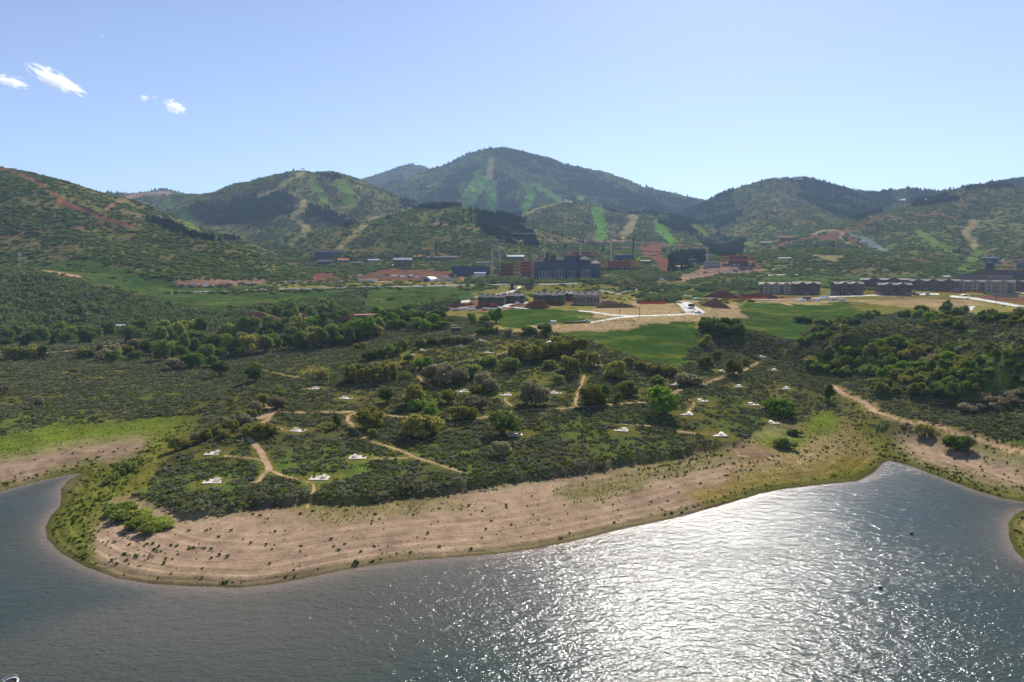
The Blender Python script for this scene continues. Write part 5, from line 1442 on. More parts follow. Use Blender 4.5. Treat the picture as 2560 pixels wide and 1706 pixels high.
def house(x0, x1, ytop, ybase, label, cat='house', name='house', wall=WBROWN, roof=ROOF, roofshare=.35, depth=None, along='x', floors=2, cols=None, chimney=False, win=True, flatroof=False, turn=0.0, group=None, wing=None):
    p, rz, m = site(x0, x1, ybase, turn)
    W = (x1 - x0) * m; H = (ybase - ytop) * m; Dp = depth or min(W * .7, 14)
    t = empty(name, p, rz, label, cat, group)
    He = H * (1 - roofshare)
    wm = MB().box(-W / 2, W / 2, 0, Dp, -6, He)
    if flatroof:
        wm.build('wall', wall, t)
        MB().box(-W / 2 - .3, W / 2 + .3, -.3, Dp + .3, He + .003, H).build('roof', roof, t)
    else:
        wm.gable_wall(-W / 2, W / 2, 0, Dp, He, H - He - .3, along)
        wm.build('wall', wall, t)
        r = MB().gable(-W / 2, W / 2, 0, Dp, He, H - He - .3, .6, .3, along).build('roof', roof, t)
        if chimney: MB().box(-.6, .6, -.6, .6, -1.5, 1.6).build('chimney', WSTONE, t, loc=(W * .22, Dp * .5, H - .2))
    if win:
        cols = cols or max(2, int(W / 4.5)); fh = He / floors
        for f in range(floors):
            for c in range(cols):
                w = W / cols * .42
                mesh_obj('window', window_mesh(min(w, 2.2), min(fh * .5, 1.7)), t, (-W / 2 + W * (c + .5) / cols, 0, f * fh + fh * .32))
    if wing:
        a, b, hh = wing
        MB().box(-W / 2 + a * W, -W / 2 + b * W, -3.2, -.003, -6, He * hh).gable_wall(-W / 2 + a * W, -W / 2 + b * W, -3.2, -.003, He * hh, (b - a) * W * .3, 'y').build('bay', wall, t)
        MB().gable(-W / 2 + a * W, -W / 2 + b * W, -3.2, 1.5, He * hh, (b - a) * W * .3, .4, .25, 'y').build('bay_roof', roof, t)
    return t

def apartments(x0, x1, ytop, ybase, label, gables=3, floors=3, turn=0.0, wall=WGREY, light=True, balc=2):
    p, rz, m = site(x0, x1, ybase, turn)
    W = (x1 - x0) * m; H = (ybase - ytop) * m; Dp = 15
    t = empty('apartment_building', p, rz, label, 'apartment building', 'three storey apartment buildings')
    He = H * .74
    MB().box(-W / 2, W / 2, 0, Dp, -5, He).gable_wall(-W / 2, W / 2, 0, Dp, He, H * .16).build('wall', wall, t)
    MB().box(-W / 2 - .12, W / 2 + .12, -.25, Dp + .12, -5, He * .30).build('stone_base', WSTONE, t)
    MB().gable(-W / 2, W / 2, 0, Dp, He, H * .16, .9, .35).build('roof', ROOF, t)
    gw = W / (gables * 2 + 1) * 1.15
    cs = [(-W / 2 + W * (2 * i + 1.5) / (2 * gables + 1) ) for i in range(gables)]
    for c in cs:
        c = max(-W / 2 + gw / 2, min(W / 2 - gw / 2, c))
        b = MB().box(c - gw / 2, c + gw / 2, -2.2, -.003, -5, He * 1.05).gable_wall(c - gw / 2, c + gw / 2, -2.2, Dp * .45, He * 1.05, gw * .27, 'y').build('bay', WBROWN if wall is WGREY and int(abs(c)) % 2 else wall, t)
        MB().gable(c - gw / 2, c + gw / 2, -2.2, Dp * .45, He * 1.05, gw * .27, .7, .3, 'y').build('bay_roof', ROOFB, t)  # lighter grey than the main roof: sun on the bays put into the colour
        for f in range(floors):
            mesh_obj('window', window_mesh(min(gw * .45, 2.6), 1.7), t, (c, -2.2, He * (f + .34) / floors))
    spaces = [(-W / 2 + W * (2 * i + .5) / (2 * gables + 1)) for i in range(gables + 1)]
    for i, c in enumerate(spaces):
        c = max(-W / 2 + 2, min(W / 2 - 2, c)); bw = W / (2 * gables + 1) * .7
        for f in range(floors):
            z = He * (f + .08) / floors
            if i % 2 == (0 if balc == 2 else 1):
                bl = MB().box(c - bw / 2, c + bw / 2, -1.6, .0, z, z + .2).box(c - bw / 2, c + bw / 2, -1.62, -1.5, z + .2, z + 1.2)
                for px_ in (-bw / 2, bw / 2 - .25): bl.box(c + px_, c + px_ + .25, -1.65, -1.4, z - He / floors + .2 if f else -4, z)
                bl.build('balcony', WBROWN, t)
                mesh_obj('window', window_mesh(min(bw * .6, 2.4), 2.1), t, (c, 0, z + .25))
            else:
                for s in (-1, 1): mesh_obj('window', window_mesh(1.3, 1.6), t, (c + s * bw * .28, 0, z + .9))
    return t

# hotel ------------------------------------------------------------
def hotel():
    p, rz, m = site(1335, 1500, 699)
    g = lambda x: (x - 1417.5) * m
    zt = lambda y: (699 - y) * m
    t = empty('hotel', p, rz, 'large slate dark hotel of seven storeys with many gables beyond the highway', 'hotel')
    wings = [(1335, 1380, 655, 644, 2.0, 'hip'), (1380, 1413, 657, 0, -6.0, 'flat'), (1383, 1412, 650, 641.5, 6.0, 'hip'), (1413, 1437, 648, 641.0, -3.0, 'gy'), (1437, 1452, 652, 643, 5.0, 'hip'),
             (1450, 1476, 658, 0, -7.0, 'flat'), (1448, 1474, 649.5, 641, 4.0, 'hip'), (1476, 1500, 659.5, 651, 0.0, 'hip')]
    for x0, x1, ye, yr, yo, k in wings:
        a, b, ze = g(x0), g(x1), zt(ye)
        w = MB().box(a + .01 * yo, b - .01 * yo, yo, 24 - yo * .3, -12, ze)
        if k == 'gy': w.gable_wall(a, b, yo, 20, ze, zt(yr) - ze, 'y')
        wo = w.build('wing', WBLUE, t)
        if k == 'hip': MB().hip(a, b, yo, 22, ze + .01, zt(yr) - ze, 1.2).build('roof', ROOF, wo)
        elif k == 'gy': MB().gable(a, b, yo, 22, ze, zt(yr) - ze, 1.2, .5, 'y').build('roof', ROOF, wo)
        else: MB().box(a - .6, b + .6, yo - .6, 6, ze + .01, ze + 1.0).build('roof', ROOF, wo)
        nfl = 6; nc = max(3, int((b - a) / 4.2)); wz0 = zt(679)
        wn_ = MB()
        for f in range(nfl):
            for c in range(nc):
                cx = a + (b - a) * (c + .5) / nc; z = wz0 + (ze - wz0) * (f + .25) / nfl
                wn_.box(cx - .85, cx + .85, yo - .12, yo + .05, z, z + (ze - wz0) / nfl * .55, 0)
                if c % 2: wn_.box(cx - 1.5, cx + 1.5, yo - 1.3, yo - .12, z - .5, z - .3, 1)
        w_ = wn_.build('windows', [GLASS, WGREY], wo); w_['kind'] = 'stuff'
    for x0, x1, y0 in ((1363, 1372, 632), (1376, 1390, 640), (1439, 1451, 638)):
        MB().box(g(x0), g(x1), 8, 16, zt(655), zt(y0)).build('chimney', ROOFD, t)
    for x0, x1, y0, yo in ((1347, 1380, 678, -5), (1384, 1412, 676, -11), (1418, 1440, 678, -7), (1450, 1476, 675, -12)):
        b = MB().box(g(x0), g(x1), yo, -.01 if yo > -6 else yo + 4.9, -12, zt(y0))
        for k in range(4):
            xx = g(x0) + (g(x1) - g(x0)) * (k + .5) / 4; b.box(xx - 1.0, xx + 1.0, yo - .1, yo + .2, zt(692), zt(y0) - 1.2, 1)
        b.build('stone_base', [WSTONE, DARK], t)
    return t
hotel()

def frame_building(x0, x1, ytop, ybase, label, floors, cols, depth=18, edge=ORANGE, col_mat=SLAB, turn=0.0, core=True):
    p, rz, m = site(x0, x1, ybase, turn)
    W = (x1 - x0) * m; H = (ybase - ytop) * m
    t = empty('building_frame', p, rz, label, 'building site')
    fh = H / floors
    for f in range(1, floors + 1):
        MB().box(-W / 2, W / 2, 0, depth, f * fh - .35, f * fh, 0).box(-W / 2 - .05, W / 2 + .05, -.3, -.003, f * fh - .4, f * fh + 1.25, 1).build('floor_slab', [SLAB, edge], t)
    for c in range(cols + 1):
        x = -W / 2 + .3 + (W - .6) * c / cols
        k = MB()
        for f in range(floors):
            for yy in (.5, depth - .5):
                k.box(x - .25, x + .25, yy - .25, yy + .25, (f * fh + .001) if f else -6, (f + 1) * fh - .36)
        k.build('column', col_mat, t)
    if core: MB().box(-W * .3, W * .3, depth * .5, depth * .5 + .4, -5, H - .5).build('inner_wall', WBROWN, t)
    return t
frame_building(1243, 1294, 661, 694, 'building frame of brown timber screens left of the red floors', 4, 9, edge=SOILD, col_mat=TIMBER)
frame_building(1294, 1336, 655, 694, 'tall building frame with orange red floor edges joining the dark hotel', 5, 7)
frame_building(1412, 1494, 630, 646, 'curved upper building frame with an orange red rim behind the hotel roofs', 2, 10)
frame_building(1502, 1592, 654, 675, 'long low building frame with pinkish red floors right of the hotel', 3, 11)
frame_building(1806, 1884, 641, 661, 'building frame of rusty concrete on the slope at the right', 2, 5)
frame_building(1721, 1744, 649, 664, 'row of bare concrete columns on the right building site', 1, 6, depth=8, edge=SLAB, core=False)
house(1132, 1225, 666, 688, 'long dark blue hall behind the tower cranes', 'hall', 'hall', WBLUE, ROOFD, .06, 30, flatroof=True, floors=2, cols=14)
house(1538, 1585, 637, 650, 'low dark blue building with a pale roof right of the tallest crane', 'hall', 'hall', WBLUE, ROOFM, .12, 20, flatroof=True, floors=1, cols=8)
house(788, 855, 624, 643, 'long dark lodge under the foot of the brown ski run', 'lodge', 'lodge', WBLUE, ROOFD, .4, 18, cols=12)
house(795, 826, 650, 664, 'dark blue house in the brush on the left slope', wall=WBLUE, roof=ROOFD, cols=6)
house(845, 872, 647, 656, 'small half built house with pink walls on the left slope', wall=WTAN, roof=TERRA, cols=4)
house(984, 1030, 645, 667, 'brown hillside house with a pale roof at the end of a white drive', wall=WBROWN, roof=ROOFM, roofshare=.25, cols=8, wing=(.55, .8, .9))
house(1067, 1098, 641, 652, 'dark house on the left of the pair below the dark earth bank', wall=WBLUE, roof=ROOFD, cols=6)
house(1104, 1142, 640, 652, 'dark house on the right of the pair below the dark earth bank', wall=WBROWN, roof=ROOFD, cols=7)
house(1033, 1058, 638, 646, 'low house with an orange roof on the bench above the cranes', wall=WBROWN, roof=TERRA, roofshare=.6, floors=1, cols=4)
house(1190, 1224, 654, 663, 'low building with white roofs above the blue hall', wall=WTAN, roof=WWHITE, roofshare=.3, floors=1, cols=6, flatroof=True)
house(1268, 1310, 638, 650, 'pale grey house on the bench left of the crane with the red jib', wall=WGREY, roof=ROOFM, cols=8)
house(1900, 1928, 604, 614, 'dark blue house alone on the slope above the right building site', wall=WBLUE, roof=ROOFD, cols=6)
house(1950, 1984, 590, 603, 'unfinished brown house at the foot of the red earth road', wall=WBROWN, roof=TERRA, cols=6)
house(1947, 1976, 644, 650, 'long white fronted house in the scrub above the right meadow', wall=WWHITE, roof=ROOFB, roofshare=.3, floors=1, cols=9)
house(2458, 2492, 643, 654, 'slate blue house with a white roof left of the curved drive', wall=WBLUE, roof=WWHITE, roofshare=.25, cols=7, flatroof=True)
house(2545, 2580, 652, 674, 'blue grey house at the far right edge of the slope', wall=WBLUE, roof=ROOFD, cols=5)
house(1940, 1956, 445, 450, 'small white house at the left of the right mountain crest', wall=WTAN, roof=ROOFB, floors=1, cols=4, win=False)
house(1986, 2006, 446, 452, 'row house of white and orange on the right mountain crest', wall=WWHITE, roof=TERRA, floors=1, cols=4, win=False)
house(2250, 2262, 498, 503, 'pale house in the woods in the saddle at the right', wall=WWHITE, roof=ROOFM, floors=1, win=False)
house(2312, 2322, 497, 502, 'pale house right of the one in the wooded saddle', wall=WWHITE, roof=ROOFM, floors=1, win=False)
house(1411, 1420, 499, 506, 'white lift terminal on the grassy saddle above the hotel', 'lift station', 'lift_station', WWHITE, ROOFM, .3, 8, floors=1, win=False)
house(1150, 1186, 672, 684, 'low terracotta roofed block in front of the long blue hall', 'building', 'site_building', WTAN, TERRA, .4, 12, floors=1, cols=6)
house(1186, 1214, 680, 691, 'white site building between the blue hall and the nearest crane', 'building', 'site_building', WWHITE, ROOFM, .3, 10, floors=1, cols=6)
house(1602, 1625, 650, 660, 'small brown house above the earth run right of the cranes', wall=WBROWN, roof=ROOF, cols=4)
house(1690, 1716, 664, 674, 'pinkish block at the left of the right building site', 'building', 'site_building', WTAN, TERRA, .3, 12, cols=5)
house(1760, 1800, 654, 668, 'long grey concrete block on the right building site', 'building', 'site_building', SLAB, ROOFM, .15, 12, flatroof=True, cols=8)
house(1846, 1880, 664, 674, 'low rusty block under the frame on the right building site', 'building', 'site_building', WBRICK, ROOF, .2, 12, flatroof=True, floors=1, cols=6)
house(880, 905, 655, 664, 'small dark house in the brush left of the white drive', wall=WBROWN, roof=ROOFD, cols=4)
house(920, 948, 648, 657, 'small pale house in the brush above the red earth', wall=WTAN, roof=ROOFM, cols=4)
# right hand lodge, its tower and long wing
house(2423, 2498, 672, 700, 'dark lodge with one wide low gable behind the apartments', 'lodge', 'lodge', WBROWN, ROOFD, .6, 26, 'y', floors=1, cols=9)
house(2464, 2482, 659, 698, 'square dark tower rising behind the lodge roof', 'tower', 'lodge_tower', ROOFD, ROOFD, .12, 8, floors=3, cols=2, flatroof=True)
house(2501, 2640, 675, 700, 'long dark wing with a brown roof at the right edge', 'lodge', 'lodge', WBROWN, ROOF, .55, 20, floors=1, cols=18, chimney=True)
house(2396, 2460, 687, 706, 'reddish brown roofed block behind the widest apartments, left part', 'apartment building', 'apartment_building', WBRICK, ROOF, .5, 14, cols=8)
house(2462, 2522, 688, 706, 'reddish brown roofed block behind the widest apartments, right part', 'apartment building', 'apartment_building', WBRICK, ROOF, .5, 14, cols=8)
apartments(2157, 2262, 694, 721, 'apartments with a wide pale front gable standing behind two nearer blocks', 2)
apartments(2278, 2388, 696, 727, 'apartments with a long pale front just left of the widest block', 3)
apartments(2389, 2520, 698, 730, 'widest block of apartments directly below the lodge tower', 4, wall=WTAN, turn=-.1)
apartments(2527, 2640, 700, 728, 'apartments cut off by the right edge of the view', 3)
apartments(1899, 1984, 704, 735, 'pale fronted apartments at the left end of the row', 3, turn=-.12, wall=WTAN)
apartments(1985, 2048, 702, 737, 'dark shaded apartments attached to the pale leftmost block', 2, turn=.25, wall=WBROWN)
apartments(2089, 2156, 702, 738, 'dark apartments standing alone above the equipment yard', 2, turn=.3, wall=WBROWN)
apartments(2200, 2274, 705, 739, 'dark apartments with stacked balconies right of the white drive', 2, turn=.2, wall=WBROWN, balc=1)
# town houses in the middle
def townhouse(x0, x1, ytop, ybase, label, units, wall, timber=False, turn=-.12):
    p, rz, m = site(x0, x1, ybase, turn)
    W = (x1 - x0) * m; H = (ybase - ytop) * m; Dp = 13; He = H * .68
    t = empty('town_house', p, rz, label, 'town house', 'town houses in the middle distance')
    uw = W / units
    for u in range(units):
        a = -W / 2 + u * uw; off = -1.6 * (u % 2) - .4 * u
        dz = -.35 * (u % 2)
        MB().box(a + .01, a + uw - .01, off, Dp + off, -4, He + dz).gable_wall(a + .01, a + uw - .01, off, Dp + off, He + dz, H * .26).build('wall', wall, t)
        r = MB().gable(a + .25, a + uw - .25, off, Dp + off, He + dz, H * .26, .45, .35).build('roof', ROOF, t)
        MB().box(-.5, .5, -.5, .5, -1.5, 1.1).build('chimney', WSTONE, t, loc=(a + uw * .8, Dp * .5 + off, He + H * .26))
        for f in range(2):
            for c in (.28, .7):
                mesh_obj('window', window_mesh(min(1.5, uw * .26), 1.4), t, (a + uw * c, off, He * (.18 + .45 * f)))
        if timber:
            k = MB()
            for q in range(4): k.box(a + uw * (q + .4) / 4, a + uw * (q + .4) / 4 + .18, off - 1.9, off - 1.7, -3, He * .42)
            k.box(a, a + uw, off - 2.0, off - .01, He * .42, He * .42 + .2).build('porch', TIMBER, t)
        else:
            MB().box(a + uw * .1, a + uw * .9, off - 1.5, off - .01, He * .46, He * .46 + .2).box(a + uw * .1, a + uw * .9, off - 1.5, off - 1.4, He * .46 + .2, He * .46 + 1.2).build('balcony', WBROWN, t)
    return t
townhouse(1252, 1311, 733, 757, 'dark green wrapped terrace behind the green gabled one', 5, WGREEN, True)
townhouse(1195, 1262, 735, 764, 'dark green wrapped terrace with a timber porch by the white road', 5, WGREEN, True)
townhouse(1333, 1411, 729, 760, 'green terrace with bright timber panels above the red earth mound', 5, WGREEN, True)
townhouse(1408, 1440, 727, 752, 'brown roofed units stepping back behind the finished grey terrace', 3, WBROWN, turn=.3)
townhouse(1432, 1500, 728, 762, 'finished grey brown terrace with framed windows and balconies', 4, WTAN)
# works yard and houses at the left
house(851, 946, 788, 812, 'long flat roofed brick building in the trees', 'building', 'flat_roofed_building', WBRICK, WBRICK, .14, 20, flatroof=True, floors=1, cols=12)
house(973, 1034, 796, 812, 'beige metal shed with a white roof beside the orange container', 'shed', 'metal_shed', WBEIGE, WWHITE, .18, 16, flatroof=True, floors=1, cols=5, win=False)
house(655, 725, 813, 826, 'long low house with a flat grey roof half hidden by the belt of trees', 'house', 'house', WTAN, ROOFM, .5, 16, floors=1, cols=9)
house(283, 311, 812, 826, 'white roofed house under the wooded hill at the left', wall=WWHITE, roof=WWHITE, roofshare=.55, floors=1, cols=3)
for i, (x0, x1, yt, yb, rf) in enumerate([(700, 716, 787, 796, TERRA), (718, 732, 785, 795, TERRA), (735, 752, 784, 794, WWHITE), (750, 768, 786, 797, TERRA), (770, 788, 783, 792, TERRA), (790, 806, 781, 790, WWHITE), (706, 724, 793, 803, TERRA), (762, 780, 794, 803, TERRA), (728, 744, 796, 804, TERRA)]):
    pos = ['first from the left in the back row', 'second from the left in the back row', 'third in the back row, with a white roof', 'in the middle of the row beside the thin evergreen', 'fourth in the back row above the brick building', 'last in the back row, with a white roof', 'at the front left of the group', 'at the front right of the group', 'at the front between two trees'][i]
    house(x0, x1, yt, yb, 'small stucco house ' + pos, wall=WTAN, roof=rf, roofshare=.4, floors=1, cols=3, group='small tiled houses')
def container(x0, x1, yt, yb, mat, label, turn=0):
    p, rz, m = site(x0, x1, yb, turn); W = (x1 - x0) * m; H = (yb - yt) * m
    k = MB().box(-W / 2, W / 2, 0, 2.4, .1, H)
    for i in range(int(W / .8)): k.box(-W / 2 + .2 + i * .8, -W / 2 + .5 + i * .8, -.08, -.002, .3, H - .2)
    t = empty('shipping_container', p, rz, label, 'container'); k.build('body', mat, t)
    MB().box(W / 2 + .003, W / 2 + .06, .1, 1.15, .3, H - .15).box(W / 2 + .003, W / 2 + .06, 1.25, 2.3, .3, H - .15).build('door', STEEL, t); MB().box(-W / 2 + .2, W / 2 - .2, .1, 2.3, -.6, .098).build('underframe', STEEL, t)
container(1006, 1032, 804, 813, flat('orange_paint', (214, 126, 44), .6), 'orange container against the beige shed')
container(915, 936, 808, 816, WBLUE, 'dark blue container in front of the brick building, left one')
container(937, 956, 809, 817, flat('dark_green_paint', (34, 52, 52), .6), 'dark green container in front of the brick building, right one')
container(898, 944, 698, 704.5, WWHITE, 'long white site office block on the red earth left of the tent')
container(1110, 1140, 697, 704, TIN, 'grey site office block right of the tent')
container(1084, 1104, 697, 703, WWHITE, 'short white site office block touching the tent')
container(1376, 1391, 802, 810, WWHITE, 'white trailer on the bare ground south of the oval meadow')
container(1129, 1152, 820, 830, STEEL, 'black box trailer at the end of the tree clump')
container(2097, 2112, 747, 754, WWHITE, 'white box trailer at the right end of the equipment yard')
container(2076, 2090, 745, 752, TIN, 'pale grey trailer in the middle of the equipment yard')
# tent
def tent():
    p, rz, m = site(1047, 1082, 704); W = 35 * m; H = 12 * m; t = empty('storage_tent', p, rz - .5, 'white arched storage tent on the building site', 'tent')
    V = []; Fc = []; n = 10
    for y in (0, W * 1.1):
        for k in range(n + 1):
            a = math.pi * k / n; V.append((-math.cos(a) * W / 2 * .8, y, math.sin(a) ** .8 * H))
    for k in range(n): Fc.append((k, k + 1, n + 2 + k, n + 1 + k))
    MB().add(V, Fc).build('canopy', WWHITE, t)
    MB().add(V[:n + 1], [tuple(range(n + 1))]).build('end_panel', flat('grey_canvas', (150, 160, 172), .7), t)
    MB().box(-W * .15, W * .15, -.15, -.05, 0, H * .55).build('doorway', DARK, t)
tent()
# tower cranes
def crane(x, ytop, ybase, jib, cj, label, head=RED, mast=TIN, rot=0.0):
    p, rz, m = site(x - 1, x + 1, ybase); H = (ybase - ytop) * m
    t = empty('tower_crane', p, rz + rot, label, 'tower crane', 'tower cranes over the building site')
    w = 1.5 * max(1, m / .65); k = MB(); n = int(H / 5)
    for sx in (-1, 1):
        for sy in (-1, 1): k.bar((sx * w / 2, sy * w / 2, -2), (sx * w / 2, sy * w / 2, H), .75)
    for i in range(n):
        z0 = H * i / n; z1 = H * (i + 1) / n; s = 1 if i % 2 else -1
        for sy in (-1, 1): k.bar((-s * w / 2, sy * w / 2, z0), (s * w / 2, sy * w / 2, z1), .42)
        for sx in (-1, 1): k.bar((sx * w / 2, -s * w / 2, z0), (sx * w / 2, s * w / 2, z1), .42)
    k.build('mast', mast, t)
    MB().box(-1.6, 1.6, -1.6, 1.6, H, H + 3.2).box(1.7, 3.1, -1.8, -.2, H + .2, H + 2.6).build('cab', head, t)
    MB().bar((0, 0, H + 3), (0, 0, H + 8.5), .8).build('apex', head, t)
    J = jib * m; C = cj * m
    k = MB(); s = 1 if J > 0 else -1; L = abs(J); nn = max(4, int(L / 4))
    k.bar((0, -.7, H + 3.2), (J, -.7, H + 3.2), .35).bar((0, .7, H + 3.2), (J, .7, H + 3.2), .35).bar((0, 0, H + 4.8), (J, 0, H + 4.4), .35)
    for i in range(nn):
        x0_ = J * i / nn; x1_ = J * (i + 1) / nn; k.bar((x0_, -.7, H + 3.2), ((x0_ + x1_) / 2, 0, H + 4.6), .2).bar(((x0_ + x1_) / 2, 0, H + 4.6), (x1_, .7, H + 3.2), .2)
    k.build('jib', mast, t)
    MB().bar((0, 0, H + 3.4), (-s * C, 0, H + 3.4), .9).build('counter_jib', mast, t)
    MB().box(min(-s * C, -s * (C - 3)), max(-s * C, -s * (C - 3)), -1.2, 1.2, H + .8, H + 3.2).build('counterweight', SLAB, t)
    MB().bar((0, 0, H + 8.4), (J * .7, 0, H + 4.8), .18).bar((0, 0, H + 8.4), (-s * C, 0, H + 3.9), .18).build('tie_bar', STEEL, t)
crane(1230.5, 622, 694, 60, 18, 'tower crane with a red head standing between the blue hall and the timber frame', rot=1.2)
crane(1249, 606, 676, -88, 14, 'grey tower crane just behind the one with the red head, long jib to the left', head=STEEL)
crane(1362, 590, 668, -84, 14, 'tower crane rising behind the hotel roof with its jib reaching left')
crane(1451, 606, 652, 40, 12, 'short looking tower crane over the curved frame behind the hotel', rot=.9)
crane(1527, 594, 672, 50, 14, 'tower crane with a dark red head right of the hotel', rot=1.35)
crane(1583, 600, 645, -40, 12, 'thin dark tower crane farthest right of the hotel', head=STEEL, mast=STEEL, rot=1.0)
crane(1091, 615, 640, 30, 10, 'small dark tower crane on the bench at the left', head=STEEL, mast=STEEL, rot=.8)
crane(1767, 641, 660, 20, 8, 'short pale tower crane on the right building site', head=TIN, rot=.9)
# highway bridge
def bridge():
    p, rz, m = site(1276, 1333, 723); W = 57 * m
    t = empty('road_bridge', p, rz, 'dark highway bridge over the white side road', 'bridge')
    MB().box(-W / 2, W / 2, 0, 12, 10.2 * m, 13 * m).build('deck', WBLUE, t)
    MB().box(-W / 2, W / 2, -.3, -.003, 12.2 * m, 14 * m).box(-W / 2, W / 2, 12.003, 12.3, 12.2 * m, 14 * m).build('parapet', ROOFD, t)
    MB().box(W * .16, W / 2, .2, 11.8, -2, 10.2 * m - .01).build('abutment', WGREY, t); MB().box(-W / 2, -W * .36, .2, 11.8, -2, 10.2 * m - .01).build('abutment', WBLUE, t)
bridge()
# poles
def pole(x, ytop, ybase, label, arms=1, mat=STEEL, cat='utility pole', name='utility_pole', w=.32):
    p, rz, m = site(x - 1, x + 1, ybase); H = (ybase - ytop) * m
    t = empty(name, p, rz, label, cat)
    MB().bar((0, 0, -1), (0, 0, H), w).build('post', mat, t)
    for a in range(arms): MB().box(-1.3, 1.3, -.1 - w / 2, -w / 2 - .003, H - .8 - a * 1.1, H - .55 - a * 1.1).build('crossarm', mat, t)
pole(1272, 709, 733, 'dark utility pole beside the highway bridge'); pole(1392, 697, 716, 'utility pole in front of the hotel'); pole(1549, 774, 790, 'utility pole where the white roads meet')
pole(2001, 672, 697, 'utility pole in the pale meadow above the leftmost apartments'); pole(2142, 672, 694, 'utility pole above the second block of apartments'); pole(1873, 678, 695, 'utility pole on the meadow below the right building site')
pole(2432, 664, 690, 'utility pole left of the lodge tower'); pole(1599, 768, 792, 'utility pole on the bare field by the white road'); pole(1735, 679, 697, 'utility pole in front of the right building site'); pole(2490, 742, 766, 'light pole beside the white road at the right')
pole(1685, 740, 757, 'light pole at the corner of the bare field')
for x, yt, yb, lb in [(1418, 507, 516, 'first gondola tower below the saddle terminal'), (1417, 527, 537, 'second gondola tower below the saddle terminal'), (1414, 550, 562, 'third gondola tower below the saddle terminal'), (1411, 575, 588, 'fourth gondola tower above the hotel'), (1408, 600, 613, 'lowest gondola tower above the hotel'),
                     (150, 612, 629, 'bare mast on the left hill'), (2340, 605, 614, 'lift tower on the pale run of the right hill'), (2322, 583, 592, 'lift tower above the pale run of the right hill')]:
    pole(x, yt, yb, lb, 1, TIN, 'lift tower', 'lift_tower', .9)
def radio_mast():
    p, rz, m = site(49, 52, 667); H = 33 * m; t = empty('radio_mast', p, rz, 'pale lattice radio mast on the shoulder of the left hill', 'radio mast'); k = MB()
    for s in (-1, 1): k.bar((s * 1.2, 0, 0), (s * .5, 0, H), .35)
    for i in range(7): k.bar((-1.1 + .08 * i, 0, H * i / 7), (1.1 - .08 * i, 0, H * (i + 1) / 7), .22)
    k.build('lattice', TIN, t)
    for z in (.55, .8, .97): MB().box(-2.0, 2.0, -.4, .4, H * z, H * z + 1.2).build('antenna', WWHITE, t)
radio_mast()
def lift_top(x0, x1, yt, yb, label):
    p, rz, m = site(x0, x1, yb); W = (x1 - x0) * m; H = (yb - yt) * m; t = empty('lift_station', p, rz, label, 'lift station')
    MB().bar((-W * .3, 0, -2), (-W * .15, 0, H * .8), 1.6).bar((W * .3, 0, -2), (W * .15, 0, H * .8), 1.6).build('support', STEEL, t)
    MB().gable(-W / 2, W / 2, -4, 4, H * .6, H * .4, .5, 1.2, 'y').build('roof', ROOFD, t)
lift_top(752, 762, 422, 428, 'open lift station on the pointed left peak'); lift_top(1021, 1031, 408, 414, 'lift station on the far shoulder left of the main peak')

# ------------------------------------------------------------------ earth mounds
def mound(x0, x1, yt, yb, label, mat=SOIL, seed=0, peaks=1, depth=.6):
    p, rz, m = site(x0, x1, yb); W = (x1 - x0) * m / 2; H = (yb - yt) * m
    n, k = 40, 20; V = []; Fc = []
    gx = np.linspace(-1, 1, n + 1); gy = np.linspace(-1, 1, k + 1)
    for j in range(k + 1):
        for i in range(n + 1):
            x, y = gx[i], gy[j]; r = math.hypot(x, y)
            if peaks == 1: h = max(0, 1 - r) ** .85
            else:
                h = max(0, 1 - abs(x) ** 3) * max(0, 1 - abs(y)) ** .9 * (.72 + .28 * float(vnoise(x * 2.3 + seed, seed, seed)))
            h *= 1 + .12 * float(fbm(x * 4 + seed, y * 4, 3, seed))
            V.append((x * W, (y + 1) * W * depth, h * H * 1.05 - .25 - (0 if r < .95 or peaks > 1 else .5)))
    for j in range(k):
        for i in range(n):
            a = j * (n + 1) + i; Fc.append((a, a + 1, a + n + 2, a + n + 1))
    me = build('earth_mound', V, Fc, mat, True)
    # foot follows the ground
    o = mesh_obj('earth_mound', me, None, p, rz); tag(o, label, 'earth mound')
    mw = np.array([v_.co[:] for v_ in me.vertices]); c, s = math.cos(rz), math.sin(rz)
    wx = p[0] + mw[:, 0] * c - mw[:, 1] * s; wy = p[1] + mw[:, 0] * s + mw[:, 1] * c
    gz = ground_z(wx, wy) - p[2]
    mw[:, 2] += gz; me.vertices.foreach_set('co', mw.ravel().astype(np.float32)); me.update()
mound(1747, 1829, 747, 769, 'cone shaped brown earth heap beside the cul de sac', SOIL, 3, depth=.5)
mound(1752, 1860, 725, 746, 'peaked dark brown earth bank behind the cone shaped heap', SOILD, 4, depth=.3)
mound(1835, 1950, 731, 746, 'long low brown earth bank in front of the leftmost apartments', SOILD, 5, 2, .16)
mound(1480, 1602, 757, 770, 'long brown earth bank right of the finished terrace', SOIL, 6, 2, .16)
mound(1535, 1590, 701, 715, 'rounded earth heap beside the highway', SOIL, 7, depth=.4)
mound(1308, 1380, 750, 771, 'dark red earth heap in front of the green terrace', SOILD, 8, 2, .3)
mound(1107, 1190, 757, 768, 'low reddish earth bank beside the left terrace', SOILD, 9, 2, .2)
mound(560, 712, 781, 812, 'broad arched earth bank with dry grass at the left of the tiled roofs', SOIL, 10, 1, .2)
mound(1490, 1560, 752, 762, 'pinkish earth heap behind the long bank', SOIL, 11, 1, .2)
mound(2238, 2300, 729, 738, 'small earth heap below the white vans', SOIL, 12, 2, .2)
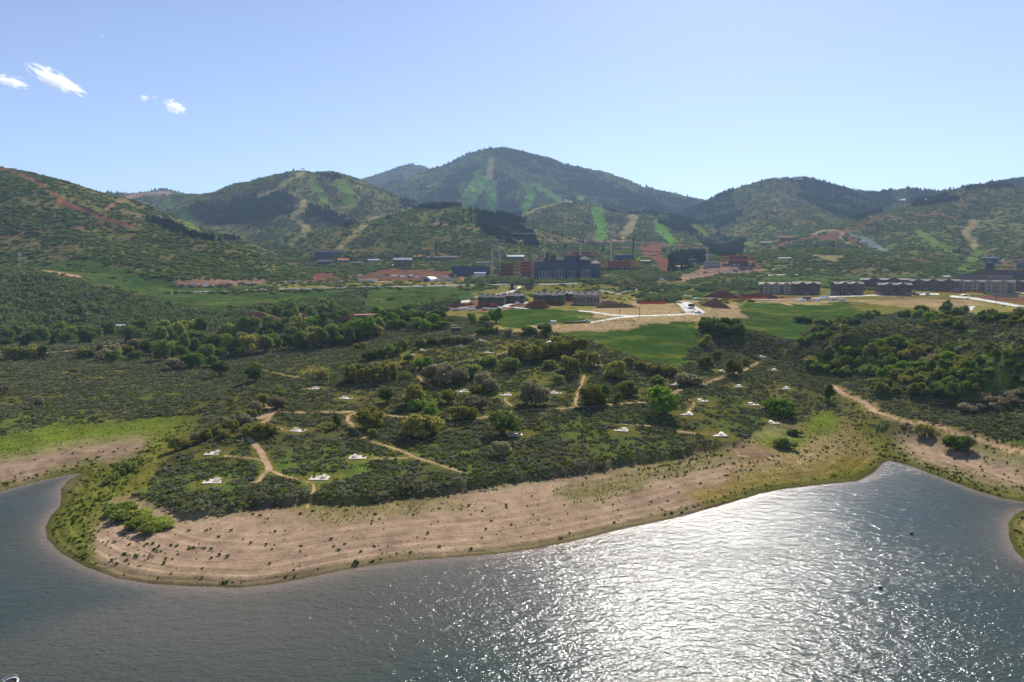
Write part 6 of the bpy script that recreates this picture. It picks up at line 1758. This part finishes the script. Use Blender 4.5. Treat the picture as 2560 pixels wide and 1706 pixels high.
# culvert and retaining wall
def culvert():
    p, rz, m = site(2400, 2424, 745); W = 24 * m; t = empty('arch_culvert', p, rz, 'grey ribbed arch culvert in the cutting at the right', 'culvert'); V = []; Fc = []; n = 10
    for j in range(9):
        q = 1.0 if j % 2 else .96
        for k in range(n + 1):
            a = math.pi * k / n; V.append((-math.cos(a) * W / 2 * q, j * 1.2, math.sin(a) * 9 * m * q))
    for j in range(8):
        for k in range(n):
            a = j * (n + 1) + k; Fc.append((a, a + 1, a + n + 2, a + n + 1))
    MB().add(V, Fc).build('shell', TIN, t)
culvert()
p, rz, m = site(2486, 2541, 743)
o = MB().box(-27 * m, 27 * m, 0, .6, -2, 7.5 * m)
for k in range(12): o.box(-27 * m + k * 4.6 * m, -27 * m + k * 4.6 * m + .5, -.3, -.003, -2, 7.5 * m)
o = o.build('retaining_wall', SLAB, None, loc=p, rz=rz); tag(o, 'grey panelled retaining wall in the cutting at the right', 'wall')
# orange safety fences
def safety_fence(P, label, h=1.3):
    H = [hit(x, y) for x, y in P]; X0 = H[0]
    t = empty('safety_fence', X0, 0, label, 'fence'); k = MB(); q = MB(); pts = []
    for i in range(len(H) - 1):
        n = 6
        for s in range(n):
            a = np.array(H[i][:2]) + (np.array(H[i + 1][:2]) - np.array(H[i][:2])) * s / n; pts.append(a)
    pts.append(np.array(H[-1][:2])); z = [float(ground_z(a[0], a[1])[0]) for a in pts]
    for i in range(len(pts) - 1):
        a = np.array([*(pts[i] - X0[:2]), z[i] - X0[2]]); b = np.array([*(pts[i + 1] - X0[:2]), z[i + 1] - X0[2]])
        o_ = np.array([0, .06, 0])
        V = [a + (0, 0, .05), b + (0, 0, .05), b + (0, 0, h), a + (0, 0, h), a + o_ + (0, 0, .05), b + o_ + (0, 0, .05), b + o_ + (0, 0, h), a + o_ + (0, 0, h)]
        k.add(V, [(0, 1, 2, 3), (5, 4, 7, 6), (3, 2, 6, 7), (0, 4, 5, 1)])
        q.bar(a + (0, -.08, -.3), a + (0, -.08, h + .2), .1)
    k.build('mesh', FENCE, t); pp = q.build('posts', STEEL, t); pp['kind'] = 'stuff'
safety_fence([(2345, 732), (2380, 731), (2420, 731), (2458, 731)], 'bright orange safety fence in front of the widest apartments', 1.6)
safety_fence([(1600, 761), (1630, 760), (1664, 760)], 'bright orange safety fence at the back of the bare field', 2.0)
safety_fence([(1806, 749), (1850, 748), (1900, 747), (1960, 746)], 'orange safety fence below the long earth bank', 1.4)
safety_fence([(2165, 735), (2185, 734), (2196, 733)], 'short orange safety fence between two dark apartment blocks', 1.4)

# ------------------------------------------------------------------ vehicles
def paint(n, c): return flat(n, c, .35, .1, var=.02)
P_W, P_B, P_S, P_R, P_D = paint('white_car_paint', (230, 230, 228)), paint('black_car_paint', (30, 32, 38)), paint('silver_car_paint', (168, 172, 178)), paint('red_car_paint', (150, 40, 36)), paint('blue_car_paint', (60, 76, 110))
TYRE = flat('tyre', (26, 26, 28), .9)
wv = MB(); n_ = 10
for s_ in (0, .22):
    wv.add([(math.cos(k * 2 * math.pi / n_) * .34, s_, .34 + math.sin(k * 2 * math.pi / n_) * .34) for k in range(n_)], [tuple(range(n_))])
wv.F += [(k, (k + 1) % n_, n_ + (k + 1) % n_, n_ + k) for k in range(n_)]; wv.M += [0] * n_
M_WHEEL = wv.mesh('wheel', TYRE)
def profile(pts, w, taper=0.0):
    k = MB(); n = len(pts); V = [(x, -w / 2 + (taper if z > 1.05 else 0), z) for x, z in pts] + [(x, w / 2 - (taper if z > 1.05 else 0), z) for x, z in pts]
    k.add(V, [tuple(range(n)), tuple(range(n, 2 * n))] + [(i, (i + 1) % n, n + (i + 1) % n, n + i) for i in range(n)]); return k
BODY = {'car': [(-2.2, .3), (-2.25, .75), (-1.9, .95), (-1.3, 1.0), (-.7, 1.42), (.7, 1.46), (1.35, 1.0), (2.1, .9), (2.25, .6), (2.2, .3)],
        'pickup': [(-2.8, .45), (-2.8, 1.15), (-.6, 1.18), (-.5, 1.85), (.9, 1.88), (1.5, 1.25), (2.6, 1.15), (2.75, .8), (2.7, .45)],
        'van': [(-2.8, .4), (-2.85, 2.4), (1.6, 2.4), (2.3, 1.35), (2.85, 1.1), (2.85, .4)],
        'truck': [(-4.0, .8), (-4.0, 3.2), (2.0, 3.2), (2.0, 2.6), (3.6, 2.5), (4.0, 1.6), (4.0, .6), (2.0, .6)]}
GLS = {'car': [(-1.15, 1.02), (-.68, 1.36), (.66, 1.39), (1.2, 1.02)], 'pickup': [(-.42, 1.25), (-.38, 1.75), (.85, 1.78), (1.32, 1.27)], 'van': [(.5, 1.5), (.5, 2.2), (1.58, 2.2), (2.1, 1.45)], 'truck': [(2.4, 1.7), (2.4, 2.4), (3.5, 2.35), (3.8, 1.7)]}
_vm = {}
def vehicle(x, y, kind, mat, label, turn=0.0, group='cars and trucks of the building sites', simple=False, cat=None):
    key = (kind, mat.name, simple)
    if key not in _vm:
        b = profile(BODY[kind], 1.85 if kind != 'truck' else 2.4, .15)
        gm = profile(GLS[kind], 1.9 if kind != 'truck' else 2.45, .13)
        if simple:
            o = len(b.V); b.V += gm.V; b.F += [tuple(i + o for i in f) for f in gm.F]; b.M += [1] * len(gm.F)
            _vm[key] = (b.mesh(kind, [mat, GLASS]),)
        else: _vm[key] = (b.mesh('body', mat), gm.mesh('window', GLASS))
    p = hit(x, y); rz = -math.atan2(p[0], p[1]) + turn
    nm = {'car': 'parked_car', 'pickup': 'pickup_truck', 'van': 'delivery_van', 'truck': 'box_truck'}[kind]; ct = cat or {'car': 'car', 'pickup': 'pickup truck', 'van': 'van', 'truck': 'truck'}[kind]
    if simple:
        o = mesh_obj(nm, _vm[key][0], None, (p[0], p[1], p[2] + .05), rz); return tag(o, label, ct, group)
    t = empty(nm, (p[0], p[1], p[2] + .05), rz, label, ct, group)
    mesh_obj('body', _vm[key][0], t); mesh_obj('window', _vm[key][1], t)
    L = {'car': 1.4, 'pickup': 1.8, 'van': 1.8, 'truck': 2.7}[kind]; ww = .93 if kind != 'truck' else 1.2
    for sx in (-1, 1):
        mesh_obj('wheel', M_WHEEL, t, (sx * L, -ww - .1, 0)); mesh_obj('wheel', M_WHEEL, t, (sx * L, ww - .12, 0))
for a in [(1729, 769, 'truck', P_B, 'black truck on the wide white cul de sac', 1.1), (1745, 784, 'pickup', P_D, 'dark pickup at the lower corner of the cul de sac', .2), (1696, 758, 'car', P_D, 'dark car at the top of the cul de sac', .4),
          (1587, 743, 'truck', P_B, 'black truck parked by the bushes behind the bare field', .1), (1703, 739, 'van', P_D, 'dark van behind the bare field', 1.0), (1656, 731, 'truck', P_S, 'grey truck on the track between the bushes', .3),
          (1790, 716, 'pickup', P_W, 'white pickup with a black load on the far track', .1), (1837, 690, 'pickup', P_R, 'dark red pickup on the meadow road', .1), (1877, 722, 'car', P_B, 'black car alone in the dry grass left of the apartments', .1),
          (2300, 735, 'van', P_W, 'white van in front of the apartments', .2), (2319, 739, 'truck', P_S, 'grey and black truck right of the white van', 1.3), (1295, 762, 'van', P_W, 'white van on the curve by the green terrace', .9), (1281, 767, 'car', P_R, 'reddish car on the white curve', .2),
          (1168, 748, 'car', P_B, 'black car on the loop at the far left of the terraces', .1), (1321, 727, 'car', P_B, 'black car beside the bridge road', .2), (1236, 767, 'truck', P_R, 'reddish brown truck in front of the left terrace', .1),
          (2004, 752, 'pickup', P_W, 'white pickup at the left end of the equipment yard', .2), (2018, 750, 'truck', P_D, 'dark truck among the equipment in the yard', .1), (2030, 753, 'pickup', P_S, 'silver pickup near the white stacks in the yard', .1), (2062, 748, 'truck', P_W, 'white truck nearest the trailers in the yard', .1), (2072, 738, 'van', P_W, 'white van behind the trailers in the yard', .2), (2086, 739, 'truck', P_D, 'dark blue truck behind the trailers in the yard', .2), (2098, 741, 'pickup', P_B, 'black pickup right behind the yard', .2),
          (964, 813, 'car', P_S, 'silver car first in the row before the beige shed', 1.4), (972, 814, 'car', P_B, 'black car second in the row before the beige shed', 1.4), (984, 814, 'pickup', P_D, 'dark pickup in the row before the beige shed', 1.4), (992, 815, 'car', P_B, 'black car before the orange container', 1.4), (1000, 815, 'car', P_W, 'white car touching the orange container', 1.4),
          (1064, 716, 'car', P_S, 'silver car on the highway', .0), (955, 719, 'pickup', P_D, 'dark pickup on the highway by the thicket', 0), (1136, 818, 'pickup', P_W, 'white pickup behind the black trailer', .2), (1466, 806, 'pickup', P_S, 'silver pickup at the end of the black pipes', .1), (1508, 757, 'car', P_B, 'black car on the white drive behind the finished terrace', .2), (1528, 756, 'car', P_W, 'white car on the white drive behind the finished terrace', .2)]:
    vehicle(*a[:5], turn=a[5])
rv = random.Random(4)
VG = {}
_vehicle = vehicle
def vehicle(x, y, kind, mat, label, turn, group, simple):
    o = _vehicle(x, y, kind, mat, label, turn, group, simple)
    look = {P_W: 'white', P_B: 'black', P_S: 'silver', P_R: 'red', P_D: 'dark blue'}[mat] + ' ' + {'car': 'car', 'pickup': 'pickup', 'van': 'van', 'truck': 'truck'}[kind]
    VG.setdefault(group, []).append((o, x, y, look))
for i in range(26):
    x = 706 + i * 6.6 + rv.uniform(-1.5, 1.5)
    vehicle(x, 707.5 - (x - 706) * .014 + rv.uniform(-.5, .5), rv.choice(['car', 'pickup', 'van']), rv.choice([P_W, P_W, P_S, P_B, P_R]), 'vehicle in the long line parked along the dirt road left of the tent', rv.uniform(-.3, .3), 'vehicles lined up left of the tent', True)
for i in range(24):
    vehicle(rv.uniform(430, 640), rv.uniform(712, 719.5), rv.choice(['car', 'pickup', 'van', 'truck']), rv.choice([P_W, P_S, P_R, P_B, P_R]), 'vehicle crowded in the lot at the foot of the left hill', rv.uniform(-.4, .4), 'vehicles in the lot under the left hill', True)
for i in range(22):
    vehicle(rv.uniform(900, 1120), rv.uniform(689, 696), rv.choice(['car', 'pickup', 'truck', 'truck']), rv.choice([P_W, P_S, P_W, P_R]), 'vehicle scattered over the red earth behind the tent', rv.uniform(-.4, .4), 'vehicles on the red earth', True)
for i in range(14):
    vehicle(950 - 8 * i / 1.0 + 4, 721.5 + i * .05, rv.choice(['car', 'truck']), rv.choice([P_S, P_D, P_W]), 'vehicle queueing along the highway edge beside the thicket', 0.0, 'vehicles along the highway', True) if i < 8 else None
for i in range(30):
    x = rv.uniform(1650, 1880); vehicle(x, 700 - (x - 1650) * .09 + rv.uniform(-6, 3), rv.choice(['car', 'pickup', 'truck', 'van']), rv.choice([P_W, P_S, P_W, P_B, P_R]), 'vehicle strewn over the terraces of the right building site', rv.uniform(-.4, .4), 'vehicles on the right building site', True)
# stacked pale materials on the yards
SG = {}
STACKM = MB().box(-2.2, 2.2, -1, 1, 0, .9).box(-1.6, 2.0, -.8, .8, .903, 1.6).mesh('material_stack', WWHITE)
STACKT = MB().box(-2.6, 2.6, -1, 1, 0, .7).box(-2.2, 1.2, -.7, .8, .703, 1.1).mesh('material_stack', TIMBER)
for i, (x0, x1, y0, y1, n, lb, gp) in enumerate([(1105, 1250, 770, 776, 26, 'white wrapped stack of materials along the edge of the left terraces', 'stacks by the left terraces'), (1995, 2080, 747, 755, 18, 'white wrapped stack of materials in the equipment yard', 'stacks in the equipment yard'),
                                                 (1735, 1780, 748, 751, 8, 'grey stack of pipes beside the cone shaped heap', 'stacks by the cone heap'), (1100, 1340, 689, 697, 30, 'stack of materials on the building site in front of the hotel', 'stacks on the hotel site'), (1660, 1880, 662, 690, 34, 'stack of materials on the right building site', 'stacks on the right site')]):
    for k in range(n):
        x = rv.uniform(x0, x1); y = rv.uniform(y0, y1) - ((x - x0) * .06 if x0 == 1660 else 0)
        p = hit(x, y); o = mesh_obj('material_stack', STACKT if (k % 5 == 0) else STACKM, None, p, rv.uniform(-.5, .5), (1, 1, 1)); tag(o, lb, 'material stack', gp); SG.setdefault({'stacks by the left terraces': 'materials edging the left terraces', 'stacks in the equipment yard': 'equipment yard', 'stacks by the cone heap': 'materials beside the cone heap', 'stacks on the hotel site': 'building site before the hotel', 'stacks on the right site': 'right building site'}[gp], []).append((o, x, y, 'timber' if k % 5 == 0 else 'white wrapped'))
for g_, L_ in VG.items():
    rank(L_, '', {'vehicles lined up left of the tent': 'line of vehicles left of the tent', 'vehicles in the lot under the left hill': 'lot under the left hill', 'vehicles on the red earth': 'red earth behind the tent',
                  'vehicles along the highway': 'queue along the highway', 'vehicles on the right building site': 'right building site'}[g_], 2 if len(L_) > 15 else 1)
for g_, L_ in SG.items(): rank(L_, 'stack', g_, 3 if len(L_) > 24 else (2 if len(L_) > 12 else 1))
# black pipes
p, rz, m = site(1408, 1466, 808); k = MB()
for i in range(7): k.bar((-28 * m + i * 8.1 * m, 0, .5), (-28 * m + i * 8.1 * m + 7.6 * m, 0, .5), 1.1)
o = k.build('pipe_row', P_B, None, loc=p, rz=rz); tag(o, 'row of black drain pipes beside the white road', 'pipes')

# ------------------------------------------------------------------ small things near the water
def gazebo():
    p, rz, m = site(1367, 1381, 869); W = 13 * m; H = 15 * m; t = empty('pavilion', p, rz, 'small white framed pavilion showing above the long grove', 'pavilion')
    for sx in (-1, 1):
        for sy in (0, 1): MB().bar((sx * W / 2 * .9, sy * 3, 0), (sx * W / 2 * .9, sy * 3, H * .75), .35).build('post', WWHITE, t)
    MB().gable(-W / 2, W / 2, -.3, 3.3, H * .75, H * .22, .3, .2, 'y').build('roof', WWHITE, t)
gazebo()
for x, yt, yb, lb in [(688, 1155, 1174, 'thin dark marker post at the fork of the winding trail'), (635, 1196, 1209, 'short marker post right of the lowest left pad'), (1008, 1124, 1134, 'thin marker post on the diagonal path'), (245, 1150, 1158, 'marker post on the mud of the left inlet')]:
    p = hit(x, yb); m = dist_px(p); o = MB().bar((0, 0, -.3), (0, 0, (yb - yt) * m), .09).box(-.07, .07, -.07, .07, (yb - yt) * m + .001, (yb - yt) * m + .06).build('marker_post', STEEL, None, loc=p); tag(o, lb, 'post')
def rock_mesh(seed):
    r = np.random.default_rng(seed); v, f = ICO1; v = v * (1 + .35 * (r.random((len(v), 1)) - .5)) * np.array([1, .8, .65]); return build('rock', v, f, ROCK)
RM = [rock_mesh(s) for s in (1, 2, 3)]
for x, y, s, lb in [(697, 1034, .75, 'larger dark boulder beside the start of the level path'), (707, 1033, .5, 'smaller dark boulder right of the larger one by the level path')]:
    p = hit(x, y); o = mesh_obj('boulder', RM[0], None, (p[0], p[1], p[2] + s * .3), .3, (s, s, s)); o.active_material = BARK; tag(o, lb, 'boulder')
for i in range(16):
    x = rv.uniform(1195, 1245); y = 1226 + rv.uniform(-4, 5) - (x - 1195) * .05; p = hit(x, y); s = rv.uniform(.25, .6)
    tag(mesh_obj('boulder', RM[i % 3], None, (p[0], p[1], p[2] + s * .2), rv.uniform(0, 6), (s, s, s)), 'pale rock, %s of sixteen fallen under the low bluff' % ORD[i], 'boulder', 'rocks under the bluff')
pts = []
for i in range(170):
    x = rv.uniform(1024, 1062); y = 817 + (x - 1024) * .55 + rv.uniform(-4, 7); p = hit(x, y); pts.append(p)
pr = np.array(pts); scatter('riprap', 'dark broken rock spilled down the bank below the shed', pr, .5 + .9 * np.random.default_rng(8).random(len(pr)), proto_collection('riprap_shapes', RM), rngs=8)
pts = []
rs = np.random.default_rng(21)
for i in range(0, 2600):                      # pebbles and clods along the water line
    j = rs.integers(8, len(SHORE) - 6); t_ = rs.random(); a = lake[j] * (1 - t_) + lake[j + 1] * t_; d = a / np.hypot(*a) * rs.gamma(1.6, 1.2)
    q = a + d; z = float(ground_z(q[0], q[1])[0])
    if z > .02: pts.append((q[0], q[1], z))
pr = np.array(pts); scatter('shore_stones', 'small stones and clods strewn along the water line', pr, .05 + .13 * rs.random(len(pr)) ** 2, proto_collection('stone_shapes', RM), rngs=9)
# buoys
BUOY = flat('dark_buoy', (40, 44, 56), .4)
def buoy(x, y, label):
    X, Y, Z = (float(c) for c in at_z(x, y, 0.0)); t = empty('mooring_buoy', (X, Y, 0), 0, label, 'buoy')
    v, f = ICO2; mesh_obj('float', build('float', v * np.array([.42, .42, .38]) + np.array([0, 0, .18]), f, BUOY, True), t)
    MB().bar((0, 0, .5), (0, 0, .78), .1).box(-.12, .12, -.12, .12, .783, .9).build('mooring_ring', STEEL, t)
buoy(2279, 1335, 'dark round buoy farther out toward the cove'); buoy(2201, 1471, 'dark round buoy nearer in the bright sun glitter')
def boat():
    X, Y, _z = (float(c) for c in at_z(26, 1716, 0.0)); t = empty('motor_boat', (X, Y, 0), R(18), 'white motor boat bow with a pale rail at the lower left corner', 'boat')
    n = 12; V = []; Fc = []
    for z, q in ((-.25, .72), (.75, 1.0)):
        for k in range(n + 1):
            a = math.pi * k / n; V.append((math.cos(a) * 1.25 * q, math.sin(a) * 2.0 * q - .6, z))
        V += [(-1.15 * q, -4.2, z), (1.15 * q, -4.2, z)]
    m_ = n + 3
    for k in range(m_): Fc.append((k, (k + 1) % m_, m_ + (k + 1) % m_, m_ + k))
    Fc.append(tuple(range(m_)))
    MB().add(V, Fc).build('hull', WWHITE, t)
    V2 = [(x * .8, y * .85 - .1, .55) for x, y, z in V[m_:]]
    MB().add(V2, [tuple(range(m_))]).build('deck', STEEL, t)
    V3 = V[m_:]; V4 = [(x * .82, y * .87 - .1, .8) for x, y, z in V3]
    MB().add(V3 + V4, [(k, (k + 1) % m_, m_ + (k + 1) % m_, m_ + k) for k in range(m_)]).build('gunwale', WWHITE, t)
    r = MB()
    for k in range(2, n - 1):
        a0 = math.pi * k / n; a1 = math.pi * (k + 1) / n; r.bar((math.cos(a0) * 1.1, math.sin(a0) * 1.8 - .6, 1.25), (math.cos(a1) * 1.1, math.sin(a1) * 1.8 - .6, 1.25), .06)
        r.bar((math.cos(a0) * 1.1, math.sin(a0) * 1.8 - .6, .8), (math.cos(a0) * 1.1, math.sin(a0) * 1.8 - .6, 1.25), .05)
    r.build('bow_rail', TIN, t)
boat()

# ------------------------------------------------------------------ clouds
def cloud_mat(dens):
    m = bpy.data.materials.new('cloud'); m.use_nodes = True; nt = m.node_tree; nt.nodes.remove(nt.nodes['Principled BSDF'])
    pv = nt.nodes.new('ShaderNodeVolumePrincipled'); pv.inputs['Color'].default_value = (1, 1, 1, 1); pv.inputs['Anisotropy'].default_value = .6
    tc = nt.nodes.new('ShaderNodeTexCoord')
    ln = N(nt, 'ShaderNodeVectorMath', operation='LENGTH'); nt.links.new(tc.outputs['Object'], ln.inputs[0])
    no = nt.nodes.new('ShaderNodeTexNoise'); no.inputs['Scale'].default_value = 2.4; no.inputs['Detail'].default_value = 5; no.inputs['Roughness'].default_value = .6; nt.links.new(tc.outputs['Object'], no.inputs['Vector'])
    s1 = N(nt, 'ShaderNodeMath', operation='MULTIPLY_ADD'); s1.inputs[1].default_value = 3.2; s1.inputs[2].default_value = -.95; nt.links.new(no.outputs[0], s1.inputs[0])
    s2 = N(nt, 'ShaderNodeMath', operation='SUBTRACT'); nt.links.new(s1.outputs[0], s2.inputs[0]); nt.links.new(ln.outputs['Value'], s2.inputs[1])
    s3 = N(nt, 'ShaderNodeMath', operation='MULTIPLY'); s3.use_clamp = True; s3.inputs[1].default_value = 5.0; nt.links.new(s2.outputs[0], s3.inputs[0])
    s4 = N(nt, 'ShaderNodeMath', operation='MULTIPLY'); s4.inputs[1].default_value = dens; nt.links.new(s3.outputs[0], s4.inputs[0])
    nt.links.new(s4.outputs[0], pv.inputs['Density']); nt.links.new(pv.outputs[0], nt.nodes['Material Output'].inputs['Volume'])
    return m
CM = cloud_mat(.02); CMT = cloud_mat(.005)
def cloud(x, y, w, h, tilt, label, thin=False, D=9000):
    X, Y, Z = (float(c) for c in at_d(x, y, D)); m = D / F
    v, f = ICO2
    me = build('cloud', v, f, CMT if thin else CM)
    o = mesh_obj('cloud', me, None, (X, Y, Z), 0, (w * m / 2 * .98, w * m / 2 * .6, h * m / 2 * .95)); o.rotation_euler = (0, tilt, -math.atan2(X, Y)); tag(o, label, 'cloud', 'small white clouds')
cloud(140, 200, 150, 44, .42, 'largest white cloud, long and slanting'); cloud(24, 204, 92, 30, .2, 'white cloud cut by the left edge'); cloud(437, 267, 62, 38, .35, 'ragged white cloud at the right end of the group')
cloud(360, 245, 28, 20, 0, 'small round white puff left of the ragged cloud'); cloud(386, 243, 26, 10, 0, 'faint wisp between the puff and the ragged cloud', True); cloud(204, 103, 12, 10, 0, 'tiny puff high above the largest cloud', True)
cloud(255, 90, 16, 10, 0, 'faint tiny wisp highest of all', True); cloud(320, 153, 14, 9, 0, 'faint tiny wisp between the upper and lower clouds', True); cloud(303, 162, 8, 6, 0, 'faintest speck of cloud left of a tiny wisp', True); cloud(48, 194, 30, 10, .1, 'thin wisp above the cloud at the left edge', True)
# ------------------------------------------------------------------ air
def make_haze():
    x0, x1, y0, y1, z0, z1 = -8500, 8500, -900, 8600, -16, 1080
    bm = bmesh.new()
    vs = [bm.verts.new((x, y, z)) for x in (x0, x1) for y in (y0, y1) for z in (z0, z1)]
    for f in ((0, 1, 3, 2), (4, 6, 7, 5), (0, 4, 5, 1), (2, 3, 7, 6), (0, 2, 6, 4), (1, 5, 7, 3)):
        bm.faces.new([vs[i] for i in f])
    bmesh.ops.recalc_face_normals(bm, faces=bm.faces)
    me = bpy.data.meshes.new('haze'); bm.to_mesh(me); bm.free()
    m = bpy.data.materials.new('haze'); m.use_nodes = True
    nt = m.node_tree
    nt.nodes.remove(nt.nodes['Principled BSDF'])
    pv = nt.nodes.new('ShaderNodeVolumePrincipled')
    pv.inputs['Color'].default_value = (0.52, 0.72, 1.0, 1)
    pv.inputs['Density'].default_value = HAZE
    pv.inputs['Anisotropy'].default_value = 0.1
    nt.links.new(pv.outputs[0], nt.nodes['Material Output'].inputs['Volume'])
    me.materials.append(m)
    o = bpy.data.objects.new('haze', me); col.objects.link(o)
    o['kind'] = 'stuff'; o['label'] = 'thin blue haze filling the air over the lake and hills'
    return o
HAZE = 6e-5
make_haze()
print('objects', len(bpy.data.objects))
